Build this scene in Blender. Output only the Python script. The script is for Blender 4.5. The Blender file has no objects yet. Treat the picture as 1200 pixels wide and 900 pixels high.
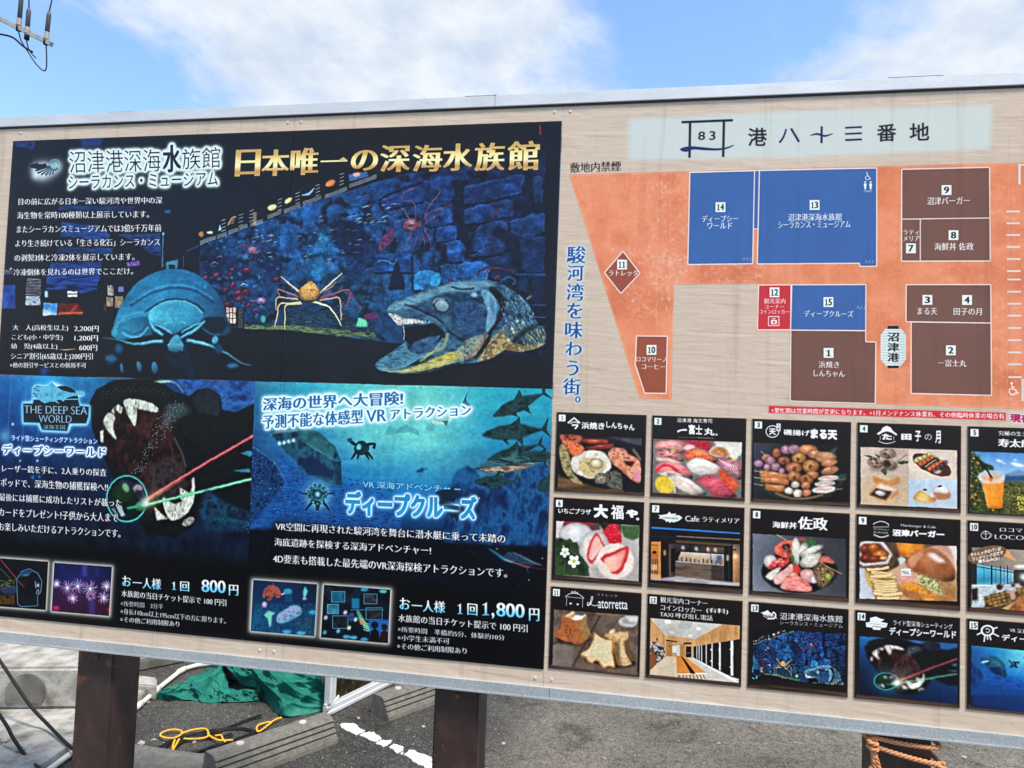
import bpy, bmesh, math, random
import numpy as np
from mathutils import Vector, Matrix

C = bpy.context.scene.collection
scene = bpy.context.scene

# ------------------------------------------------------------------ camera
FPX = 833.264                                   # focal length in 1200-px-wide picture pixels
CAM = np.array([.2474, -2.1001, 1.6087])
def _rot(y, p, r):
    cy, sy, cp, sp = math.cos(y), math.sin(y), math.cos(p), math.sin(p)
    fw = np.array([sy*cp, cy*cp, sp]); rt = np.array([cy, -sy, 0.]); up = np.cross(rt, fw)
    c, s = math.cos(r), math.sin(r)
    return np.array([rt*c + up*s, up*c - rt*s, fw])
RM = _rot(-.1753, .0494, .0366)
cam = bpy.data.cameras.new('camera'); cam.sensor_width = 36; cam.lens = FPX/1200*36
cam.clip_start = .05; cam.clip_end = 3000
co = bpy.data.objects.new('camera', cam); C.objects.link(co)
co.matrix_world = Matrix([list(RM[0]), list(RM[1]), list(-RM[2])]).transposed().to_4x4()
co.location = CAM
scene.camera = co

# ------------------------------------------------------------------ sky, sun, exposure
SUN_EL, SUN_AZ = math.radians(65), math.radians(130)      # azimuth clockwise from +Y
world = bpy.data.worlds.new('World'); scene.world = world; world.use_nodes = True
nt = world.node_tree; nt.nodes.clear()
def N_(tree, kind, **kw):
    n = tree.nodes.new(kind)
    for k, v in kw.items():
        if k.startswith('i_'): n.inputs[k[2:].replace('_', ' ')].default_value = v
        elif k.startswith('n_'): n.inputs[int(k[2:])].default_value = v
        else: setattr(n, k, v)
    return n
out = N_(nt, 'ShaderNodeOutputWorld'); bg = N_(nt, 'ShaderNodeBackground'); bg.inputs[1].default_value = .1
sky = N_(nt, 'ShaderNodeTexSky', sky_type='NISHITA', sun_disc=False, sun_elevation=SUN_EL, sun_rotation=SUN_AZ,
         altitude=10, air_density=1.0, dust_density=.6, ozone_density=1.6)
tc = N_(nt, 'ShaderNodeTexCoord')
sep = N_(nt, 'ShaderNodeSeparateXYZ'); nt.links.new(tc.outputs['Generated'], sep.inputs[0])
zc = N_(nt, 'ShaderNodeMath', operation='MAXIMUM', n_1=.0); nt.links.new(sep.outputs[2], zc.inputs[0])
zd = N_(nt, 'ShaderNodeMath', operation='ADD', n_1=.18); nt.links.new(zc.outputs[0], zd.inputs[0])
dx = N_(nt, 'ShaderNodeMath', operation='DIVIDE'); dy = N_(nt, 'ShaderNodeMath', operation='DIVIDE')
for d, k in ((dx, 0), (dy, 1)):
    nt.links.new(sep.outputs[k], d.inputs[0]); nt.links.new(zd.outputs[0], d.inputs[1])
cmb = N_(nt, 'ShaderNodeCombineXYZ'); nt.links.new(dx.outputs[0], cmb.inputs[0]); nt.links.new(dy.outputs[0], cmb.inputs[1])
mp = N_(nt, 'ShaderNodeMapping'); mp.inputs['Location'].default_value = (1.37, .62, 0); mp.inputs['Scale'].default_value = (1.0, .8, 1)
nt.links.new(cmb.outputs[0], mp.inputs[0])
n1 = N_(nt, 'ShaderNodeTexNoise', i_Scale=3.0, i_Detail=9.0, i_Roughness=.62, i_Distortion=.4); nt.links.new(mp.outputs[0], n1.inputs['Vector'])
# cloud banks: long bands drifting away from the viewer, their edges torn by noise
nb = N_(nt, 'ShaderNodeTexNoise', i_Scale=2.2, i_Detail=7.0, i_Roughness=.62); nt.links.new(mp.outputs[0], nb.inputs['Vector'])
ub = N_(nt, 'ShaderNodeMath', operation='MULTIPLY_ADD', n_1=.55); nt.links.new(nb.outputs['Fac'], ub.inputs[0]); nt.links.new(dx.outputs[0], ub.inputs[2])
um = N_(nt, 'ShaderNodeMapRange', n_1=-1.725, n_2=2.275); nt.links.new(ub.outputs[0], um.inputs[0])      # u = -2 .. 2 after the noise mean
bank = N_(nt, 'ShaderNodeValToRGB'); be = bank.color_ramp.elements
for k_, (p_, v_) in enumerate(((.12, .55), (.17, .22), (.235, .30), (.29, .62), (.41, .66), (.455, .46), (.49, .30), (.575, .30), (.625, .66), (.8, .5))):
    if k_ >= len(be): be.new(p_)
    be[k_].position = p_; be[k_].color = (v_, v_, v_, 1)
nt.links.new(um.outputs[0], bank.inputs[0])
sm = N_(nt, 'ShaderNodeMath', operation='ADD'); nt.links.new(n1.outputs['Fac'], sm.inputs[0]); nt.links.new(bank.outputs[0], sm.inputs[1])
r1 = N_(nt, 'ShaderNodeMapRange', n_1=.80, n_2=1.16); r1.interpolation_type = 'SMOOTHSTEP'; nt.links.new(sm.outputs[0], r1.inputs[0])
n2 = N_(nt, 'ShaderNodeTexNoise', i_Scale=7., i_Detail=8.0, i_Roughness=.6); nt.links.new(mp.outputs[0], n2.inputs['Vector'])
r2 = N_(nt, 'ShaderNodeValToRGB'); r2.color_ramp.elements[0].position = .34; r2.color_ramp.elements[1].position = .62
r2.color_ramp.elements[0].color = (3.9, 4.6, 5.6, 1); r2.color_ramp.elements[1].color = (5.5, 5.8, 6.2, 1)
nt.links.new(n2.outputs['Fac'], r2.inputs[0])
boost = N_(nt, 'ShaderNodeMixRGB', blend_type='MULTIPLY'); boost.inputs[0].default_value = 1; boost.inputs[2].default_value = (1.62, 1.80, 1.95, 1)
nt.links.new(sky.outputs[0], boost.inputs[1])
mix = N_(nt, 'ShaderNodeMixRGB'); nt.links.new(r1.outputs[0], mix.inputs[0]); nt.links.new(boost.outputs[0], mix.inputs[1]); nt.links.new(r2.outputs[0], mix.inputs[2])
nt.links.new(mix.outputs[0], bg.inputs[0]); nt.links.new(bg.outputs[0], out.inputs[0])

sl = bpy.data.lights.new('sun', 'SUN'); sl.energy = 4.0; sl.angle = math.radians(9); sl.color = (1, .92, .82)
so = bpy.data.objects.new('sun', sl); C.objects.link(so)
sd = Vector((math.sin(SUN_AZ)*math.cos(SUN_EL), math.cos(SUN_AZ)*math.cos(SUN_EL), math.sin(SUN_EL)))
so.rotation_euler = sd.to_track_quat('Z', 'Y').to_euler(); so.location = (0, -6, 12)
scene.view_settings.view_transform = 'Standard'; scene.view_settings.look = 'None'
scene.view_settings.exposure = .7; scene.view_settings.gamma = 1

# a ray through a picture point, cut with the plane y=Y (upright) or z=Z (level)
def ray(px, py): return RM.T @ np.array([(px-600)/FPX, -(py-450)/FPX, 1.])
def atY(px, py, Y=0.):
    d = ray(px, py); return CAM + d*(Y-CAM[1])/d[1]
def atZ(px, py, Z=0.):
    d = ray(px, py); return CAM + d*(Z-CAM[2])/d[2]

# ------------------------------------------------------------------ the flat print: a small painter
BX0, BX1, BZ0, BZ1, PPM = -2.05, 1.58, .8, 2.6, 800
CW, CH = int((BX1-BX0)*PPM), int((BZ1-BZ0)*PPM)
IMG = np.zeros((CH, CW, 3), np.float32); ALP = np.zeros((CH, CW), np.float32)
CLIP = None
CTX = (0., 0., 1., 1.)
RS = np.random.RandomState(7)
def Z(ox=0., oy=0., s=1., sy=None):
    global CTX; CTX = (ox, oy, s, sy or s)
def P(pts):
    a = np.asarray(pts, float).reshape(-1, 2)/np.array(CTX[2:4]) + np.array(CTX[:2])
    d = np.stack([(a[:, 0]-600)/FPX, -(a[:, 1]-450)/FPX, np.ones(len(a))], 1) @ RM
    t = -CAM[1]/d[:, 1]
    return np.stack([(CAM[0]+d[:, 0]*t-BX0)*PPM, (BZ1-CAM[2]-d[:, 2]*t)*PPM], 1)
def UNIT():   # canvas px per context px near the middle of the context
    return PPM/397./CTX[2]
def coverage(cs, pad=0):
    """non-zero winding coverage of closed contours (canvas px) -> mask, y0, x0"""
    allp = np.concatenate(cs)
    x0 = max(0, int(math.floor(allp[:, 0].min()))-1-pad); x1 = min(CW, int(math.ceil(allp[:, 0].max()))+2+pad)
    y0 = max(0, int(math.floor(allp[:, 1].min()))-1-pad); y1 = min(CH, int(math.ceil(allp[:, 1].max()))+2+pad)
    w, h = x1-x0, y1-y0
    if w <= 0 or h <= 0: return None
    SS = 4 if h < 500 else 2
    A = np.concatenate([c for c in cs]); B = np.concatenate([np.roll(c, -1, 0) for c in cs])
    R = h*SS; ys = y0 + (np.arange(R)+.5)/SS
    m = np.zeros((R, w), np.float32); cols = np.arange(w, dtype=np.float32)+x0
    dirn = np.where(B[:, 1] > A[:, 1], 1, -1)
    lo = np.minimum(A[:, 1], B[:, 1]); hi = np.maximum(A[:, 1], B[:, 1])
    keep = hi > lo; A, B, dirn, lo, hi = A[keep], B[keep], dirn[keep], lo[keep], hi[keep]
    if len(A) == 0: return None
    slope = (B[:, 0]-A[:, 0])/(B[:, 1]-A[:, 1])
    CHK = max(1, int(3e6/max(len(A), w)))
    for r0 in range(0, R, CHK):
        yy = ys[r0:r0+CHK]
        X = A[:, 0, None]+slope[:, None]*(yy[None]-A[:, 1, None])
        act = (yy[None] >= lo[:, None]) & (yy[None] < hi[:, None])
        X = np.where(act, X, 1e9); D = np.where(act, dirn[:, None], 0)
        o = np.argsort(X, 0); X = np.take_along_axis(X, o, 0); D = np.take_along_axis(D, o, 0)
        n = int(act.sum(0).max()); wn = np.cumsum(D, 0)
        for k in range(n-1):
            on = (wn[k] != 0) & (X[k+1] < 1e8)
            if not on.any(): continue
            i = np.nonzero(on)[0]
            a = X[k][i][:, None]; b = X[k+1][i][:, None]
            m[r0+i] += np.clip(b-cols, 0, 1)-np.clip(a-cols, 0, 1)
    m = m.reshape(h, SS, w).mean(1)
    return np.clip(m, 0, 1), y0, x0
def box1(m, r, ax):
    k = 2*r+1
    p = np.pad(m, [(r+1, r) if i == ax else (0, 0) for i in range(m.ndim)], mode='edge')
    c = np.cumsum(p, ax, dtype=np.float64)
    return ((c[k:]-c[:-k]) if ax == 0 else (c[:, k:]-c[:, :-k])).astype(np.float32)/k
def blur(m, r):
    r = max(1, int(round(r/1.7)))
    for _ in range(3): m = box1(box1(m, r, 0), r, 1)
    return m
def noise(h, w, cell, ax=1., ay=1., octv=4, seed=0, y0=0, x0=0, ridge=False):
    rs = np.random.RandomState(seed); o = np.zeros((h, w), np.float32); amp = 1; tot = 0
    for k in range(octv):
        cx, cy = max(1.2, cell*ax/2**k), max(1.2, cell*ay/2**k)
        g = rs.rand(int(h/cy)+3, int(w/cx)+3).astype(np.float32)*2-1
        y = np.arange(h)/cy; x = np.arange(w)/cx
        yi = y.astype(int); xi = x.astype(int); fy = (y-yi)[:, None]; fx = (x-xi)[None]
        fy = fy*fy*(3-2*fy); fx = fx*fx*(3-2*fx)
        v = (g[yi][:, xi]*(1-fx)+g[yi][:, xi+1]*fx)*(1-fy)+(g[yi+1][:, xi]*(1-fx)+g[yi+1][:, xi+1]*fx)*fy
        if ridge: v = 1-2*np.abs(v)
        o += (v*amp).astype(np.float32); tot += amp; amp *= .55
    return o/tot
_sd = [0]
def _c(c): return np.array(c, np.float32)/255.
def N(cols, cell=12, ax=1., ay=1., octv=4, gain=1.6, ridge=False, seed=None):
    """colour field: noise through a list of colours"""
    cc = np.array(cols, np.float32)/255.
    _sd[0] += 1; sd_ = seed if seed is not None else _sd[0]
    def f(h, w, y0, x0):
        v = np.clip(noise(h, w, cell, ax, ay, octv, sd_, ridge=ridge)*gain*.5+.5, 0, .999)*(len(cc)-1)
        i = v.astype(int); t = (v-i)[..., None]
        return cc[i]*(1-t)+cc[np.minimum(i+1, len(cc)-1)]*t
    return f
def G(*rows):
    """vertical gradient (list of colours) or, for pairs, a bilinear field"""
    def f(h, w, y0, x0):
        a = np.array([r if isinstance(r[0], (tuple, list)) else (r, r) for r in rows], np.float32)/255.
        t = np.linspace(0, len(a)-1.001, h); i = t.astype(int); t = (t-i)[:, None, None]
        rw = a[i]*(1-t)+a[i+1]*t                       # h,k,3
        k = rw.shape[1]; s = np.linspace(0, k-1.001, w); j = s.astype(int); s = (s-j)[None, :, None]
        return rw[:, j]*(1-s)+rw[:, j+1]*s
    return f
def setclip(pts=None, soft=0):
    global CLIP
    if pts is None: CLIP = None; return
    r = coverage([P(pts)])
    CLIP = np.zeros((CH, CW), np.float32)
    m, y0, x0 = r; CLIP[y0:y0+m.shape[0], x0:x0+m.shape[1]] = m
    if soft: CLIP = blur(CLIP, soft)
def clip_print(pts, within=None):    # the same, in plain picture units whatever the context
    global CTX
    k = CTX; Z(); setclip(pts); CTX = k
def blend(m, y0, x0, col, a=1., mode=0, tex=0., ball=None, box=None):
    h, w = m.shape; m = m*a
    if CLIP is not None: m = m*CLIP[y0:y0+h, x0:x0+w]
    c = col(h, w, y0, x0) if callable(col) else np.broadcast_to(_c(col), (h, w, 3)).copy()
    if tex:
        _sd[0] += 1
        c = c*(1+tex*noise(h, w, 7, seed=_sd[0], octv=3)[..., None])
    if ball:
        lx, ly, amt, edge = ball
        bx0, bx1, by0, by1 = box
        X = ((np.arange(w)+x0)-(bx0+bx1)/2)/max(1, (bx1-bx0)/2); Y = ((np.arange(h)+y0)-(by0+by1)/2)/max(1, (by1-by0)/2)
        X, Y = X[None], Y[:, None]
        c = c*np.clip(1+amt*(X*lx+Y*ly)-edge*np.clip(X*X+Y*Y, 0, 1.4)**2, 0, 3)[..., None]
        hl = np.exp(-((X-lx*.5)**2+(Y-ly*.5)**2)/.06)*amt*.5
        c = c+hl[..., None]
    S = IMG[y0:y0+h, x0:x0+w]; m3 = m[..., None]
    if mode == 0:
        A = ALP[y0:y0+h, x0:x0+w]; oa = m+A*(1-m)
        S[...] = (np.clip(c, 0, 1)*m3+S*(A*(1-m))[..., None])/np.maximum(oa, 1e-5)[..., None]
        ALP[y0:y0+h, x0:x0+w] = oa
    elif mode == 1: S[...] = 1-(1-S)*(1-np.clip(c, 0, 1)*m3)      # screen
    else: S[...] = S*(1-m3)+S*c*m3                                # multiply
def catmull(p, n=6, closed=True):
    p = np.asarray(p, float); o = []
    L = len(p); rng = range(L) if closed else range(L-1)
    for i in rng:
        a, b, c, d = (p[(i-1) % L], p[i], p[(i+1) % L], p[(i+2) % L]) if closed else (p[max(i-1, 0)], p[i], p[i+1], p[min(i+2, L-1)])
        for t in np.arange(n)/n:
            o.append(.5*((2*b)+(c-a)*t+(2*a-5*b+4*c-d)*t*t+(3*b-a-3*c+d)*t**3))
    if not closed: o.append(p[-1])
    return np.array(o)
def poly(pts, col, a=1., soft=0., sm=False, mode=0, tex=0., ball=None):
    p = np.asarray(pts, float).reshape(-1, 2)
    if sm: p = catmull(p)
    q = P(p); sp = soft*UNIT()
    r = coverage([q], pad=int(sp*2.2)+1 if soft else 0)
    if r is None: return
    m, y0, x0 = r
    if soft and sp > .4: m = blur(m, sp)
    blend(m, y0, x0, col, a, mode, tex, ball, (q[:, 0].min(), q[:, 0].max(), q[:, 1].min(), q[:, 1].max()))
def ell(cx, cy, rx, ry, col, rot=0, **k):
    t = np.linspace(0, 2*math.pi, 32, endpoint=False); c, s = math.cos(math.radians(rot)), math.sin(math.radians(rot))
    x, y = rx*np.cos(t), ry*np.sin(t)
    poly(np.stack([cx+x*c-y*s, cy+x*s+y*c], 1), col, **k)
def rect(x0, y0, x1, y1, col, **k): poly([(x0, y0), (x1, y0), (x1, y1), (x0, y1)], col, **k)
def line(pts, w, col, sm=True, taper=None, **k):
    p = np.asarray(pts, float).reshape(-1, 2)
    if sm and len(p) > 2: p = catmull(p, 6, False)
    d = np.gradient(p, axis=0); d /= np.maximum(np.linalg.norm(d, axis=1, keepdims=True), 1e-6)
    n = np.stack([-d[:, 1], d[:, 0]], 1); W = np.full(len(p), w/2.)
    if taper: W = w/2.*np.interp(np.linspace(0, 1, len(p)), np.linspace(0, 1, len(taper)), taper)
    n = n*W[:, None]
    poly(np.concatenate([p+n, (p-n)[::-1]]), col, **k)
def spot(x, y, r, col, a=1., mode=1, ry=None):
    q = P([(x, y)])[0]; R = r*UNIT(); Ry = (ry or r)*UNIT()
    x0, x1 = max(0, int(q[0]-2.6*R)), min(CW, int(q[0]+2.6*R)+1); y0, y1 = max(0, int(q[1]-2.6*Ry)), min(CH, int(q[1]+2.6*Ry)+1)
    if x1 <= x0 or y1 <= y0: return
    X = (np.arange(x0, x1)-q[0])/R; Y = (np.arange(y0, y1)-q[1])/Ry
    blend(np.exp(-(X[None]**2+Y[:, None]**2)).astype(np.float32), y0, x0, col, a, mode)
def scatter(n, box, f, seed=1):
    r = random.Random(seed)
    for _ in range(n): f(r.uniform(box[0], box[2]), r.uniform(box[1], box[3]), r)

# lettering: outlines from Blender's own built-in font, reshaped stroke by stroke
_fc = {}
def outlines(s, serif=0., bold=0.):
    key = (s, serif, bold)
    if key in _fc: return _fc[key]
    cu = bpy.data.curves.new('lettering', 'FONT'); cu.body = s
    o = bpy.data.objects.new('lettering', cu); C.objects.link(o)
    bpy.context.view_layer.update()
    oc = o.to_curve(bpy.context.evaluated_depsgraph_get()); res = []
    for sp in oc.splines:
        bp = sp.bezier_points; pts = []
        if len(bp) == 0:
            res.append(np.array([(p.co[0], p.co[1]) for p in sp.points])); continue
        L = len(bp)
        for i in range(L):
            a, b = bp[i], bp[(i+1) % L]
            p0, p1, p2, p3 = [np.array(v[:2]) for v in (a.co, a.handle_right, b.handle_left, b.co)]
            ch = np.linalg.norm(p3-p0)
            if ch < 1e-6: continue
            dev = abs(np.cross(p3-p0, p1-p0))/ch + abs(np.cross(p3-p0, p2-p0))/ch
            k = 1 if dev < .004 else 4
            for t in np.arange(k)/k: pts.append((1-t)**3*p0+3*(1-t)**2*t*p1+3*(1-t)*t*t*p2+t**3*p3)
        if len(pts) > 2: res.append(np.array(pts))
    o.to_curve_clear(); bpy.data.objects.remove(o); bpy.data.curves.remove(cu)
    if serif or bold:
        area = sum(float(np.sum(c[:, 0]*np.roll(c[:, 1], -1)-np.roll(c[:, 0], -1)*c[:, 1])) for c in res)
        sg = 1 if area > 0 else -1; o2 = []
        for c in res:
            e = np.roll(c, -1, 0)-c; l = np.maximum(np.linalg.norm(e, axis=1, keepdims=True), 1e-9)
            n = np.stack([e[:, 1], -e[:, 0]], 1)/l*sg; pn = np.roll(n, 1, 0)
            nx = np.where(abs(n[:, 0]) > abs(pn[:, 0]), n[:, 0], pn[:, 0]); ny = np.where(abs(n[:, 1]) > abs(pn[:, 1]), n[:, 1], pn[:, 1])
            o2.append(c+np.stack([nx*(bold+serif*.6), ny*(bold-serif)], 1))
        res = o2
    _fc[key] = res
    return res
def text(s, tl, br, col, tr=None, serif=0., bold=0., glow=None, a=1., shadow=None, skew=0.):
    cs = outlines(s, serif, bold)
    if not cs: return
    al = np.concatenate(cs); mn, mx = al.min(0), al.max(0)
    A, B = P([tl])[0], P([br])[0]
    if tr is None: ex, ey = np.array([B[0]-A[0], 0.]), np.array([0., B[1]-A[1]])
    else:
        T = P([tr])[0]; ex = T-A; ey = B-T
    cc = []
    for c in cs:
        u = (c-mn)/(mx-mn)
        if skew: u[:, 0] += (u[:, 1]-.5)*skew
        cc.append(A+u[:, :1]*ex+(1-u[:, 1:])*ey)
    pad = 2
    if glow: pad = int(max(g[1] for g in glow)*UNIT()*2.6)+4
    r = coverage(cc, pad)
    if r is None: return
    m, y0, x0 = r
    if glow:
        for gc, gr, gs in glow:
            g = np.clip(blur(m, gr*UNIT())*gs, 0, 1); blend(g, y0, x0, gc)
    blend(m, y0, x0, col, a)
MIN = .016     # stroke contrast of the book-style lettering
def mtext(s, tl, br, col=(236, 240, 244), b=0.013, **k): text(s, tl, br, col, serif=MIN, bold=b, **k)

def one(tl, br, col):                # a book-style figure 1
    (x0, y0), (x1, y1) = tl, br; w, h = x1-x0, y1-y0
    m = lambda u, v: (x0+u*w, y0+v*h)
    poly([m(.36, .13), m(.66, 0), m(.68, .9), m(1, .95), m(1, 1), m(.02, 1), m(.02, .95), m(.36, .9), m(.36, .22), m(.05, .26), m(.05, .2)], col)
def figures(s, tl, br, col):         # a small box number
    (x0, y0), (x1, y1) = tl, br
    if s == '1': one((x0-(x1-x0)*.15, y0), (x1+(x1-x0)*.15, y1), col)
    elif s[0] == '1':
        w = (x1-x0); one((x0, y0), (x0+w*.42, y1), col)
        if s[1] == '1': one((x0+w*.52, y0), (x0+w*.94, y1), col)
        else: mtext(s[1], (x0+w*.5, y0), (x1, y1), col, b=.022)
    else: mtext(s, tl, br, col, b=.022)

def organic(mask=None, amp=2.4, cell=14, fine=.9, detail=.22, clarity=.5, mul=(1, 1, 1), gam=1., sat=1., seed=5):
    """make drawn shapes read as a photographic print: ragged edges, fine tonal detail, local contrast, a colour grade"""
    m = CLIP if mask is None else mask
    ys, xs = np.nonzero(m.max(1) > .01)[0], np.nonzero(m.max(0) > .01)[0]
    y0, y1, x0, x1 = ys[0], ys[-1]+1, xs[0], xs[-1]+1; h, w = y1-y0, x1-x0
    dy = noise(h, w, cell, octv=3, seed=seed)*amp*2+noise(h, w, 4, octv=2, seed=seed+1)*fine; dx_ = noise(h, w, cell, octv=3, seed=seed+2)*amp*2+noise(h, w, 4, octv=2, seed=seed+3)*fine
    S = IMG[y0:y1, x0:x1]
    yy = np.clip(np.arange(h)[:, None]+dy, 0, h-1.01); xx = np.clip(np.arange(w)[None]+dx_, 0, w-1.01)
    a, b = yy.astype(int), xx.astype(int); fy, fx = (yy-a)[..., None], (xx-b)[..., None]
    T = (S[a, b]*(1-fx)+S[a, b+1]*fx)*(1-fy)+(S[a+1, b]*(1-fx)+S[a+1, b+1]*fx)*fy
    L = T.mean(2); loc = L-blur(L.astype(np.float32), 16)
    k = 1+detail*noise(h, w, 9, octv=4, seed=seed+4)+detail*.7*noise(h, w, 26, octv=3, seed=seed+6)+detail*.6*noise(h, w, 3.2, octv=1, seed=seed+5)
    T = T*k[..., None]+(loc*clarity)[..., None]
    T = np.clip(T, 0, 1)**gam*np.array(mul, np.float32); L = T.mean(2, keepdims=True); T = np.clip(L+(T-L)*sat, 0, 1)
    mm = m[y0:y1, x0:x1, None]; IMG[y0:y1, x0:x1] = S*(1-mm)+T*mm

# ------------------------------------------------------------------ poster 1: the aquarium
W_ = (236, 240, 242)
def poster_aquarium():
    Z()
    P1 = [(15.6, 165.4), (658.6, 141.9), (647.8, 455.8), (-2.4, 439.2)]
    poly(P1, N([(12, 14, 23), (19, 22, 34)], 90, gain=1.2))
    clip_print(P1)
    # dim room on the left: blue cases and lit panels behind the lettering
    Z(0, 220, 6)
    poly([(420, 125), (960, 130), (930, 165), (410, 160)], N([(14, 30, 75), (22, 62, 135)], 14, 3, .7), soft=8)
    poly([(440, 240), (650, 265), (780, 330), (760, 380), (500, 350), (420, 340)], N([(12, 26, 66), (26, 70, 150), (12, 26, 66)], 12, 3, .6), soft=6)
    poly([(410, 420), (800, 425), (790, 470), (400, 460)], N([(10, 22, 60), (22, 66, 140)], 12, 3, .6), soft=6)
    poly([(360, 530), (720, 520), (700, 660), (330, 665)], N([(10, 24, 66), (24, 64, 150), (14, 30, 80)], 12, 3, .6), soft=4)
    poly([(820, 330), (1130, 320), (1140, 480), (1060, 470), (960, 380)], N([(14, 20, 50), (28, 60, 130), (14, 20, 40)], 14, 2, .6), soft=5)
    poly([(890, 525), (980, 515), (990, 545), (900, 555)], N([(60, 40, 120), (150, 90, 190)], 6), soft=4)
    line([(1150, 330), (1148, 560)], 5, (70, 130, 170)); spot(1151, 324, 9, (120, 230, 200), 1)
    poly([(1165, 160), (1200, 155), (1200, 185), (1160, 180)], (24, 70, 160), soft=3)
    spot(78, 570, 12, (230, 190, 180), .9, 0)
    rect(30, 582, 95, 608, N([(150, 40, 60), (60, 60, 110), (160, 150, 170)], 5), soft=2)
    Z(0, 130, 3.53)
    poly([(60, 130), (150, 125), (140, 160), (70, 150)], N([(14, 20, 50), (30, 56, 140)], 8), soft=4)
    poly([(330, 110), (430, 108), (420, 145), (340, 150)], (26, 48, 110), soft=8)
    Z(0, 310, 6.667)
    rect(20, 160, 125, 345, N([(18, 44, 120), (34, 84, 180)], 20), soft=4)
    for k in range(11):
        y = 112+k*12; poly([(215-k*1.2, y), (325, y+6), (325, y+11), (215-k*1.2, y+5)], N([(200, 190, 200), (110, 90, 120)], 8, 3, 1), a=.9)
    rect(205, 248, 318, 320, N([(120, 130, 160), (190, 190, 200), (60, 70, 110)], 8, 2, .7), soft=1)
    poly([(370, 95), (780, 90), (760, 200), (640, 230), (560, 190), (365, 200)], N([(8, 18, 60), (24, 70, 160), (10, 24, 70)], 26, 3, .6), soft=3)
    line([(420, 150), (540, 110), (700, 100)], 9, (8, 12, 28), a=.8)
    rect(355, 208, 380, 258, (150, 190, 230), soft=2); rect(530, 210, 608, 255, (210, 205, 200), soft=1); rect(535, 228, 604, 236, (40, 40, 50))
    poly([(345, 298), (455, 305), (448, 395), (340, 400)], N([(30, 110, 200), (60, 150, 220), (160, 170, 190)], 12), soft=1)
    poly([(340, 350), (400, 360), (420, 390), (340, 400)], N([(160, 170, 190), (220, 210, 210)], 8), soft=2)
    poly([(462, 305), (610, 300), (655, 375), (650, 390), (452, 395)], N([(60, 10, 8), (120, 26, 14), (40, 8, 8)], 12), soft=2)
    line([(455, 388), (520, 380), (650, 382)], 14, (240, 90, 30), soft=2); line([(560, 370), (600, 330), (610, 310)], 16, (230, 60, 26), soft=4, taper=(1, .3))
    rect(845, 165, 890, 245, N([(60, 50, 50), (190, 170, 160), (40, 36, 44)], 6), soft=1); rect(835, 258, 888, 330, N([(110, 90, 80), (180, 150, 120)], 10), soft=1)
    rect(928, 175, 970, 215, N([(40, 90, 190), (60, 120, 210)], 8)); ell(945, 190, 14, 8, (230, 60, 90), soft=2)
    rect(903, 248, 965, 338, N([(120, 90, 70), (190, 150, 110)], 10), soft=1); rect(815, 300, 835, 365, (80, 44, 30), soft=4)
    spot(350, 835, 45, (24, 50, 130), .9)
    spot(870, 740, 45, (14, 80, 130), .7); spot(930, 660, 34, (16, 80, 130), .7)
    # the big tank
    Z()
    tank = [(234, 286), (300, 262), (380, 232), (470, 205), (560, 192), (640, 172), (637, 418), (545, 412), (460, 402), (340, 387), (262, 385), (234, 384)]
    def crack(h, w, y0, x0):
        v = noise(h, w, 62, 1, .8, 5, 11, ridge=True); u = noise(h, w, 30, 1, 1, 4, 12)
        b = G([(16, 40, 105), (22, 74, 165), (18, 70, 160), (22, 52, 130), (22, 40, 92)], [(20, 66, 140), (32, 110, 205), (24, 110, 205), (24, 62, 140), (18, 36, 84)],
              [(20, 60, 120), (30, 96, 180), (30, 120, 200), (24, 90, 170), (16, 38, 86)], [(14, 34, 70), (18, 60, 110), (22, 70, 130), (18, 70, 130), (14, 34, 70)])(h, w, y0, x0)
        k = np.clip(.8-.6*np.clip(v-.34, 0, 1)*2+.35*u, .35, 1.25)
        return b*k[..., None]
    poly(tank, crack)
    setclip(tank)
    # layered rock on the right (context of the enlarged crop)
    Z(380, 170, 4.2857)
    rock = [
     ([(700, 215), (900, 170), (1000, 150), (995, 210), (990, 245), (850, 280), (700, 300)], (22, 58, 128)),
     ([(1045, 170), (1090, 165), (1090, 310), (1050, 290)], (24, 50, 100)),
     ([(700, 330), (860, 290), (940, 290), (940, 360), (840, 385), (700, 400)], (24, 62, 132)),
     ([(760, 440), (800, 400), (930, 395), (950, 520), (840, 560), (710, 560)], (28, 60, 124)),
     ([(930, 390), (1000, 365), (1100, 345), (1100, 440), (1000, 470), (940, 440)], (26, 60, 124)),
     ([(980, 480), (1110, 470), (1115, 640), (990, 640)], (20, 50, 112)),
     ([(660, 600), (800, 590), (830, 640), (800, 690), (660, 690)], (26, 96, 180)),
     ([(580, 610), (655, 600), (655, 700), (590, 700)], (24, 90, 168)),
     ([(450, 650), (500, 636), (575, 640), (585, 700), (580, 729), (450, 729)], (34, 130, 205)),
     ([(500, 350), (600, 320), (650, 350), (640, 400), (520, 410)], (24, 70, 145)),
     ([(560, 420), (660, 410), (660, 480), (560, 490)], (22, 72, 150)),
     ([(610, 500), (700, 485), (700, 590), (620, 590)], (24, 78, 158)),
     ([(250, 560), (340, 550), (400, 545), (440, 560), (440, 640), (380, 640), (250, 640)], (20, 72, 150)),
     ([(500, 190), (640, 160), (640, 260), (600, 300), (500, 290), (440, 300), (300, 330), (300, 260)], (20, 58, 130))]
    for pts, c in rock:
        poly(pts, N([tuple(int(v*.72) for v in c), c, tuple(min(255, int(v*1.35)) for v in c)], 16, 1.6, 1, 4), soft=5, sm=True)
        line(pts[:len(pts)//2+1], 6, tuple(min(255, int(v*1.5)) for v in c), soft=4, a=.55)
        line(pts[len(pts)//2:]+[pts[0]], 9, (8, 18, 44), soft=4, a=.8)
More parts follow.
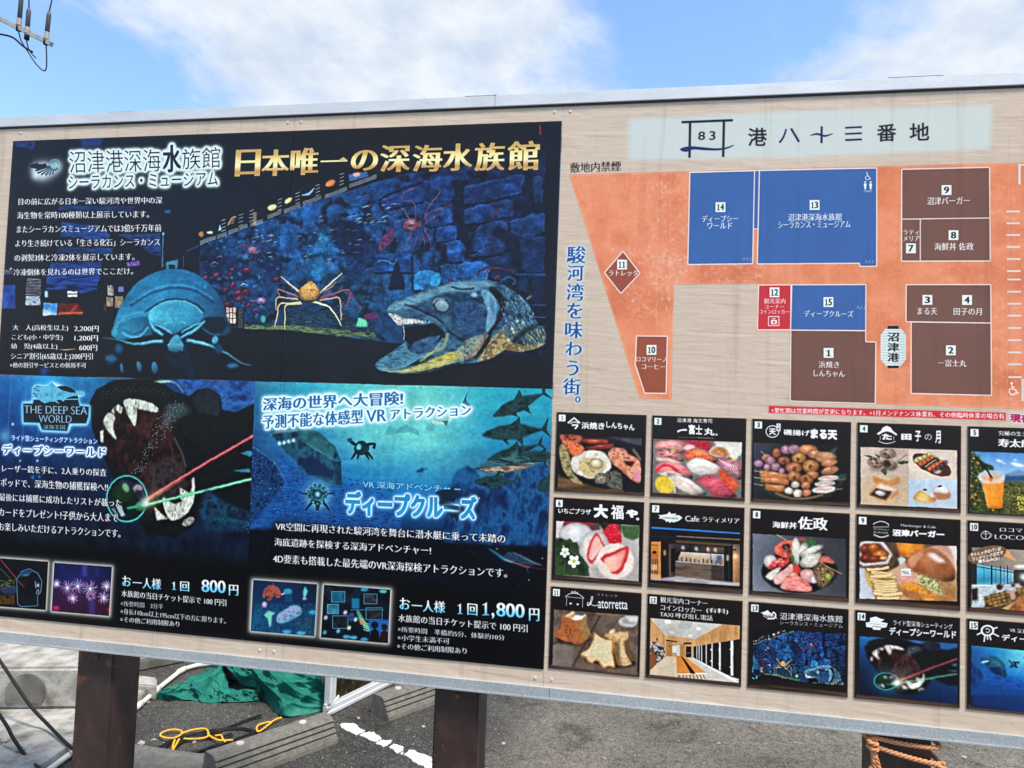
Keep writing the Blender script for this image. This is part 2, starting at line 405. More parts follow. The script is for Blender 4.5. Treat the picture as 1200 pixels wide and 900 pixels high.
    for pts, w in (([(660, 170), (680, 260), (670, 330), (700, 440), (730, 520), (700, 560)], 44), ([(940, 300), (1040, 320), (1100, 300)], 46), ([(850, 430), (920, 470), (960, 560), (970, 620)], 60), ([(560, 500), (600, 540), (600, 600)], 34), ([(700, 220), (690, 180)], 30)):
        line(pts, w, (14, 24, 56), soft=12, a=.85)
    poly([(345, 640), (365, 575), (395, 640), (410, 729), (320, 729)], (12, 30, 72), soft=5); line([(268, 590), (300, 580), (350, 600), (365, 575)], 4, (110, 180, 220), a=.8)
    poly([(40, 400), (110, 380), (240, 460), (300, 520), (250, 560), (240, 700), (120, 700), (110, 560), (40, 470)], N([(8, 26, 70), (16, 52, 110), (8, 22, 60)], 12), soft=12, a=.85)
    for k in range(7): line([(195+k*9, 690), (200+k*8, 640-k*4), (240+k*2, 610+k*4)], 3, (30, 96, 170), a=.6)
    # red anemone-like rocks and pink crabs on the left of the tank
    Z(220, 220, 5)
    spot(300, 480, 110, (20, 110, 190), .55); spot(780, 480, 120, (20, 110, 190), .5); spot(790, 290, 60, (20, 130, 210), .6)
    for pts in ([(90, 470), (200, 400), (330, 420), (360, 520), (250, 560)], [(400, 420), (520, 350), (560, 450), (520, 560), (440, 500)], [(850, 190), (980, 200), (1060, 280), (1000, 420), (930, 380), (850, 300)]):
        poly(pts, N([(8, 24, 66), (14, 44, 100)], 14), soft=14, sm=True, a=.7)
    def reef(x, y, r):
        k = 1-abs((x-300)/260.)
        if r.random() > k+.3: return
        ell(x, y, r.uniform(4, 20), r.uniform(2, 8), r.choice([(60, 150, 220), (30, 90, 180), (10, 30, 80), (16, 50, 110), (120, 60, 140), (36, 120, 200)]), rot=r.uniform(-60, 60), soft=3, a=.6)
    scatter(260, (80, 260, 540, 760), reef, 3)
    for x, y, rx, ry in ((225, 600, 26, 20), (268, 570, 24, 18), (300, 618, 30, 22), (345, 612, 32, 22), (305, 655, 28, 18), (235, 683, 26, 18), (362, 686, 18, 16), (265, 480, 18, 15), (245, 510, 16, 14), (170, 510, 22, 14), (352, 488, 26, 18), (522, 534, 19, 20), (110, 525, 20, 14)):
        ell(x, y, rx, ry, N([(110, 20, 50), (160, 34, 70), (90, 16, 60)], 8), ball=(-.3, -.6, .35, .3), soft=2)
    ell(436, 660, 30, 24, N([(150, 80, 160), (220, 120, 170)], 8), ball=(-.3, -.5, .4, .3), soft=2); line([(410, 664), (360, 664)], 9, (200, 90, 140), taper=(1, .3))
    for ang in range(0, 360, 24):
        a_ = math.radians(ang); line([(380, 370), (380+55*math.cos(a_), 370+50*math.sin(a_)-8), (380+95*math.cos(a_+.15), 375+85*math.sin(a_+.15))], 5, (170, 60, 120), taper=(1, .4), a=.75)
    ell(380, 368, 26, 26, (220, 96, 130), ball=(-.3, -.6, .5, .3), soft=3)
    for x, y, c in ((320, 340, (200, 70, 110)), (160, 440, (160, 70, 150)), (330, 570, (190, 190, 210)), (405, 715, (210, 50, 60)), (190, 405, (130, 70, 160))):
        line([(x-20, y+8), (x, y-4), (x+22, y+6)], 7, c, taper=(.3, 1, .3))
    # fish schools
    def fish(x, y, r):
        c = r.choice([(220, 150, 150), (200, 110, 130), (170, 80, 110), (230, 190, 180), (60, 110, 170)]); l = r.uniform(10, 22)
        line([(x-l, y+l*.25), (x, y-1), (x+l, y-l*.15)], 5, c, taper=(.2, 1, .3), a=.85)
    scatter(40, (600, 150, 1100, 440), fish, 5); scatter(16, (380, 250, 520, 420), fish, 9)
    Z(380, 170, 4.2857)
    scatter(26, (150, 250, 420, 400), fish, 8)
    line([(570, 210), (560, 480)], 0.1, (0, 0, 0))
    # pink spider crab
    pk = (150, 52, 84)
    for pts in ([(440, 395), (395, 325), (360, 350), (330, 378)], [(465, 370), (450, 290), (390, 272), (425, 230), (480, 215)], [(500, 370), (530, 300), (580, 240), (560, 200)], [(500, 360), (560, 330), (640, 300)], [(440, 440), (410, 510), (380, 545)], [(465, 450), (455, 500), (430, 555)], [(495, 440), (505, 480), (503, 505)], [(505, 425), (530, 470), (535, 505)], [(500, 400), (560, 360), (600, 350)]):
        line(pts, 6.5, pk, taper=(1, .8, .4)); line(pts, 2, (230, 120, 140), taper=(1, .8, .3), a=.6)
    ell(445, 402, 50, 33, N([(110, 34, 64), (170, 70, 96), (210, 110, 120)], 7, 2, .6), rot=-14, ball=(-.2, -.5, .3, .3), soft=2)
    poly([(365, 408), (350, 470), (300, 522), (272, 515), (290, 465), (330, 430)], N([(110, 36, 90), (160, 60, 110)], 10), soft=3, sm=True)
    line([(885, 312), (860, 345), (846, 365)], 13, (120, 44, 70), taper=(.3, 1, .4)); line([(770, 535), (740, 545), (720, 555)], 8, (20, 14, 20))
    for pts in ([(770, 670), (790, 630), (820, 610), (830, 625)], [(800, 660), (830, 622), (870, 618), (960, 640)], [(860, 680), (875, 660), (880, 680)], [(620, 695), (625, 672), (650, 685), (700, 690), (760, 676)]):
        line(pts, 10, (140, 36, 66), taper=(.5, 1, .6))
    organic(amp=2.2, cell=18, fine=.5, detail=.22, clarity=.35, mul=(.70, .90, .88), gam=1.06, sat=.92, seed=77)
    # floor: dark rocks, and the strip of lit floor
    Z(220, 220, 5)
    poly([(560, 740), (640, 700), (760, 730), (860, 700), (960, 760), (1100, 790), (1100, 880), (560, 830)], N([(8, 22, 44), (30, 66, 96), (14, 34, 60), (60, 90, 90)], 9, 2, .8), soft=3)
    poly([(330, 800), (600, 805), (1100, 850), (1100, 880), (900, 868), (330, 835)], N([(10, 16, 24), (60, 80, 60), (120, 140, 90), (10, 20, 30)], 6, 3, .6), soft=2)
    ell(445, 770, 14, 20, (40, 170, 150), soft=3); poly([(1000, 760), (1050, 775), (1055, 815), (990, 815)], N([(120, 220, 150), (60, 200, 190)], 8), soft=3); ell(1075, 755, 45, 18, (110, 30, 90), soft=3)
    for x, w in ((515, 8), (570, 8)): rect(x-4, 830, x+4, 860, (170, 130, 70), a=.6)
    rect(228, 703, 284, 795, N([(200, 150, 130), (240, 200, 180)], 14)); 
    for k in range(1, 3): rect(228+k*19-2, 703, 228+k*19+2, 795, (20, 16, 20)); rect(228, 703+k*30, 284, 707+k*30, (20, 16, 20))
    rect(288, 703, 332, 832, (10, 12, 18)); 
    for k in range(15): rect(298, 708+k*8, 326, 711+k*8, (150, 160, 170), a=.7)
    # golden spider crab
    for pts, c, w in (([(655, 610), (600, 565), (548, 522)], (210, 170, 140), 13), ([(650, 640), (590, 615), (530, 596), (545, 640)], (150, 90, 90), 12), ([(650, 655), (590, 648), (525, 645), (520, 720)], (190, 150, 110), 11), ([(665, 672), (600, 678), (540, 685), (528, 740), (512, 820)], (220, 180, 110), 11), ([(670, 680), (620, 684), (575, 690), (572, 760), (570, 830)], (220, 180, 110), 10),
      ([(775, 620), (840, 560), (905, 500)], (220, 180, 140), 12), ([(780, 612), (830, 590), (875, 550)], (180, 100, 80), 9), ([(780, 645), (860, 620), (950, 605), (930, 710)], (150, 50, 70), 13), ([(950, 605), (1000, 690), (1010, 720), (990, 740)], (110, 36, 56), 8), ([(775, 660), (830, 652), (890, 648), (898, 720), (900, 780)], (200, 140, 100), 10), ([(725, 665), (780, 680), (830, 700), (870, 750), (903, 810)], (240, 210, 150), 12)):
        line(pts, w, c, taper=(1, .8, .5)); line(pts, w*.35, tuple(min(255, v+40) for v in c), taper=(1, .8, .3), a=.7)
    poly([(655, 650), (655, 600), (680, 575), (700, 560), (718, 545), (735, 553), (765, 585), (780, 630), (760, 660), (710, 672)], N([(150, 70, 20), (230, 140, 60), (240, 190, 110), (180, 90, 30)], 5), sm=True, ball=(-.2, -.6, .35, .5))
    line([(665, 662), (700, 668), (740, 662)], 8, (60, 30, 20))
    # the coelacanth
    clip_print(P1)
    Z(430, 310, 5.4545)
    body = [(128, 310), (140, 265), (200, 225), (290, 200), (400, 150), (520, 120), (640, 96), (760, 98), (860, 125), (950, 175), (1010, 230), (1060, 300), (1090, 370), (1140, 420), (1145, 500), (1080, 540), (980, 560), (880, 548), (800, 600), (700, 625), (600, 635), (500, 660), (400, 685), (290, 700), (150, 690), (70, 672), (55, 640), (90, 600), (160, 560), (210, 520), (250, 490), (232, 480), (225, 410), (195, 390), (160, 340)]
    poly(body, N([(10, 28, 50), (30, 66, 98), (64, 110, 140), (20, 48, 76)], 22, 1.5, .8, 5), sm=True)
    setclip(body)
    poly([(128, 310), (140, 265), (290, 200), (520, 120), (760, 98), (850, 140), (700, 170), (500, 180), (330, 250), (200, 300)], N([(84, 136, 166), (136, 182, 200), (76, 120, 150)], 14, 2, .6), soft=16, a=.8)
    poly([(560, 240), (700, 230), (745, 300), (760, 430), (660, 470), (560, 380)], N([(18, 36, 76), (40, 80, 130), (20, 44, 84)], 12), soft=10, a=.85)
    poly([(225, 410), (300, 400), (430, 375), (500, 430), (500, 470), (420, 520), (330, 560), (250, 490), (232, 480)], (6, 8, 18), soft=5)
    poly([(270, 540), (300, 495), (400, 460), (470, 450), (440, 520), (350, 570), (290, 560)], N([(24, 50, 90), (60, 110, 150)], 10), soft=4)
    poly([(60, 640), (110, 590), (190, 545), (250, 495), (265, 545), (330, 575), (420, 545), (490, 460), (500, 500), (430, 570), (330, 610), (250, 650), (120, 675)], N([(28, 66, 100), (84, 140, 165), (40, 86, 120)], 10, 2, .7), soft=4)
    line([(60, 660), (160, 668), (250, 648), (330, 600), (410, 570), (470, 500)], 8, (130, 180, 190), soft=2, a=.8)
    poly([(340, 640), (430, 600), (520, 560), (580, 555), (640, 580), (560, 625), (430, 665), (300, 690), (180, 688)], N([(150, 130, 50), (210, 190, 100), (110, 100, 50)], 10, 3, .7), soft=4)
    line([(70, 680), (180, 684), (300, 672), (420, 640), (560, 605), (620, 590)], 9, (200, 190, 120), soft=2, a=.8); line([(330, 690), (450, 665), (600, 628)], 7, (10, 10, 14))
    line([(340, 620), (400, 575), (450, 545)], 12, (220, 190, 60), soft=3, a=.8)
    line([(440, 550), (490, 530), (520, 440)], 20, (180, 170, 110), soft=5, a=.7)
    poly([(135, 310), (180, 315), (240, 345), (330, 350), (380, 375), (290, 380), (240, 385), (195, 392), (160, 345)], N([(170, 150, 140), (230, 220, 210), (90, 80, 80)], 6), soft=3)
    for x in range(200, 400, 22): line([(x, 350+abs(x-300)*.1), (x+3, 375)], 5, (235, 230, 220), taper=(1, .2))
    line([(235, 395), (240, 440), (236, 490)], 5, (190, 190, 180))
    line([(240, 255), (320, 280), (400, 320), (470, 360), (530, 430), (640, 500)], 12, (10, 22, 44), soft=4, a=.85); line([(260, 275), (360, 315), (440, 355), (510, 410)], 6, (90, 140, 170), soft=2, a=.7)
    ell(478, 262, 54, 44, (20, 40, 70), rot=20, soft=3); ell(480, 264, 46, 38, N([(110, 140, 150), (170, 195, 200)], 12), rot=20, ball=(-.4, -.5, .4, .4))
    line([(425, 250), (450, 220), (500, 225)], 7, (200, 220, 220), soft=2)
    line([(540, 145), (620, 160), (690, 155)], 9, (16, 26, 40), soft=2); ell(688, 196, 20, 15, (130, 165, 190), soft=3)
    poly([(735, 180), (770, 165), (820, 210), (835, 280), (820, 360), (780, 430), (760, 400), (770, 300)], N([(70, 120, 160), (130, 175, 200)], 10, .6, 2), soft=4, sm=True)
    poly([(780, 150), (830, 160), (890, 230), (870, 330), (810, 420), (770, 520), (710, 590), (690, 590), (760, 460), (830, 360), (850, 260)], (8, 12, 22), soft=5, sm=True)
    poly([(640, 480), (740, 440), (780, 450), (700, 580), (600, 620), (560, 560)], N([(120, 140, 130), (200, 190, 150), (60, 80, 90)], 8), soft=6, a=.7)
    def skin(x, y, r):
        a_ = math.radians(-22+34*(x-120)/900.+r.uniform(-9, 9)); l = r.uniform(8, 26)
        line([(x-l*math.cos(a_), y-l*math.sin(a_)), (x, y), (x+l*math.cos(a_), y+l*math.sin(a_)+r.uniform(-2, 2))], r.uniform(2, 5), r.choice([(150, 190, 206), (110, 156, 180), (12, 30, 50), (20, 44, 70), (70, 120, 150), (30, 60, 90)]), taper=(.2, 1, .2), a=r.uniform(.12, .4))
    scatter(520, (130, 100, 860, 470), skin, 12); scatter(140, (60, 520, 480, 680), skin, 13)
    ell(478, 262, 54, 44, (14, 30, 54), rot=20, soft=3); ell(480, 264, 45, 37, G((170, 194, 200), (120, 150, 164), (90, 124, 144)), rot=20, soft=2); line([(425, 250), (450, 222), (500, 226)], 6, (200, 220, 220), soft=2)
    def scale(x, y, r):
        if x < 850+(y-130)*-.1: return
        c = r.choice([(110, 150, 170), (60, 96, 120), (24, 44, 66), (150, 180, 190), (30, 60, 90)]) if y < 400 else r.choice([(190, 150, 70), (90, 80, 50), (30, 40, 50), (140, 120, 70), (210, 190, 120)])
        line([(x, y-9), (x+3, y), (x+9, y+11)], 6, c, taper=(.4, 1, .3), a=.7)
    scatter(700, (860, 130, 1145, 560), scale, 4)
    poly([(800, 470), (860, 420), (900, 480), (1000, 520), (1140, 500), (1080, 545), (980, 560), (880, 548), (800, 600), (700, 625), (740, 560)], N([(190, 140, 50), (230, 190, 110), (120, 80, 40), (220, 120, 40)], 6), soft=4, a=.75)
    line([(640, 600), (740, 500), (760, 440)], 10, (200, 60, 30), soft=4, a=.6); line([(930, 500), (1020, 420), (1120, 385)], 30, (10, 20, 34), soft=10, a=.7)
    for x, y in ((930, 410), (960, 360), (1000, 370), (905, 480), (940, 430)): spot(x, y, 9, (240, 200, 80), .9)
    clip_print(P1)
    line([(850, 115), (900, 82), (950, 105), (930, 130)], 8, (60, 110, 150), soft=2, a=.8); line([(1020, 225), (1050, 200)], 12, (150, 140, 60), soft=2)
    for y in (258, 335, 395): line([(1060, y), (1148, y+2)], 4, (30, 96, 170))
    line([(950, 65), (1145, 65)], 5, (40, 110, 180), soft=2)
    rect(1145, 60, 1180, 600, (12, 18, 40), soft=6, a=.8)
    # graded exhibition strip above the tank
    Z(220, 175, 5)
    poly([(60, 478), (240, 420), (440, 340), (600, 250), (800, 175), (960, 120), (1110, 70), (1200, 60), (1200, 110), (1110, 165), (960, 235), (800, 290), (670, 335), (560, 385), (460, 420), (250, 490), (75, 555)], (20, 22, 34))
    def strip(x, y, w, h, sk=-.36, n=3, col=(200, 200, 205)):
        for k in range(n): line([(x, y+k*h/n), (x+w, y+k*h/n+w*sk)], h/n*.5, col, a=.75, sm=False)
    for x, y, w in ((75, 540, 90), (175, 505, 55), (240, 480, 60), (305, 455, 50), (370, 438, 75), (470, 388, 80), (566, 355, 95), (675, 312, 110), (805, 270, 130), (948, 208, 158)): strip(x, y, w, 24, n=4)
    for x, y in ((200, 420), (300, 390), (365, 365), (528, 300), (632, 262), (750, 215), (892, 150)):
        for k in range(4): line([(x, y+k*20), (x+26, y+k*20-10)], 4, (190, 190, 195), a=.7)
    poly([(240, 440), (260, 410), (280, 400), (270, 440)], N([(160, 110, 70), (60, 40, 30)], 5)); line([(240, 445), (260, 405), (285, 395)], 6, (190, 130, 100))
    for k in range(6): ell(395, 375+k*13, 12, 4, (200, 170, 110), soft=1)
    ell(82, 500, 15, 16, (200, 120, 50), soft=2); ell(132, 488, 18, 8, (230, 220, 190), soft=2); poly([(180, 480), (190, 440), (200, 475)], (110, 190, 230))
    ell(496, 342, 28, 16, N([(230, 190, 110), (250, 230, 180)], 6), rot=-15, soft=2); ell(592, 302, 26, 12, (240, 205, 120), rot=-35, soft=2)
    line([(670, 270), (710, 262), (745, 225)], 15, (110, 160, 190), taper=(.3, 1, .3)); ell(838, 200, 32, 18, N([(230, 90, 40), (240, 150, 60)], 6), rot=-30, soft=2)
    poly([(948, 150), (1010, 140), (1050, 130), (1060, 160), (950, 190)], N([(60, 110, 170), (40, 80, 140)], 8)); ell(992, 150, 22, 13, (230, 150, 140), soft=2)
    line([(570, 460), (570, 625)], 3, (60, 110, 170), a=.8)
    for k in range(3): line([(0, 600-k*3), (70, 570-k*3)], 3, (30, 90, 160), a=.5)
    # giant isopod
    Z(120, 300, 6)
    shell = [(70, 560), (85, 480), (110, 400), (160, 300), (230, 205), (330, 135), (430, 100), (520, 92), (610, 105), (700, 150), (790, 235), (850, 330), (880, 430), (905, 500), (900, 540), (860, 560), (780, 560), (700, 520), (600, 560), (480, 600), (380, 560), (250, 575), (150, 590)]
    poly(shell, G([(14, 80, 130), (20, 110, 165), (18, 100, 150), (12, 60, 100)], [(16, 96, 150), (34, 140, 190), (26, 120, 170), (10, 56, 96)], [(36, 140, 185), (40, 150, 195), (30, 120, 165), (12, 50, 84)], [(40, 150, 190), (14, 60, 90), (12, 50, 80), (10, 40, 70)]), sm=True, soft=5)
    setclip(shell)
    poly(shell, N([(60, 150, 190), (0, 20, 40)], 20, 2.4, .5), mode=0, a=.14)
    for pts, c, w, a in (([(220, 330), (350, 240), (500, 205), (640, 225), (780, 300)], (60, 160, 205), 12, .6), ([(200, 350), (350, 262), (500, 225), (650, 245), (790, 330)], (8, 50, 90), 16, .6), ([(300, 400), (410, 330), (520, 305), (640, 330), (720, 390)], (6, 40, 70), 16, .8), ([(140, 430), (240, 400), (330, 400)], (90, 190, 220), 14, .4), ([(130, 300), (260, 200), (420, 150), (560, 150), (700, 200)], (30, 130, 180), 30, .3)):
        line(pts, w, c, soft=6, a=a)
    poly([(325, 460), (335, 400), (400, 345), (480, 320), (560, 318), (640, 345), (700, 400), (710, 450), (640, 500), (560, 545), (520, 560), (470, 540), (400, 490)], G([(60, 170, 205), (50, 155, 195), (40, 140, 180)], [(90, 200, 225), (60, 170, 205), (40, 130, 170)], [(30, 110, 150), (24, 90, 130), (14, 70, 110)]), sm=True, soft=4)
    line([(330, 395), (400, 343), (480, 318), (560, 316), (640, 342), (706, 402)], 7, (150, 225, 240), soft=2, a=.85)
    poly([(720, 440), (850, 430), (870, 500), (830, 550), (760, 545), (700, 490)], (8, 26, 48), soft=10, sm=True)
    poly([(145, 540), (190, 450), (250, 430), (320, 430), (325, 500), (280, 560), (210, 575)], G([(26, 110, 155), (20, 90, 130)], [(60, 165, 200), (30, 110, 150)]), sm=True, soft=3)
    line([(145, 545), (210, 572), (280, 555), (325, 500)], 7, (120, 210, 230), soft=2, a=.9); line([(150, 520), (215, 550), (275, 530), (318, 480)], 5, (10, 60, 90), soft=2)
    line([(90, 560), (110, 480), (160, 440)], 16, (90, 190, 220), soft=8, a=.6); line([(700, 500), (770, 550), (830, 550)], 6, (80, 170, 200), soft=2, a=.6)
    line([(430, 480), (480, 465), (500, 475)], 8, (120, 210, 230), soft=4, a=.7); line([(540, 470), (570, 462), (590, 478)], 8, (120, 210, 230), soft=4, a=.7)
    clip_print(P1)
    poly([(330, 470), (420, 500), (500, 560), (600, 500), (700, 470), (720, 560), (620, 640), (560, 690), (450, 690), (380, 620)], (6, 22, 44), soft=12, a=.85)
    poly([(460, 640), (440, 580), (600, 570), (640, 640), (600, 780), (520, 800), (440, 720)], N([(8, 26, 46), (14, 40, 66)], 12), soft=24, a=.7)
    for pts, w in (([(335, 460), (365, 510), (430, 555)], 26), ([(350, 480), (430, 505), (490, 545)], 16), ([(725, 455), (680, 500), (620, 540), (550, 575)], 22), ([(710, 470), (640, 490), (560, 540)], 14)):
        line(pts, w, (60, 165, 200), soft=4, taper=(.5, 1, .7)); line(pts, w*.3, (160, 230, 240), soft=3, taper=(.5, 1, .7), a=.6)
    poly([(490, 580), (515, 555), (540, 560), (575, 620), (570, 640), (465, 640), (470, 615)], G([(90, 190, 215), (60, 160, 195)], [(50, 140, 175), (40, 120, 160)]), soft=3, sm=True); poly([(465, 620), (572, 618), (570, 665), (520, 680), (468, 665)], G([(110, 200, 220), (90, 180, 205)], [(12, 50, 80), (10, 44, 70)]), soft=4)
    line([(0, 575), (120, 590), (200, 615), (290, 618), (360, 605), (430, 600)], 18, (60, 160, 195), taper=(.15, .5, .9, 1, 1.2), soft=3); line([(280, 612), (360, 598), (420, 594)], 6, (170, 235, 240), soft=3)
    line([(595, 590), (680, 610), (760, 630), (850, 670), (940, 725), (1000, 760), (1050, 768)], 20, (60, 160, 195), taper=(1.3, 1.1, .9, .5, .3, .2), soft=3); line([(610, 592), (680, 606), (750, 625)], 6, (170, 235, 240), soft=3)
    for x, y, rx, ry in ((372, 785, 22, 42), (262, 780, 17, 38), (140, 790, 12, 34)): ell(x, y, rx, ry, G([(60, 160, 200), (30, 110, 160)], [(20, 70, 110), (10, 40, 70)]), rot=-8, soft=5)
    ell(795, 590, 22, 30, (60, 160, 200), rot=20, soft=7); ell(820, 650, 30, 40, (14, 60, 96), rot=-30, soft=16); ell(918, 770, 40, 18, (20, 110, 160), soft=8)
    ell(118, 650, 26, 34, (16, 80, 130), soft=14, a=.8); ell(65, 720, 40, 24, (20, 100, 150), soft=12, a=.8); ell(620, 810, 36, 50, (8, 30, 56), soft=16)
    ell(724, 215, 12, 10, (60, 130, 170), soft=4)
    poly([(450, 45), (535, 22), (528, 92), (450, 98)], N([(30, 90, 130), (60, 150, 180)], 12), soft=3); rect(470, 62, 512, 92, (20, 34, 50)); line([(420, 0), (420, 90)], 4, (40, 80, 110)); line([(572, 0), (572, 90)], 4, (40, 80, 110))
    rect(0, 420, 40, 421, (0, 0, 0), a=0)
    clip_print(P1); organic(amp=.9, cell=12, fine=.45, detail=.13, clarity=.35, mul=(.92, .98, .97), gam=1.04, sat=.98)
    # lettering
    Z(20, 155, 4.8)
    gl = [((198, 222, 218), 24, 9.), ((216, 234, 230), 13, 14.)]
    dk = (16, 20, 40)
    text('沼津港深海', (295, 108), (812, 222), dk, tr=(806, 96), bold=-.006, glow=gl)
    text('族館', (930, 96), (1145, 200), dk, tr=(1145, 82), bold=-.006, glow=gl)
    text('水', (822, 74), (925, 226), dk, tr=(925, 70), serif=.01, bold=.028, glow=gl)
    text('シーラカンス・ミュージアム', (292, 246), (1132, 300), dk, tr=(1132, 222), bold=.0, glow=gl)
    for x, y, r_ in ((110, 205, 44), (150, 200, 44), (190, 215, 50), (225, 195, 44), (150, 235, 50), (110, 240, 36)): spot(x, y, r_, (215, 232, 230), .9, 0)
    poly([(76, 190), (90, 180), (105, 178), (115, 168), (122, 180), (145, 180), (165, 175), (172, 195), (160, 205), (130, 210), (118, 218), (110, 205), (80, 202)], dk)
    for k in range(11):
        a_ = math.radians(192+k*12); cx, cy = 212, 186; r0, r1 = 22+k*.2, 150-k*11
        if k > 6: r1 = 60-(k-6)*5
        p0 = (cx+r0*math.cos(a_)*1., cy-r0*math.sin(a_)*.9); p1 = (cx+min(r1, 125)*math.cos(a_)*.93, cy-min(r1, 125)*math.sin(a_)*.62)
        line([p0, p1], 11, (16+k*3, 24+k*9, 60+k*8), taper=(.35, 1), sm=False)
    t = np.linspace(0, 4.2*math.pi, 60); rr = 4+t*2.3
    line(np.stack([214+rr*np.cos(t), 182+rr*np.sin(t)*.9], 1), 7, (96, 160, 176), sm=False, a=.9)
    Z()
    gold = G((196, 160, 92), (206, 170, 96), (246, 226, 150), (250, 240, 180), (196, 146, 74), (222, 188, 110))
    g0 = [(277, 175, 305, 207.5), (308, 175, 338.5, 207), (341.5, 173, 373, 206), (376, 187.5, 407.5, 190.5), (412, 175.5, 443, 201), (446.5, 169.5, 480, 202.5), (484.5, 169.5, 518, 202), (520, 168, 553.5, 201), (557, 167, 591, 201), (595.5, 165, 632, 200.5)]
    for ch, (a, b, c, d) in zip('日本唯一の深海水族館', g0):
        text(ch, (a, b+1), (c, d-1), gold, serif=.022, bold=.028 if ch not in '一' else 0.0)
    poly([(398, 187.5), (403, 184.2), (408, 188.6), (398, 189)], (214, 180, 110))
    poly([(632, 146.5), (633.5, 147), (634.5, 158), (632.5, 158)], (160, 30, 40))
    Z(0, 220, 6)
    for s, a, b, c, d in (('目の前に広がる日本一深い駿河湾や世界中の深', 134, 76, 1144, 124), ('海生物を常時100種類以上展示しています。', 124, 172, 1052, 222), ('またシーラカンスミュージアムでは3億5千万年前', 122, 268, 1138, 320), ('より生き続けている「生きる化石」シーラカンス', 112, 368, 1128, 418), ('の剥製3体と冷凍2体を展示しています。', 106, 470, 950, 520), ('冷凍個体を見れるのは世界でここだけ。', 100, 572, 940, 620)):
        tr_ = (c, b-12*(c/1140.))
        mtext(s, (a, b), (c, d-10*(c/1140.)), tr=tr_)
    Z(0, 310, 6.667)
    for s, a, b, c, d in (('大　人(高校生以上)', 104, 470, 538, 524), ('2,200円', 584, 478, 776, 528), ('こども(小・中学生)', 98, 545, 496, 598), ('1,200円', 586, 552, 770, 602), ('幼　児(4歳以上)', 90, 616, 454, 668), ('600円', 622, 626, 764, 676), ('シニア割引(65歳以上)200円引', 90, 690, 730, 752), ('※他の割引サービスとの併用不可', 82, 764, 678, 810)):
        mtext(s, (a, b), (c, d), tr=(c, b+2))
    poly([(455, 665), (595, 658), (595, 662), (520, 672)], (190, 150, 100))
    setclip()

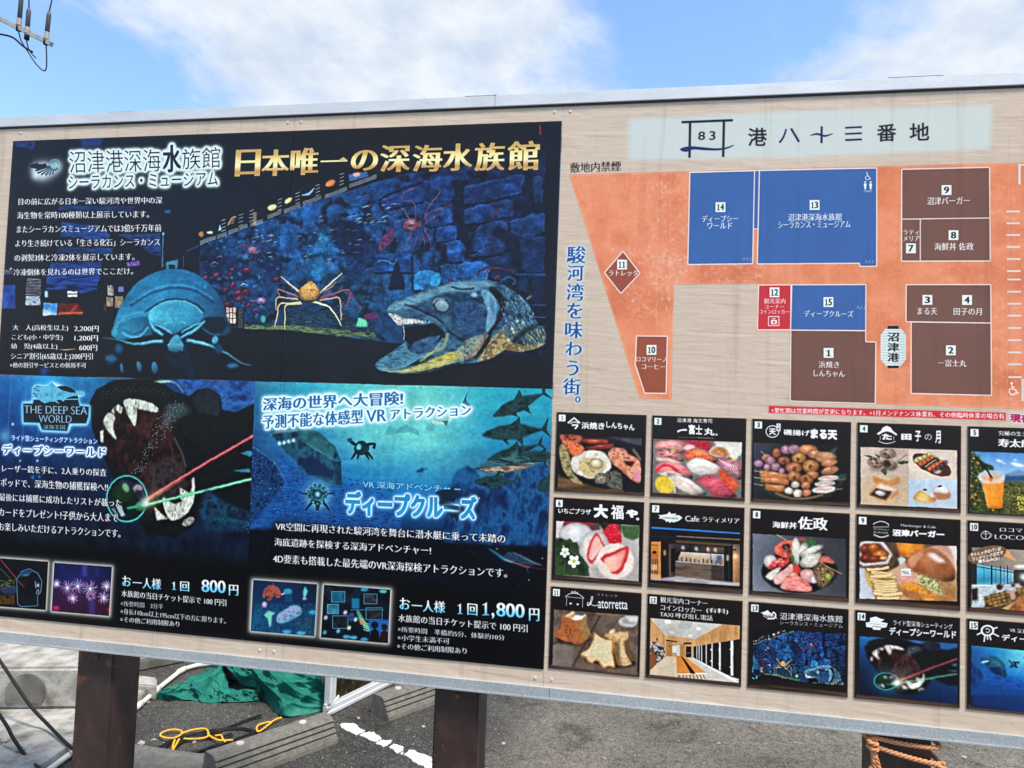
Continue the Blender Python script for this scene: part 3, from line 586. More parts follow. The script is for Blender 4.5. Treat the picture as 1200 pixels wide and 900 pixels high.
# ------------------------------------------------------------------ poster 2: the shooting ride
def monster():
    """context: crop (100,430) x4.5"""
    poly([(25, 190), (60, 120), (150, 70), (300, 60), (380, 62), (470, 130), (550, 155), (590, 120), (650, 110), (715, 150), (725, 225), (790, 240), (900, 190), (900, 760), (800, 750), (700, 690), (640, 640), (630, 720), (580, 830), (480, 900), (330, 880), (200, 700), (120, 520), (40, 330)], N([(5, 7, 10), (15, 19, 24), (8, 10, 14)], 30), soft=4)
    poly([(560, 160), (600, 125), (650, 115), (710, 150), (722, 225), (700, 260), (600, 240)], N([(14, 22, 34), (34, 46, 56)], 14), soft=8)
    poly([(690, 650), (740, 620), (870, 600), (880, 760), (800, 740)], (10, 16, 24), soft=8)
    poly([(820, 455), (870, 440), (890, 455), (870, 475)], (40, 130, 170), soft=3); poly([(780, 545), (870, 535), (875, 555), (830, 555)], (40, 130, 160), soft=3)
    poly([(100, 420), (90, 300), (150, 230), (230, 200), (330, 220), (420, 240), (480, 330), (520, 470), (560, 560), (560, 660), (430, 760), (330, 720), (200, 560)], N([(26, 11, 13), (62, 26, 26), (20, 9, 11), (44, 20, 20)], 24, .8, 1.6), soft=14, sm=True)
    for k in range(9): line([(180+k*22, 330-k*6), (200+k*26, 300+k*4), (240+k*28, 310+k*16)], 7, (120, 66, 62), soft=5, a=.28)
    poly([(330, 520), (450, 470), (540, 540), (545, 640), (430, 720), (340, 690)], N([(24, 24, 30), (70, 66, 70), (30, 22, 26)], 16), soft=18, a=.7)
    line([(470, 340), (520, 430), (545, 520), (540, 600)], 26, (16, 18, 24), soft=5); line([(470, 370), (510, 450), (535, 530)], 8, (90, 110, 130), soft=3, a=.6)
    bone = N([(150, 146, 136), (214, 210, 196), (236, 232, 220), (120, 116, 108)], 9, .8, 1.6)
    for pts in ([(98, 280), (125, 240), (160, 262), (150, 320), (168, 382), (130, 350), (105, 310)], [(155, 215), (175, 195), (200, 215), (190, 250), (172, 235)], [(80, 340), (98, 330), (98, 400), (82, 395)], [(205, 180), (245, 168), (275, 225), (265, 312), (235, 270), (215, 225)], [(250, 172), (300, 176), (350, 190), (388, 218), (375, 240), (320, 228), (275, 218)], [(138, 235), (152, 215), (160, 250)], [(410, 690), (470, 720), (520, 700), (560, 650), (565, 590), (578, 595), (575, 700), (540, 770), (470, 810), (430, 780)], [(500, 635), (560, 670), (555, 720), (505, 700)], [(365, 735), (400, 770), (440, 800), (380, 810)]):
        poly(pts, bone, soft=2, sm=len(pts) > 5)
    line([(98, 285), (110, 330), (160, 380)], 5, (90, 86, 80), soft=2, a=.6)
    ell(545, 815, 36, 20, N([(90, 90, 84), (190, 186, 176)], 5), rot=-30, soft=5)
    def spk(x, y, r):
        t_ = (y-180)/380.; cx = 490-t_*220
        if abs(x-cx) > 60*(1-.4*t_)*r.random()+10: return
        ell(x, y, 2.4, 2.4, (150, 180, 190), a=r.uniform(.3, .9))
    scatter(900, (200, 180, 560, 560), spk, 6)
    poly([(430, 200), (520, 190), (560, 230), (470, 290), (400, 330)], N([(30, 40, 50), (120, 140, 150), (40, 50, 60)], 5), soft=16, a=.55)
    poly([(360, 75), (430, 70), (520, 90), (470, 78), (400, 84)], (190, 210, 190), soft=4); line([(440, 70), (490, 95), (518, 135)], 6, (200, 230, 220), soft=3, a=.6)
    for k in range(30): ell(100+k*13, 130-24*math.sin(k*.12)+((k*37) % 23), 2.5, 2.5, (120, 130, 136), a=.5)
    # the two-seat pod and its beams
    spot(222, 695, 96, (20, 140, 150), .55)
    ell(222, 695, 110, 124, (60, 210, 210), soft=3); ell(222, 695, 103, 117, N([(8, 20, 18), (20, 40, 34)], 20))
    poly([(135, 660), (200, 590), (300, 620), (325, 700), (300, 720), (250, 640), (200, 610)], N([(24, 24, 70), (50, 50, 120)], 8), soft=5); ell(205, 660, 56, 50, (18, 50, 30), soft=14)
    ell(215, 635, 16, 26, (150, 200, 140), rot=-30, soft=8, a=.8); ell(280, 640, 26, 22, N([(90, 70, 90), (180, 150, 170), (40, 30, 50)], 6), soft=3); poly([(268, 650), (300, 650), (310, 690), (270, 690)], (30, 34, 40), soft=2)
    ell(295, 735, 30, 26, (60, 120, 90), soft=3, ball=(-.3, -.5, .4, .3)); poly([(165, 735), (192, 728), (212, 785), (190, 790)], (170, 185, 200), soft=2); poly([(138, 745), (155, 740), (180, 790), (168, 790)], (110, 130, 150), soft=2)
    line([(220, 745), (330, 725), (600, 660), (885, 588)], 16, (40, 170, 120), soft=4, taper=(.5, 1, .8, .8)); line([(300, 730), (600, 660), (880, 590)], 6, (190, 250, 210), soft=2)
    line([(320, 700), (600, 530), (890, 362)], 13, (210, 40, 60), soft=3); line([(330, 694), (600, 528), (890, 360)], 5, (250, 150, 150), soft=2)
    line([(330, 700), (420, 650), (520, 590)], 14, (250, 180, 110), soft=8, taper=(1, .2), a=.7)
    spot(320, 715, 26, (220, 255, 230), 1); spot(350, 700, 60, (120, 90, 50), .7)
def poster_ride():
    Z()
    P2 = [(-2.4, 439.2), (300.5, 446.8), (289.5, 750.7), (-22, 719.8)]
    clip_print(P2)
    poly(P2, G([(20, 110, 190), (30, 140, 200), (10, 60, 130), (24, 80, 170)], [(10, 70, 150), (20, 80, 150), (10, 30, 70), (20, 70, 150)], [(8, 30, 80), (8, 24, 60), (8, 20, 50), (10, 40, 90)], [(5, 10, 24), (6, 10, 24), (7, 14, 36), (5, 12, 34)], [(4, 5, 10), (4, 5, 10), (4, 5, 10), (4, 5, 10)], [(4, 5, 10), (4, 5, 10), (4, 5, 10), (4, 5, 10)]))
    poly(P2, N([(0, 10, 30), (60, 140, 210)], 30, 1, 1.6), a=.16)
    poly([(-20, 630), (295, 660), (288, 751), (-22, 720)], (4, 5, 10), soft=9)
    Z(100, 430, 4.5)
    poly([(480, 60), (895, 75), (895, 200), (760, 250), (720, 230), (650, 110), (540, 150)], N([(16, 50, 110), (40, 100, 180), (14, 40, 100)], 26, 1.4, 1), soft=6)
    for k in range(26):
        r = random.Random(k); x = r.uniform(600, 890); y = r.uniform(90, 240); line([(x, y), (x+50, y-26)], 2, (70, 140, 200), a=.35)
    monster()
    poly([(640, 640), (720, 700), (860, 770), (860, 860), (640, 860), (600, 760)], N([(8, 30, 50), (20, 80, 110), (8, 24, 44)], 20), soft=14, a=.8)
    for k in range(6): rect(690+k*26, 812+k*3, 706+k*26, 868, (10, 50, 80), soft=3, a=.6)
    line([(680, 800), (860, 818)], 5, (20, 80, 110), soft=2, a=.7)
    for k in range(60):
        r = random.Random(k+50); x = r.uniform(855, 890); y = r.uniform(770, 880); ell(x, y, 3, 2, (60, 120, 160), a=.6)
    organic(amp=.7, cell=12, fine=.5, detail=.14, clarity=.3, mul=(.9, .95, .93), gam=1.05, seed=30)
    Z(0, 430, 6.43)
    spot(350, 120, 150, (20, 150, 220), .6); spot(100, 430, 12, (200, 250, 255), 1); spot(285, 705, 10, (200, 240, 255), 1); spot(155, 705, 9, (190, 240, 255), .9); spot(250, 830, 16, (30, 120, 200), .8); spot(300, 826, 12, (60, 150, 220), .7); spot(40, 520, 60, (120, 200, 240), .6)
    for k in range(3): line([(90+k*120, 60), (60+k*110, 600)], 10, (60, 150, 220), soft=8, a=.3)
    # round badge of the ride
    badge = [(170, 265), (240, 262), (250, 235), (250, 160), (270, 135), (360, 140), (395, 110), (470, 140), (530, 170), (560, 190), (640, 190), (640, 215), (590, 225), (612, 285), (685, 290), (680, 380), (662, 440), (540, 440), (520, 495), (312, 485), (292, 432), (172, 430)]
    poly(badge, (120, 215, 250), soft=26); poly(badge, (200, 240, 255), soft=12)
    ell(478, 250, 118, 108, (14, 24, 34))
    b2 = [(170, 270), (245, 270), (252, 240), (600, 240), (612, 288), (682, 294), (676, 380), (658, 432), (530, 432), (515, 490), (318, 480), (298, 428), (176, 424)]
    poly(b2, (70, 180, 230)); Z(0+.0, 430, 6.43)
    b3 = [(180, 278), (252, 278), (260, 248), (592, 248), (604, 296), (674, 300), (668, 376), (652, 424), (524, 424), (508, 482), (324, 472), (304, 420), (184, 416)]
    poly(b3, N([(8, 14, 20), (26, 40, 46)], 16))
    poly([(246, 240), (252, 165), (275, 138), (330, 145), (362, 142), (393, 112), (425, 145), (470, 175), (530, 192), (575, 195), (600, 185), (640, 195), (638, 212), (560, 218), (510, 232), (480, 262), (455, 240), (430, 250), (455, 282), (420, 262), (380, 262), (340, 275), (320, 262), (300, 250), (262, 232)], N([(60, 150, 190), (100, 190, 215), (50, 130, 170)], 12))
    for x, y in ((268, 165), (285, 150), (262, 205), (290, 180), (275, 222)): line([(x-8, y), (x+2, y-5), (x+12, y+4)], 6, (10, 40, 60))
    sv = (140, 180, 205)
    text('THE DEEP SEA', (186, 290), (662, 360), sv, tr=(662, 300), serif=.012, bold=-.004)
    text('WORLD', (296, 362), (544, 422), sv, tr=(544, 366), serif=.012, bold=-.004)
    text('深海王国', (330, 436), (494, 470), (170, 195, 205), tr=(494, 438), bold=.0)
    wg = [((190, 225, 250), 9, 2.6)]
    text('ライド型シューティングアトラクション', (92, 512), (738, 582), (250, 252, 255), tr=(738, 538), bold=.012, glow=[((30, 96, 180), 9, 2.4)])
    text('ディープシーワールド', (22, 585), (802, 680), (18, 66, 140), tr=(802, 605), serif=.016, bold=.014, glow=[((170, 212, 248), 22, 6.), ((225, 240, 252), 11, 9.)])
    Z(0, 500, 6.43)
    for s, a, b, c, d, dy in (('レーザー銃を手に、2人乗りの探査', 20, 285, 806, 374, 32), ('ポッドで、深海生物の捕獲探検へ!!', 10, 388, 818, 488, 36), ('最後には捕獲に成功したリストが載った', -2, 500, 920, 606, 46), ('カードをプレゼント!子供から大人まで', -4, 610, 894, 720, 44), ('お楽しみいただけるアトラクションです。', -6, 720, 912, 836, 52)):
        mtext(s, (a, b), (c, d), tr=(c, b+dy), glow=[((6, 12, 30), 8, 1.2)])
    # price block
    Z(130, 670, 7.5)
    cy = G((245, 248, 250), (235, 245, 250), (120, 205, 245), (70, 180, 240))
    for s, a, b, c, d, dy in (('お', 104, 32, 182, 130, 8), ('一人様', 196, 46, 446, 158, 16), ('回', 612, 82, 692, 174, 6), ('800', 800, 66, 1012, 188, 12), ('円', 1040, 112, 1124, 210, 4)):
        text(s, (a, b), (c, d), cy, tr=(c, b+dy), serif=MIN, bold=.018)
    one((538, 84), (580, 158), cy)
    for s, a, b, c, d, dy, g in (('水族館の当日チケット提示で 100 円引', 98, 158, 1018, 302, 84, (225, 228, 230)), ('※所要時間　3分半', 90, 252, 464, 330, 30, (170, 174, 180)), ('※身長110cm以上195cm以下の方に限ります。', 88, 318, 1014, 458, 86, (190, 194, 200)), ('※その他ご利用制限あり', 86, 390, 606, 484, 44, (200, 204, 210))):
        mtext(s, (a, b), (c, d), g, tr=(c, b+dy))
    Z(0, 640, 8.571)
    # small glowing-edged pictures
    def glowpic(q):
        c_ = np.mean(q, 0); g_ = lambda k: [tuple(c_+(np.array(v)-c_)*k) for v in q]; poly(g_(1.10), (96, 96, 90), soft=44); poly(g_(1.045), (226, 226, 214), soft=20)
        setclip(q)
    glowpic([(-60, 115), (490, 155), (465, 640), (-80, 598)])
    rect(-60, 100, 500, 660, N([(6, 8, 14), (14, 18, 26)], 30)); line([(0, 215), (150, 365)], 5, (90, 110, 50)); line([(10, 130), (150, 300), (230, 390)], 6, (190, 60, 70), sm=False)
    for k in range(50):
        r = random.Random(k); x, y = r.uniform(-20, 150), r.uniform(340, 430); line([(x, y), (x+r.uniform(10, 30), y-8)], 5, r.choice([(140, 160, 60), (90, 120, 40), (220, 220, 160)]), a=.7)
    ell(100, 440, 90, 44, (50, 60, 110), soft=16, a=.7); rect(-20, 490, 150, 580, N([(30, 16, 8), (90, 60, 24), (20, 10, 10)], 12), soft=8)
    poly([(170, 330), (220, 250), (300, 220), (390, 270), (430, 350), (420, 460), (385, 500), (390, 600), (220, 610), (180, 580), (175, 450)], (70, 130, 160), sm=False); poly([(176, 335), (224, 258), (300, 228), (384, 276), (423, 352), (412, 455), (378, 500), (384, 594), (222, 602), (187, 576), (182, 450)], N([(6, 10, 14), (16, 22, 26)], 20))
    poly([(215, 265), (300, 235), (340, 255), (280, 290), (190, 310)], (24, 60, 120), soft=6); line([(240, 295), (300, 285)], 12, (100, 160, 60), soft=4); poly([(270, 380), (300, 290), (380, 310), (400, 420), (340, 510), (290, 480)], (10, 12, 24), soft=4)
    spot(385, 390, 22, (140, 200, 255), 1); line([(360, 350), (365, 420)], 5, (160, 190, 220)); line([(370, 480), (380, 440), (395, 440), (390, 480)], 5, (180, 190, 200)); line([(180, 340), (250, 410)], 5, (180, 60, 70))
    clip_print(P2)
    glowpic([(552, 165), (1130, 206), (1100, 700), (525, 650)])
    rect(500, 150, 1150, 720, G([(10, 16, 50), (24, 24, 70), (16, 22, 50)], [(10, 24, 70), (30, 30, 90), (14, 18, 50)], [(50, 16, 50), (50, 24, 60), (50, 16, 40)], [(40, 10, 30), (30, 10, 26), (40, 12, 26)]))
    for x, c in ((855, (70, 60, 150)), (640, (20, 30, 80)), (980, (24, 40, 90))): rect(x-24, 150, x+24, 300, c, soft=14, a=.8)
    r = random.Random(3)
    for cx, cy, R in ((680, 415, 62), (785, 400, 66), (910, 425, 70), (1075, 400, 50), (1045, 515, 54), (575, 375, 40), (735, 520, 50), (920, 500, 46)):
        for k in range(16):
            a_ = k*math.pi/8+r.random()*.3
            line([(cx+R*.35*math.cos(a_), cy+R*.35*math.sin(a_)), (cx+R*.8*math.cos(a_+.25), cy+R*.8*math.sin(a_+.25)), (cx+R*1.2*math.cos(a_+.1), cy+R*1.25*math.sin(a_+.1))], 8, r.choice([(190, 150, 200), (150, 120, 200), (210, 190, 210), (180, 90, 140)]), taper=(.8, 1, .3), a=.8)
        if R > 48 or cx < 600: spot(cx, cy, 26, (190, 230, 255), 1); spot(cx, cy, 13, (255, 255, 255), 1)
    ell(570, 620, 34, 24, (180, 20, 110), soft=8); ell(1095, 635, 14, 18, (170, 20, 50), soft=6); rect(900, 540, 960, 700, (60, 50, 130), soft=14, a=.7)
    setclip()

# ------------------------------------------------------------------ poster 3: the virtual dive
def tuna(x, y, l, h, c, rot=0, belly=None, a=1.):
    cs, sn = math.cos(math.radians(rot)), math.sin(math.radians(rot))
    def T(p): return [(x+(u*l)*cs-(v*h)*sn, y+(u*l)*sn+(v*h)*cs) for u, v in p]
    b = T([(-.5, .05), (-.42, -.16), (-.2, -.42), (.1, -.42), (.35, -.14), (.46, -.04), (.46, .05), (.3, .2), (.05, .45), (-.25, .38), (-.44, .18)])
    poly(b, c, sm=True, a=a, soft=1)
    if belly: poly(T([(-.44, .14), (-.1, .1), (.3, .06), (.3, .18), (.05, .4), (-.25, .34)]), belly, sm=True, soft=3, a=a)
    poly(T([(-.05, -.38), (.12, -.85), (.12, -.36)]), c, a=a); poly(T([(.02, .4), (.14, .9), (.14, .36)]), c, a=a); poly(T([(-.22, .3), (-.1, .75), (-.1, .36)]), c, a=a)
    poly(T([(.44, 0), (.58, -.7), (.52, 0), (.6, .65)]), c, a=a)
def dive_scene(big=True):
    """context: crop (290,440) x5, extended right to x=360*5"""
    R_, B_ = 1790, 1300
    rect(0, 0, R_+20, B_, G([(20, 110, 160), (40, 170, 200), (60, 190, 205), (60, 195, 210), (20, 170, 205), (10, 150, 190)], [(16, 80, 140), (20, 150, 200), (90, 205, 210), (120, 215, 210), (16, 160, 200), (8, 150, 190)], [(14, 60, 130), (14, 110, 180), (90, 200, 215), (100, 210, 215), (10, 130, 190), (8, 100, 160)], [(10, 44, 110), (10, 80, 160), (20, 130, 200), (30, 140, 200), (12, 70, 130), (10, 60, 120)], [(8, 26, 70), (8, 50, 120), (8, 80, 170), (8, 90, 180), (10, 40, 90), (8, 30, 70)], [(3, 8, 22), (3, 8, 22), (4, 10, 26), (4, 12, 30), (4, 10, 26), (4, 8, 20)], [(4, 6, 14), (4, 6, 14), (4, 8, 20), (4, 10, 24), (4, 8, 18), (4, 6, 12)], [(4, 5, 10), (4, 5, 10), (4, 5, 10), (4, 5, 10), (4, 5, 10), (4, 5, 10)]))
    rect(0, 0, R_, 600, N([(10, 80, 140), (170, 235, 235)], 30, 4, .7), a=.13)
    for k in range(12): line([(900+k*30, 40), (700+k*70, 640)], 30, (170, 235, 230), soft=24, a=.1)
    poly([(0, 380), (60, 420), (140, 480), (200, 560), (240, 700), (200, 860), (0, 900)], N([(8, 24, 66), (16, 60, 120), (10, 30, 80)], 12), soft=8, sm=False)
    line([(0, 400), (70, 440), (150, 500), (210, 590), (235, 680)], 8, (60, 150, 200), soft=4, a=.6)
    poly([(180, 440), (320, 560), (420, 640), (560, 640), (700, 660), (900, 760), (900, 900), (0, 900), (220, 640)], N([(10, 50, 130), (20, 90, 180), (12, 60, 140)], 10, 2, .6), soft=12, a=.8)
    r = random.Random(5)
    for _ in range(320):
        x = r.uniform(260, 900); y = r.uniform(560, 860)
        if y < 560+(x-500)*.25: continue
        line([(x, y), (x+r.uniform(8, 16), y+2)], 3.4, (6, 26, 66), a=.8, sm=False)
    for _ in range(160):
        x = r.uniform(0, 300); y = r.uniform(480, 900); ell(x, y, 2.2, 2.2, (110, 190, 230), a=r.uniform(.3, .8))
    # sunken vessel on the slope
    hull = [(140, 330), (200, 315), (300, 310), (420, 330), (515, 420), (548, 495), (555, 640), (520, 648), (400, 600), (300, 545), (285, 500), (210, 430), (150, 360)]
    poly(hull, N([(10, 44, 80), (26, 86, 120), (8, 30, 60)], 22), soft=3)
    poly([(300, 312), (420, 330), (515, 425), (500, 490), (400, 430), (310, 360)], N([(20, 70, 90), (50, 120, 130)], 18), soft=3); poly([(500, 490), (548, 500), (554, 640), (520, 640)], N([(8, 36, 66), (20, 66, 100)], 10), soft=3)
    line([(320, 380), (420, 440), (500, 490), (545, 500)], 6, (70, 150, 170), soft=2, a=.7); line([(400, 455), (400, 560)], 4, (30, 110, 160)); poly([(290, 500), (380, 470), (500, 560), (505, 610), (400, 590)], (8, 34, 80), soft=8)
    line([(135, 350), (180, 330), (300, 322)], 14, (110, 170, 180), soft=5, a=.5)
    for x in (188, 215, 242, 270): spot(x, 396-(x-188)*.2, 12, (190, 240, 255), 1)
    # the little submersible
    def robot(cx, cy, s, halo):
        if halo: spot(cx, cy, 74*s, (150, 215, 245), .8, 0); spot(cx, cy, 56*s, (190, 230, 250), .8, 0)
        d = (10, 34, 50)
        if halo:
            ell(cx, cy-4, 60*s, 62*s, (24, 90, 120)); ell(cx, cy-4, 46*s, 48*s, N([(10, 40, 60), (60, 150, 180)], 6)); ell(cx, cy-4, 30*s, 30*s, (10, 40, 70)); spot(cx, cy-4, 18*s, (150, 220, 255), 1)
            for sg in (-1, 1):
                line([(cx+sg*44*s, cy-2), (cx+sg*98*s, cy-10*s)], 15*s, d, taper=(.8, 1, .5)); line([(cx+sg*34*s, cy+42*s), (cx+sg*70*s, cy+92*s)], 17*s, d, taper=(1, .8, .4))
            line([(cx, cy+36*s), (cx, cy+92*s)], 30*s, (14, 50, 70), taper=(1, .9, .5))
            for k in range(12): a_ = k*math.pi/6; line([(cx+48*s*math.cos(a_), cy-4+50*s*math.sin(a_)), (cx+58*s*math.cos(a_), cy-4+60*s*math.sin(a_))], 8*s, (90, 180, 200), sm=False)
        else:
            ell(cx, cy, 44, 42, N([(8, 30, 44), (24, 66, 84)], 8)); ell(cx-16, cy-6, 14, 18, (80, 190, 220), soft=3); line([(cx+20, cy-20), (cx+75, cy-22), (cx+70, cy+4)], 18, d); line([(cx-30, cy-15), (cx-78, cy-48)], 17, d); ell(cx-70, cy-46, 15, 12, (30, 90, 110))
            for x0, x1 in ((-30, -62), (-12, -24), (18, 44), (34, 66)): line([(cx+x0, cy+24), (cx+x1, cy+66)], 17, d, taper=(1, .5))
    robot(670, 425, 1, False)
    poly([(800, 345), (830, 290), (880, 312), (930, 285), (1000, 320), (1012, 352), (950, 330), (890, 335), (840, 352)], (60, 150, 180), a=.6, sm=False); ell(1075, 305, 28, 24, (70, 160, 185), soft=3, a=.55)
    for x, y, l in ((820, 525, 30), (860, 545, 24), (1010, 540, 40), (1030, 520, 30), (740, 590, 30), (790, 555, 26), (1100, 560, 34), (900, 480, 24), (980, 470, 20), (1060, 475, 26)): line([(x, y), (x+l, y-5)], 5, (20, 90, 140), taper=(.3, 1, .2), a=.6)
    tuna(1020, 555, 70, 22, (16, 70, 120), rot=-14)
    # reef and dark rocks on the right
    poly([(1190, 640), (1230, 560), (1290, 530), (1340, 555), (1380, 620), (1500, 580), (1700, 520), (R_, 500), (R_, 1000), (1150, 980), (1160, 760)], N([(8, 36, 90), (20, 84, 150), (10, 44, 100), (8, 26, 66)], 22, 1, 1.6), soft=7)
    for k in range(40):
        x = r.uniform(1180, R_-10); y = r.uniform(600, 800); line([(x, y), (x+r.uniform(-20, 20), y+r.uniform(60, 160))], 8, r.choice([(30, 100, 170), (6, 22, 60)]), soft=5, a=.35, taper=(.3, 1, .2))
    ell(1265, 590, 60, 36, (20, 96, 160), soft=12, a=.7)
    tn = N([(10, 34, 44), (26, 66, 74), (8, 24, 34)], 14)
    tuna(1590, 170, 330, 92, tn, rot=-24); tuna(1560, 330, 370, 100, tn, rot=-5); tuna(1560, 450, 330, 70, tn, rot=-16)
    tuna(1540, 520, 420, 100, N([(14, 40, 56), (60, 110, 120), (10, 30, 44)], 10, 3, .6), rot=-6, belly=N([(90, 130, 140), (200, 170, 140), (120, 60, 60), (60, 100, 120)], 8, 3, .6))
    tuna(1450, 620, 240, 74, tn, rot=0); tuna(1760, 640, 130, 90, tn, rot=-4); tuna(1720, 470, 240, 60, tn, rot=4)
    if big:
        line([(1080, 265), (1150, 270), (1230, 215), (1270, 160)], 36, (190, 215, 215), taper=(.5, 1, .5, .2), soft=3, a=.9); line([(1090, 260), (1150, 262), (1225, 210)], 8, (70, 120, 140), soft=3, a=.6); poly([(1262, 160), (1290, 95), (1283, 150), (1320, 185), (1275, 175)], (30, 90, 120)); poly([(1140, 268), (1170, 300), (1175, 262)], (60, 110, 130))
    robot(412, 700, 1, True) if big else None
    return robot
def poster_dive():
    P3 = [(299.3, 446.8), (647.8, 455.8), (637.3, 784.7), (288, 750.5)]
    Z(); clip_print(P3); poly(P3, (4, 5, 10)); Z(290, 440, 5); dive_scene()
    Z(); poly([(290, 660), (640, 697), (637, 786), (287, 752)], (4, 5, 10), soft=6)
    organic(amp=.9, cell=14, fine=.5, detail=.1, clarity=.3, mul=(.95, 1., .93), sat=.95, seed=50)
    Z(550, 600, 9)
    poly([(350, 460), (430, 410), (530, 450), (700, 530), (775, 560), (640, 560), (460, 530)], N([(8, 20, 34), (40, 70, 90), (8, 16, 26)], 4), soft=3); line([(460, 425), (560, 470), (680, 530), (770, 560)], 12, (130, 170, 200), soft=4, taper=(.6, 1, .4), a=.8)
    line([(200, 380), (290, 440), (370, 495), (460, 530)], 30, (50, 160, 200), soft=4, taper=(.15, 1, .9, .3)); line([(380, 500), (480, 535), (600, 575), (640, 578)], 9, (220, 150, 140), soft=2); line([(520, 545), (640, 580), (800, 602)], 7, (170, 40, 50), soft=2, a=.8)
    spot(290, 385, 12, (150, 130, 80), .9); line([(600, 585), (625, 640)], 4, (60, 120, 140)); spot(628, 712, 8, (150, 160, 170)); spot(770, 485, 8, (150, 160, 170)); line([(0, 405), (90, 455)], 9, (110, 140, 170), soft=3, a=.8)
    for k in range(14):
        rr = random.Random(k); x = rr.uniform(60, 560); line([(x, 0), (x+rr.uniform(-30, 50), rr.uniform(90, 200))], 7, (20, 80, 130), soft=5, a=.5, taper=(1, .2))
    for k in range(14):
        rr = random.Random(k+30); spot(rr.uniform(380, 820), rr.uniform(340, 780), 4, (120, 130, 140), .6)
    Z(290, 440, 5)
    # black band behind the paragraph
    poly([(150, 850), (700, 905), (1330, 1000), (1500, 1050), (1400, 1160), (600, 1120), (140, 1010)], (3, 5, 12), soft=40, a=.8)
    tl = G((20, 110, 170), (14, 96, 160))
    wg = [((180, 230, 238), 26, 6.), ((225, 244, 246), 12, 9.)]
    text('深海の世界へ大冒険!', (92, 128), (912, 160), tl, tr=(912, 92), serif=.02, bold=.026, glow=wg) if 0 else None
    # slanted headline: three corners each (top-left, top-right, bottom-right)
    text('深海の世界へ大冒険!', (92, 132), (914, 172), tl, tr=(914, 92), serif=.02, bold=.024, glow=wg)
    Z(460, 440, 4.5)
    Z(290, 440, 5)
    text('予測不能な体感型', (90, 232), (680, 282), tl, tr=(680, 198), serif=.02, bold=.02, glow=wg)
    text('VR', (698, 204), (816, 268), tl, tr=(816, 198), serif=.02, bold=.012, glow=wg)
    text('アトラクション', (838, 198), (1312, 232), tl, tr=(1312, 168), serif=.018, bold=.018, glow=wg)
    Z(350, 560, 5.4545)
    text('VR 深海アドベンチャー', (412, 16), (1035, 98), (120, 205, 228), tr=(1035, 50), bold=.02, glow=[((10, 50, 110), 6, 1.6)])
    sea = G((90, 200, 225), (24, 130, 190), (30, 150, 205), (16, 120, 180))
    tuna(970, 105, 190, 66, (10, 30, 50), rot=6); tuna(960, 170, 200, 80, (8, 26, 46), rot=28); tuna(1010, 230, 150, 60, (8, 26, 46), rot=22)
    text('ディープクルーズ', (300, 82), (1140, 276), sea, tr=(1140, 118), serif=.01, bold=.05, skew=.0, glow=[((130, 195, 240), 22, 3.2), ((215, 238, 250), 11, 5.)])
    text('TM', (1124, 122), (1158, 138), (180, 220, 240), bold=.01)
    line([(900, 150), (1000, 190), (1060, 200)], 30, (8, 26, 46), soft=6, a=.65)
    Z(310, 600, 4)
    for s, a, b, c, d, dy in (('VR空間に再現された駿河湾を舞台に潜水艇に乗って未踏の', 54, 46, 1130, 146, 58), ('海底遺跡を探検する深海アドベンチャー!', 48, 120, 782, 200, 40), ('4D要素も搭載した最先端のVR深海探検アトラクションです。', 42, 196, 1138, 308, 68)):
        mtext(s, (a, b), (c, d), tr=(c, b+dy), glow=[((3, 5, 12), 6, 1.4)])
    Z(455, 690, 6.486)
    cy = G((245, 248, 250), (235, 245, 250), (120, 205, 245), (70, 180, 240))
    for s, a, b, c, d, dy in (('お', 88, 64, 168, 160, 8), ('一人様', 178, 80, 434, 184, 14), ('回', 602, 108, 680, 204, 8), (',', 786, 180, 808, 228, 2), ('800', 822, 102, 1038, 222, 14), ('円', 1070, 146, 1150, 246, 4)):
        text(s, (a, b), (c, d), cy, tr=(c, b+dy), serif=MIN, bold=.02)
    one((526, 108), (568, 190), cy); one((714, 98), (770, 200), cy)
    for s, a, b, c, d, dy, g in (('水族館の当日チケット提示で 100 円引', 78, 190, 1060, 330, 80, (225, 228, 230)), ('※所要時間　準備約5分、体験約10分', 74, 282, 886, 392, 66, (190, 194, 200)), ('※小学生未満不可', 72, 344, 468, 420, 30, (190, 194, 200)), ('※その他ご利用制限あり', 68, 408, 598, 496, 40, (200, 204, 210))):
        mtext(s, (a, b), (c, d), g, tr=(c, b+dy))
    Z(285, 665, 6.667)
    def glowpic(q):
        c_ = np.mean(q, 0); g_ = lambda k: [tuple(c_+(np.array(v)-c_)*k) for v in q]; poly(g_(1.10), (96, 96, 90), soft=34); poly(g_(1.045), (226, 226, 214), soft=16)
        setclip(q)
    glowpic([(82, 96), (580, 130), (558, 535), (62, 494)])
    rect(40, 80, 600, 550, G([(8, 26, 54), (12, 40, 70), (10, 20, 44)], [(10, 50, 84), (12, 40, 80), (10, 30, 60)], [(10, 70, 110), (16, 60, 100), (12, 50, 90)]))
    rect(40, 280, 600, 550, N([(6, 20, 40), (20, 90, 130), (8, 30, 60)], 7), a=.6, soft=4)
    poly([(155, 215), (175, 160), (225, 135), (280, 160), (300, 215), (270, 240), (245, 215), (215, 260), (195, 255), (185, 215), (165, 240)], N([(110, 50, 40), (170, 90, 70), (80, 30, 34)], 8), sm=True); line([(235, 140), (240, 118)], 6, (150, 70, 60))
    ell(352, 185, 34, 22, (50, 150, 180), soft=3); [line([(330+k*10, 200), (335+k*10, 270)], 4, (40, 110, 150), a=.7) for k in range(6)]
    line([(300, 210), (330, 200)], 14, (190, 150, 210)); poly([(470, 190), (485, 145), (508, 185), (485, 240), (475, 250)], (100, 210, 200), soft=2); ell(482, 243, 18, 9, (190, 160, 220), soft=2)
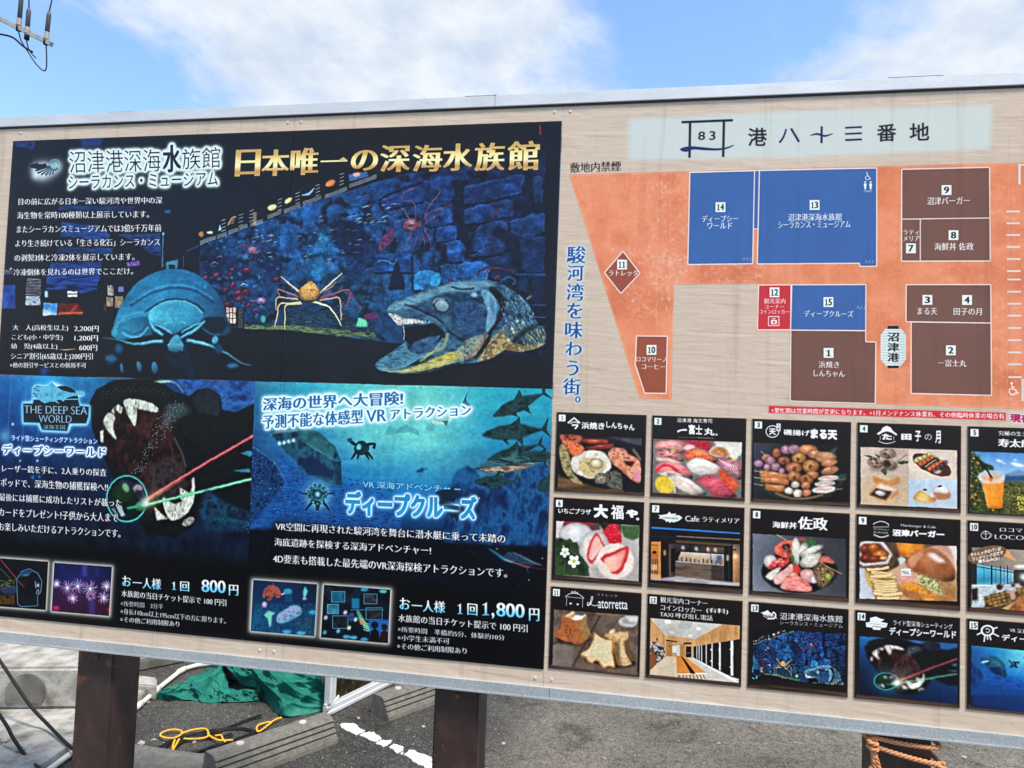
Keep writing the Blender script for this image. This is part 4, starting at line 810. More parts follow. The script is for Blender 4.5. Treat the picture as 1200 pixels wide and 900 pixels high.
    ell(170, 290, 22, 26, (190, 160, 200), soft=3, ball=(-.3, -.5, .4, .3)); poly([(165, 370), (200, 335), (255, 355), (228, 375), (222, 450), (208, 468), (195, 400)], (120, 210, 180), soft=2)
    poly([(262, 410), (280, 360), (340, 320), (385, 295), (440, 300), (462, 335), (440, 375), (370, 415), (290, 436)], N([(70, 110, 150), (130, 190, 200), (80, 90, 150)], 10), sm=True, soft=2)
    for k in range(4): line([(270, 415-k*12), (340, 370-k*14), (420, 340-k*10)], 5, (190, 150, 210), a=.8)
    for x, y in ((345, 500), (455, 510), (550, 350)): ell(x, y, 36, 16, N([(30, 130, 190), (80, 190, 220)], 5), soft=4)
    for k in range(5): line([(70, 400+k*20), (150, 300+k*24)], 4, (40, 130, 180), a=.6)
    poly([(410, 400), (540, 390), (560, 520), (430, 480)], N([(14, 40, 60), (50, 90, 110)], 5), soft=4, a=.7)
    clip_print(P3)
    glowpic([(634, 134), (1152, 172), (1132, 590), (610, 545)])
    rect(600, 120, 1180, 610, N([(4, 8, 16), (8, 24, 40)], 30))
    for R1 in (110, 130, 150): 
        t = np.linspace(.2, 3.0, 30); line(np.stack([780+R1*np.cos(t), 130+R1*np.sin(t)], 1), 4, (30, 70, 90), sm=False, a=.8)
    for q, c in (((695, 188, 795, 266), [(10, 60, 90), (30, 110, 140)]), ((662, 288, 746, 358), [(20, 80, 110), (60, 150, 170)]), ((703, 378, 818, 472), [(8, 14, 20), (30, 44, 50)]), ((948, 208, 1046, 280), [(8, 12, 20), (60, 70, 80)]), ((964, 316, 1086, 404), [(8, 14, 20), (40, 50, 60)])):
        rect(q[0]-4, q[1]-4, q[2]+4, q[3]+4, (90, 170, 190)); rect(*q, N(c, 8))
    rect(850, 240, 910, 320, (20, 110, 150), soft=4); rect(840, 326, 1100, 332, (30, 120, 160)); poly([(885, 332), (905, 332), (950, 410), (1010, 490), (970, 490), (910, 420)], N([(60, 140, 100), (130, 200, 150)], 8), soft=2)
    for k in range(4): line([(940, 420+k*20), (975, 440+k*18), (1005, 430+k*18)], 6, (150, 230, 190))
    poly([(980, 410), (1140, 405), (1135, 590), (1000, 560)], (20, 90, 170), soft=8)
    ell(1030, 448, 28, 28, (14, 14, 18)); poly([(990, 590), (1000, 500), (1030, 470), (1062, 500), (1070, 590)], (10, 10, 14)); ell(1103, 464, 26, 26, (30, 20, 18)); line([(1080, 450), (1082, 480)], 5, (190, 110, 60), soft=2); poly([(1062, 590), (1075, 510), (1105, 485), (1135, 510), (1140, 590)], (30, 14, 18))
    for x, y, c in ((800, 350, (220, 200, 220)), (648, 390, (200, 190, 220)), (880, 405, (190, 220, 230)), (830, 470, (220, 220, 210)), (745, 495, (120, 180, 200)), (640, 505, (60, 160, 180)), (930, 428, (230, 130, 80))): ell(x, y, 14, 18, c, rot=30, soft=3)
    for x, y in ((810, 540), (865, 545), (950, 560), (950, 170), (1095, 185)): ell(x, y, 30, 15, N([(20, 110, 160), (90, 200, 220)], 5), soft=4)
    ell(845, 385, 24, 40, N([(16, 40, 80), (60, 90, 130)], 5), rot=20, soft=3)
    setclip()

# ------------------------------------------------------------------ right side: title, site map
def right_side():
    Z(640, 80, 4.2857)
    poly([(410, 255), (1200, 218), (2240, 182), (2230, 404), (1200, 448), (410, 462)], (200, 212, 208), soft=16, a=.86)
    nv = (22, 36, 92); bk = (20, 24, 32)
    line([(680, 271), (938, 261)], 12, bk, sm=False); line([(723, 270), (720, 450)], 12, bk, sm=False); line([(893, 262), (889, 446)], 12, bk, sm=False)
    poly([(672, 406), (720, 392), (800, 398), (850, 402), (900, 398), (945, 384), (920, 400), (870, 412), (800, 412), (740, 408), (700, 420)], nv, sm=True)
    text('8', (764, 318), (798, 360), bk, bold=.01); text('3', (820, 316), (850, 360), bk, bold=.01)
    text('港', (1014, 300), (1108, 390), bk, tr=(1108, 298), bold=.014)
    line([(1206, 305), (1192, 345), (1172, 374)], 10, nv, taper=(.8, 1)); Z(920, 80, 4.2857)
    line([(30, 302), (70, 370)], 11, nv, sm=False)
    line([(184, 292), (183, 376)], 11, nv, sm=False); line([(126, 338), (160, 330), (200, 340), (240, 328)], 10, nv, taper=(.3, 1, 1, .3))
    line([(302, 299), (386, 295)], 9, nv, sm=False); line([(302, 330), (386, 326)], 9, nv, sm=False); line([(302, 361), (386, 357)], 10, nv, sm=False)
    text('番', (462, 282), (558, 366), bk, tr=(558, 278), bold=.014); text('地', (626, 276), (724, 362), bk, tr=(724, 272), bold=.014)
    Z()
    mtext('敷地内禁煙', (668, 191), (728, 200.5), (24, 24, 26), tr=(728, 188.5), b=.02)
    org = N([(206, 112, 72), (222, 130, 88), (232, 146, 106), (216, 122, 80)], 80, 1, 1, 6, gain=1.8)
    site = [(667, 204.5), (1200, 190.5), (1330, 186.5), (1345, 486), (1200, 479.5), (1026, 473.5), (926, 470.5), (926, 388.5), (886.5, 388.5), (889, 332.8), (789.5, 333.3), (786.6, 468), (749.5, 467)]
    poly(site, org)
    setclip(site)
    poly(site, N([(236, 170, 140), (206, 116, 84)], 5, 1, 1, 3), a=.16)
    def wear(x, y, r):
        ell(x, y, r.uniform(.6, 3.5), r.uniform(.3, 1.3), (232, 200, 184), rot=r.uniform(-90, 90), soft=.6, a=r.uniform(.15, .5))
    scatter(170, (735, 290, 800, 370), wear, 2); scatter(160, (760, 300, 900, 332), wear, 3); scatter(120, (760, 200, 810, 310), wear, 8); scatter(150, (1100, 200, 1200, 480), wear, 4); scatter(80, (670, 200, 1200, 470), wear, 5)
    for x in (1160, 1182, 771, 786): line([(x, 200), (x-2, 470)], .5, (235, 200, 180), a=.4)
    setclip()
    ln = (232, 214, 206); blue = (58, 98, 160); br = (116, 79, 68)
    def blk(p, c, w=1.3):
        q = list(p)+[p[0]]
        poly(p, N([tuple(int(v*.97) for v in c), tuple(min(255, int(v*1.03)) for v in c)], 60))
        for a, b in zip(q[:-1], q[1:]): line([a, b], w, ln, sm=False)
    blk([(808.5, 202), (884.3, 200), (882, 309), (806, 310)], blue); blk([(884.3, 200), (890, 199.8), (888.5, 268), (883, 268.2)], blue, 1)
    blk([(890, 199.8), (1027.5, 196.8), (1027.3, 312), (1007.5, 312.2), (1007.5, 308.5), (887.5, 309.3)], blue)
    blk([(1056.8, 198.5), (1159.6, 196), (1160.4, 305.8), (1056.5, 306)], br); line([(1057, 256.8), (1160, 255.4)], 1.2, ln); line([(1078.5, 257), (1078.5, 306)], 1.2, ln)
    blk([(889, 334), (927, 333.8), (926.5, 386.4), (887.5, 386.5)], (196, 48, 56)); blk([(928, 333.8), (1014.7, 333.5), (1014.5, 387.5), (926.5, 386.7)], blue)
    blk([(926.8, 386.9), (1014.5, 387.6), (1014.5, 400.6), (1026.4, 400.8), (1025.6, 473), (926, 470)], br)
    blk([(1062, 333.6), (1161, 333.5), (1161.3, 378.5), (1061.8, 377)], br); blk([(1067.8, 377.3), (1161.3, 378.6), (1162, 463.3), (1067.8, 461)], br)
    bc = (150, 76, 52)
    blk([(730, 294.5), (750, 320), (727.5, 344), (708.5, 319.5)], bc); blk([(746, 393.7), (782, 394), (780.5, 461), (755.5, 460.6), (744.5, 427)], bc)
    def num(n, cx, cy, s=11.6):
        rect(cx-s/2, cy-s/2, cx+s/2, cy+s/2, (222, 230, 224))
        if n is not None:
            w = s*(.2 if n == 1 else .27 if n < 10 else .36); figures(str(n), (cx-w, cy-s*.33), (cx+w, cy+s*.33), (20, 26, 28))
    for n, x, y in ((14, 844.3, 242.7), (13, 954.6, 240.2), (9, 1109.2, 222.7), (8, 1117.4, 275.6), (7, 1067.5, 291), (12, 907.6, 342.6), (15, 970.8, 354), (3, 1086.8, 351.4), (4, 1133.3, 351.5), (1, 971, 413.5), (2, 1114.3, 410.5), (11, 729, 310), (10, 763.5, 410)): num(n, x, y)
    wh = (232, 230, 226)
    for s, a, b, c, d in (('ディープシー', 822.5, 252.5, 865, 260), ('ワールド', 829, 261, 858, 268), ('沼津港深海水族館', 923.5, 250.5, 986.5, 258.3), ('シーラカンス・ミュージアム', 912, 259.5, 996.5, 266.5), ('沼津バーガー', 1086.5, 231.2, 1136.5, 239.4), ('ラティ', 1058.5, 269.5, 1077, 275.2), ('メリア', 1058.5, 276.5, 1077.5, 282.5), ('海鮮丼 佐政', 1095, 284.5, 1141, 293.2), ('まる天', 1075, 360.5, 1098.5, 369), ('田子の月', 1117.5, 361, 1150.5, 369.5), ('ディープクルーズ', 942.5, 363.5, 1000, 371.8), ('浜焼き', 959.5, 423, 983.5, 431.5), ('しんちゃん', 953.5, 433.5, 990, 442), ('一富士丸', 1099, 421, 1132.5, 430), ('観光案内', 895.5, 349.5, 920.5, 356), ('コーナー', 896, 357, 919, 361.8), ('コインロッカー', 889.8, 362.6, 925, 368.2), ('ラトレッタ', 713.5, 316.5, 747.5, 323.5), ('ロコマリーノ', 746, 418, 780.5, 424.5), ('コーヒー', 752, 426.5, 779.5, 432.8), ('入口', 869.5, 301, 880, 305.2), ('入口', 1012.5, 304.2, 1023, 308.6), ('入口', 1003, 357.8, 1013.5, 362.5)):
        mtext(s, (a, b), (c, d), wh if s != '入口' else (190, 200, 216), b=.012 if s != '入口' else -.01)
    # wheelchair, toilet and locker marks
    def chair(cx, cy, s, c):
        ell(cx-.1*s, cy-.42*s, .1*s, .1*s, c); line([(cx-.08*s, cy-.28*s), (cx-.04*s, cy+.05*s), (cx+.2*s, cy+.06*s), (cx+.34*s, cy+.36*s), (cx+.44*s, cy+.3*s)], .1*s, c, sm=False); line([(cx-.06*s, cy-.12*s), (cx+.16*s, cy-.1*s)], .08*s, c)
        t = np.linspace(.3, 4.1, 24); line(np.stack([cx-.02*s+.27*s*np.cos(t), cy+.2*s+.27*s*np.sin(t)], 1), .09*s, c, sm=False)
    chair(1016.8, 206.5, 9, (225, 232, 240)); chair(1187, 455.5, 15, (232, 226, 222))
    for x in (1013.9, 1020.3): ell(x, 213.3, 1.1, 1.1, (225, 232, 240)); poly([(x-1.8, 215), (x+1.8, 215), (x+1.2, 219.5), (x+.8, 222), (x-.8, 222), (x-1.2, 219.5)], (225, 232, 240))
    text('TOILET', (1012, 223), (1022, 225), (215, 222, 235), bold=.01)
    rect(900, 370.5, 913.3, 382, wh); rect(901, 371.5, 912.3, 381, (196, 48, 56)); rect(903.5, 375, 910.5, 379.8, wh); line([(904.5, 373.6), (909, 373.6)], 1, wh); rect(905.5, 376.5, 908.5, 378.5, (196, 48, 56))
    # parking bays
    gy = (214, 208, 204)
    for k, y in enumerate((247.8, 261.7, 275.4, 289.5, 303.6, 317.7, 327.6, 341.9, 356, 370, 384.4, 398.7, 413, 427, 442)): poly([(1179.2+k*.17, y-1.1), (1195.2+k*.17, y-1.1), (1195.2+k*.17, y+1), (1179.2+k*.17, y+1)], gy)
    rect(1193.3, 192.3, 1196.2, 216, gy); rect(1193.3, 192.3, 1330, 194.2, gy); rect(1197, 444, 1260, 470, (205, 200, 198))
    # paper lantern
    rect(1040.3, 382, 1053, 386, (20, 22, 24)); rect(1040.3, 427.5, 1053, 431.4, (20, 22, 24))
    lan = [(1037, 385.5), (1057, 385.5), (1061.8, 393), (1061.8, 421), (1056, 428.5), (1038, 428.5), (1032, 421), (1032, 393)]
    poly(lan, (212, 224, 222), sm=False); 
    for k in range(13): y = 387.5+k*3.2; line([(1033, y), (1061, y)], .5, (150, 164, 164), a=.8)
    for ch, y in (('沼', 389.5), ('津', 401.5), ('港', 413.5)): mtext(ch, (1040, y), (1053.5, y+10.5), (24, 26, 30), b=.025)
    # vertical slogan
    Z(640, 280, 4.2857)
    for ch, a, b, c, d in (('駿', 106, 36, 198, 122), ('河', 106, 132, 188, 210), ('湾', 104, 224, 188, 310), ('を', 106, 322, 182, 400), ('味', 96, 416, 182, 498), ('わ', 98, 516, 178, 586), ('う', 104, 610, 162, 688), ('街', 86, 700, 172, 784), ('。', 146, 790, 172, 822)):
        mtext(ch, (a, b), (c, d), (24, 76, 146), b=.012, glow=[((200, 216, 222), 12, 3.2)])
    Z()
    rect_ = [(901, 475.3), (1179, 483.6), (1178.5, 492.8), (900.5, 484)]
    poly(rect_, (206, 40, 48))
    mtext('※繁忙期は営業時間が変更になります。※1月メンテナンス休業有、その他臨時休業の場合有', (904, 477.6), (1177, 491), (240, 236, 236), tr=(1177, 484.6), b=.02)
    text('現在地', (1183.5, 484.5), (1222, 496), (176, 20, 80), tr=(1222, 485.7), bold=.045, glow=[((240, 236, 236), 1.2, 3)])

# ------------------------------------------------------------------ fifteen shop tiles
TX = [.0133+.2776*i for i in range(5)]; TWD = .262
TZ = [(1.635, 1.401), (1.3845, 1.143), (1.1255, .889)]
def PBx(X, Zz):       # board metres -> picture pixels, so the painter can be used in one unit
    q = RM @ (np.array([X, 0., Zz])-CAM); return (600+FPX*q[0]/q[2], 450-FPX*q[1]/q[2])
def tile_corners(i):
    x, (z1, z0) = TX[i % 5], TZ[i//5]
    return [(x, z1), (x+TWD, z1), (x+TWD, z0), (x, z0)]
def tile(i, n):
    Z(); c = [PBx(*p) for p in tile_corners(i)]
    poly(c, N([(16, 12, 14), (26, 20, 22)], 40, gain=1.2))
    def L(u, v): return tuple(np.array(c[0])*(1-u)*(1-v)+np.array(c[1])*u*(1-v)+np.array(c[2])*u*v+np.array(c[3])*(1-u)*v)
    poly([L(.02, .945), L(.99, .945), L(.99, .998), L(.02, .998)], N([(40, 26, 20), (84, 60, 48), (30, 20, 16)], 20, 6, .3), soft=1)
    poly([L(.025, .03), L(.1, .03), L(.1, .115), L(.025, .115)], (222, 232, 228))
    w = .018 if n == 1 else .02
    x0, x1 = (.05, .077) if n < 10 else (.035, .09)
    if n == 1: x0, x1 = .056, .07
    figures(str(n), L(x0, .045), L(x1, .1), (24, 28, 30))
    global TILE; TILE = c
BR = dict(serif=.004, bold=.04)        # brush lettering
def brush(s, tl, br, dy=0, **k):
    kk = dict(BR); kk.update(k)
    text(s, tl, br, (240, 240, 238), tr=(br[0], tl[1]+dy), **kk)
def pic(q):
    global CLIP
    setclip(q)
    k = CLIP; clip_print(TILE); CLIP = CLIP*k
    global PICM; PICM = CLIP
def t1():
    Z(645, 480, 8.183)
    line([(168, 130), (228, 80), (285, 130)], 17, (240, 240, 238), sm=False); line([(190, 135), (230, 118), (270, 130)], 10, (240, 240, 238)); line([(205, 150), (262, 150), (235, 185)], 16, (240, 240, 238))
    brush('浜焼き', (298, 118), (520, 192), 6); brush('しんちゃん', (536, 112), (808, 204), 30)
    pic([(85, 235), (875, 270), (868, 795), (70, 750)])
    rect(60, 230, 900, 810, N([(14, 14, 20), (30, 30, 38)], 20)); poly([(560, 265), (880, 275), (880, 350), (760, 320)], N([(40, 46, 60), (80, 80, 84)], 14), soft=5)
    poly([(60, 620), (300, 700), (500, 760), (700, 770), (700, 820), (60, 800)], N([(70, 46, 28), (120, 84, 54), (50, 32, 20)], 20, 4, .6), soft=8)
    poly([(100, 240), (280, 245), (300, 310), (200, 330), (120, 310)], N([(130, 50, 30), (200, 100, 80), (90, 30, 20)], 8), soft=3, sm=True)
    line([(310, 300), (430, 305), (550, 315)], 52, N([(130, 40, 26), (190, 70, 50)], 10), soft=3, taper=(.7, 1, .8), ball=(-.1, -.7, .5, .2)); line([(340, 375), (480, 360), (610, 345)], 46, N([(130, 36, 26), (180, 60, 46)], 10), soft=3, taper=(.6, 1, .8), ball=(-.1, -.7, .5, .2))
    poly([(85, 370), (110, 330), (160, 370), (190, 480), (210, 590), (290, 690), (310, 715), (220, 690), (130, 590), (95, 470)], N([(90, 80, 40), (180, 166, 110), (110, 96, 60)], 9), soft=4, sm=True)
    poly([(110, 300), (200, 310), (300, 340), (330, 400), (260, 440), (210, 440), (160, 370)], N([(200, 70, 30), (240, 130, 80), (150, 50, 20)], 8), soft=3, sm=True)
    poly([(195, 510), (220, 450), (300, 425), (340, 395), (430, 390), (520, 420), (580, 500), (575, 570), (500, 630), (400, 662), (300, 640), (220, 590)], N([(190, 180, 160), (232, 226, 214), (210, 200, 180)], 12), soft=3, sm=True)
    poly([(270, 520), (340, 470), (400, 460), (520, 500), (520, 570), (440, 600), (410, 650), (320, 620)], N([(150, 120, 70), (220, 200, 140), (180, 150, 90)], 9), soft=5, sm=True)
    ell(442, 518, 62, 48, (222, 206, 168), ball=(-.3, -.6, .25, .5), soft=3)
    poly([(550, 420), (600, 370), (700, 375), (760, 430), (860, 500), (865, 690), (790, 680), (690, 590), (600, 520)], N([(150, 80, 60), (230, 170, 140), (210, 120, 80), (180, 90, 90)], 9), soft=4, sm=True)
    poly([(700, 490), (810, 500), (780, 550), (720, 530)], (60, 26, 20), soft=6); poly([(790, 600), (865, 590), (865, 690), (800, 670)], (210, 130, 150), soft=10)
    ell(480, 660, 62, 56, N([(60, 56, 46), (150, 140, 120), (30, 30, 28)], 6), soft=3); ell(492, 665, 36, 28, N([(90, 50, 40), (190, 180, 160)], 6), soft=3)
    poly([(540, 600), (620, 580), (680, 620), (690, 770), (600, 760), (530, 720)], N([(20, 22, 22), (110, 110, 96), (40, 44, 40)], 6), soft=4)
    line([(790, 375), (830, 430), (870, 490)], 24, (150, 130, 100), soft=4, a=.7)
def nigiri(pts, cols, cell=9, rice=None):
    if rice: poly(rice, N([(200, 180, 160), (236, 226, 214)], 6), sm=True, soft=2)
    poly(pts, N(cols, cell, 2, .6), sm=True, soft=2, ball=(-.2, -.7, .22, .3))
def t2():
    Z(758, 483, 8.183)
    brush('沼津港 海文寿司', (288, 56), (626, 106), 8, bold=.02); line([(292, 188), (330, 172), (384, 170)], 20, (240, 240, 238), taper=(1, .8, 1)); brush('富士', (400, 114), (532, 222), 10); brush('丸', (548, 148), (648, 226), 6); brush('。', (655, 205), (678, 225))
    line([(295, 240), (480, 244)], 3, (190, 120, 110)); line([(485, 244), (640, 252)], 5, (200, 150, 140))
    pic([(62, 255), (912, 288), (905, 825), (52, 770)])
    rect(40, 240, 930, 840, N([(90, 90, 88), (130, 128, 124)], 30)); poly([(640, 280), (930, 290), (900, 420), (700, 400)], (220, 214, 200), soft=6)
    nigiri([(75, 350), (90, 290), (200, 270), (350, 275), (380, 340), (330, 390), (200, 350), (150, 345)], [(220, 110, 110), (240, 170, 160), (200, 80, 80)])
    for x in (140, 190, 240): line([(x+30, 280), (x, 345)], 5, (250, 210, 200), soft=2)
    poly([(360, 270), (560, 275), (620, 320), (580, 370), (460, 330), (400, 300)], N([(150, 20, 40), (200, 40, 60), (120, 16, 36)], 12), soft=3, sm=True)
    poly([(350, 340), (400, 310), (450, 320), (455, 350), (390, 370)], (236, 190, 190), soft=3, sm=True)
    poly([(600, 380), (640, 330), (740, 310), (840, 340), (870, 440), (760, 440), (640, 420)], N([(220, 216, 210), (240, 238, 232)], 12), soft=3, sm=True); poly([(610, 380), (660, 335), (740, 340), (790, 400), (760, 430), (650, 415)], N([(150, 90, 50), (220, 150, 90), (190, 120, 80)], 7), soft=4, sm=True)
    nigiri([(80, 420), (100, 370), (190, 350), (270, 370), (350, 440), (330, 480), (230, 450), (120, 440)], [(130, 40, 60), (200, 110, 120), (220, 160, 150), (150, 50, 70)], rice=[(80, 410), (130, 400), (330, 470), (300, 495), (120, 470)])
    ell(245, 368, 24, 14, (220, 190, 90), soft=2); ell(210, 360, 20, 9, (60, 120, 50), soft=2)
    nigiri([(355, 410), (400, 360), (470, 350), (570, 380), (650, 440), (665, 490), (560, 460), (480, 440), (390, 460)], [(230, 80, 40), (244, 130, 80), (220, 60, 30)], rice=None)
    for x in range(420, 640, 34): line([(x, 370+(x-420)*.3), (x-14, 420+(x-420)*.2)], 4, (250, 180, 140), soft=1, a=.7)
    nigiri([(375, 500), (410, 460), (490, 435), (600, 470), (700, 530), (690, 590), (600, 600), (520, 610), (430, 580)], [(226, 220, 210), (244, 240, 236), (214, 196, 180)]); line([(430, 560), (520, 520), (640, 560)], 20, (220, 190, 160), soft=8, a=.6)
    nigiri([(660, 480), (720, 430), (800, 440), (880, 470), (910, 520), (905, 640), (850, 630), (760, 560)], [(120, 60, 80), (200, 130, 140), (170, 90, 110)])
    for k in range(7): line([(690+k*26, 450+k*10), (740+k*24, 490+k*22)], 8, (236, 232, 228), soft=1, a=.9, taper=(1, .3))
    ell(838, 448, 24, 15, (226, 214, 120), soft=2); ell(790, 436, 18, 10, (50, 110, 50), soft=2)
    nigiri([(75, 575), (95, 510), (160, 470), (260, 480), (370, 530), (435, 600), (430, 640), (330, 600), (240, 560), (140, 580)], [(220, 80, 90), (236, 150, 150), (225, 110, 115)], rice=[(110, 560), (200, 530), (340, 590), (280, 620), (130, 600)]); line([(90, 570), (140, 520), (220, 515), (300, 570)], 26, (220, 40, 60), soft=3)
    nigiri([(190, 590), (240, 585), (340, 620), (460, 680), (560, 770), (560, 795), (440, 790), (300, 730), (240, 650)], [(220, 206, 186), (240, 232, 220), (200, 170, 140)]); line([(290, 640), (400, 690), (480, 770)], 9, (180, 120, 100), soft=4, a=.7); line([(250, 680), (340, 730), (450, 780)], 34, (214, 190, 160), soft=10, a=.5)
    poly([(680, 545), (740, 560), (830, 640), (905, 700), (900, 720), (820, 690), (870, 740), (820, 770), (740, 680), (690, 610)], N([(200, 50, 20), (236, 110, 60)], 8), soft=2)
    nigiri([(460, 655), (520, 620), (590, 600), (680, 620), (760, 690), (850, 790), (850, 815), (760, 820), (640, 805), (590, 740), (520, 690)], [(170, 40, 60), (216, 90, 105), (190, 50, 70)])
    for k in range(4): line([(560+k*40, 625+k*12), (620+k*44, 700+k*14), (640+k*50, 790)], 4, (230, 150, 155), soft=2, a=.6)
    ell(170, 695, 96, 82, (226, 190, 60), rot=25, soft=2); ell(168, 697, 80, 68, N([(220, 180, 30), (240, 210, 70)], 8), rot=25); line([(210, 620), (262, 690), (262, 775)], 15, (244, 236, 200), soft=2)
    for k in range(6): a_ = .4+k*.5; line([(190, 690), (190-85*math.cos(a_), 690+60*math.sin(a_))], 3, (246, 230, 140), a=.7)
def t3():
    Z(875, 485, 7.83)
    w = (240, 240, 238); t = np.linspace(0, 2*math.pi, 40); line(np.stack([235+58*np.cos(t), 162+53*np.sin(t)], 1), 9, w, sm=False); text('天', (205, 132), (266, 195), w, bold=.05); rect(272, 88, 310, 158, w); text('八', (280, 94), (302, 118), (20, 18, 20), bold=.02); text('百', (280, 124), (302, 150), (20, 18, 20), bold=.02)
    brush('磯揚げ', (336, 140), (580, 205), 10, bold=.03); brush('まる天', (585, 135), (828, 240), 12, bold=.07)
    pic([(64, 265), (850, 290), (850, 812), (64, 775)])
    rect(50, 250, 870, 830, G([(60, 62, 84), (34, 34, 46), (22, 22, 30)], [(50, 52, 70), (24, 24, 32), (16, 16, 24)], [(28, 28, 36), (14, 14, 20), (14, 14, 22)]))
    clip_print(TILE); poly([(60, 560), (110, 540), (300, 700), (500, 760), (700, 740), (830, 640), (900, 560), (880, 640), (760, 760), (500, 790), (250, 770), (100, 660)], N([(24, 40, 30), (40, 60, 44)], 12), soft=5, a=.8)
    poly([(200, 270), (290, 270), (260, 330), (220, 320)], (36, 56, 40), soft=4); poly([(740, 350), (830, 300), (800, 380), (780, 400)], (56, 76, 64), soft=2); poly([(800, 560), (915, 545), (910, 610), (830, 620)], N([(30, 60, 44), (60, 90, 70)], 5, 3, 1), soft=3)
    line([(260, 720), (400, 772), (560, 775), (700, 740)], 18, (150, 100, 66), soft=3)
    def blob(x, y, rx, ry, c, rot=0): ell(x, y, rx, ry, N([tuple(int(v*.78) for v in c), c, tuple(min(255, int(v*1.15)) for v in c)], 7), rot=rot, soft=2, ball=(-.3, -.6, .28, .45))
    o = (206, 130, 84); p = (170, 120, 140)
    for a in ((360, 330, 55, 42, p), (435, 325, 60, 45, p), (560, 330, 95, 50, o), (620, 370, 70, 42, (200, 140, 96)), (270, 360, 40, 50, (170, 90, 50)), (480, 405, 68, 52, (190, 130, 70)), (340, 430, 60, 40, (170, 90, 60)), (720, 400, 105, 55, (200, 140, 96)), (585, 480, 80, 62, (200, 130, 74)), (430, 495, 78, 55, (190, 110, 76)), (755, 450, 84, 36, (190, 120, 84), -18), (760, 520, 96, 38, (190, 120, 84), -18), (180, 400, 44, 40, (180, 120, 80)), (105, 455, 44, 36, p), (215, 430, 50, 44, p), (185, 490, 36, 36, p), (262, 485, 48, 42, p), (318, 520, 32, 32, p), (435, 572, 66, 54, (180, 110, 64)), (600, 560, 62, 44, (186, 110, 70)), (545, 605, 70, 50, (176, 104, 62))): blob(*a)
    for q in (([(120, 545), (240, 560), (370, 585)], 58), ([(130, 598), (260, 610), (385, 630)], 54), ([(165, 670), (250, 680), (350, 685)], 60)): line(q[0], q[1], N([(170, 96, 50), (214, 140, 90)], 8), soft=2, ball=(0, -.8, .3, .1))
    for y in (522, 580, 640): line([(64, y), (150, y+15)], 5, (210, 190, 160))
    line([(130, 340), (170, 385)], 5, (200, 180, 150))
    for x, y, rr, c in ((385, 705, 44, (210, 200, 180)), (445, 650, 44, (200, 190, 160)), (468, 728, 48, (222, 212, 196)), (540, 655, 46, (200, 120, 74)), (545, 722, 46, (196, 120, 80))): blob(x, y, rr, rr*.85, c)
    for x, y in ((745, 590), (715, 640), (705, 695)): ell(x, y, 112 if y > 680 else 96, 32 if y > 680 else 26, N([(220, 210, 200), (236, 230, 224)], 10), rot=-4, soft=3); line([(x-70, y+4), (x-20, y-6), (x+30, y+2), (x+80, y-8)], 14, (190, 100, 80), soft=6, a=.7)
    line([(810, 690), (880, 688)], 12, (120, 90, 60)); line([(840, 604), (900, 600)], 8, (120, 90, 60))
    for x, y in ((470, 415), (580, 485), (345, 440), (435, 500), (440, 590), (540, 600)): ell(x, y, 16, 22, N([(20, 24, 16), (90, 70, 40)], 4), soft=3, a=.85)
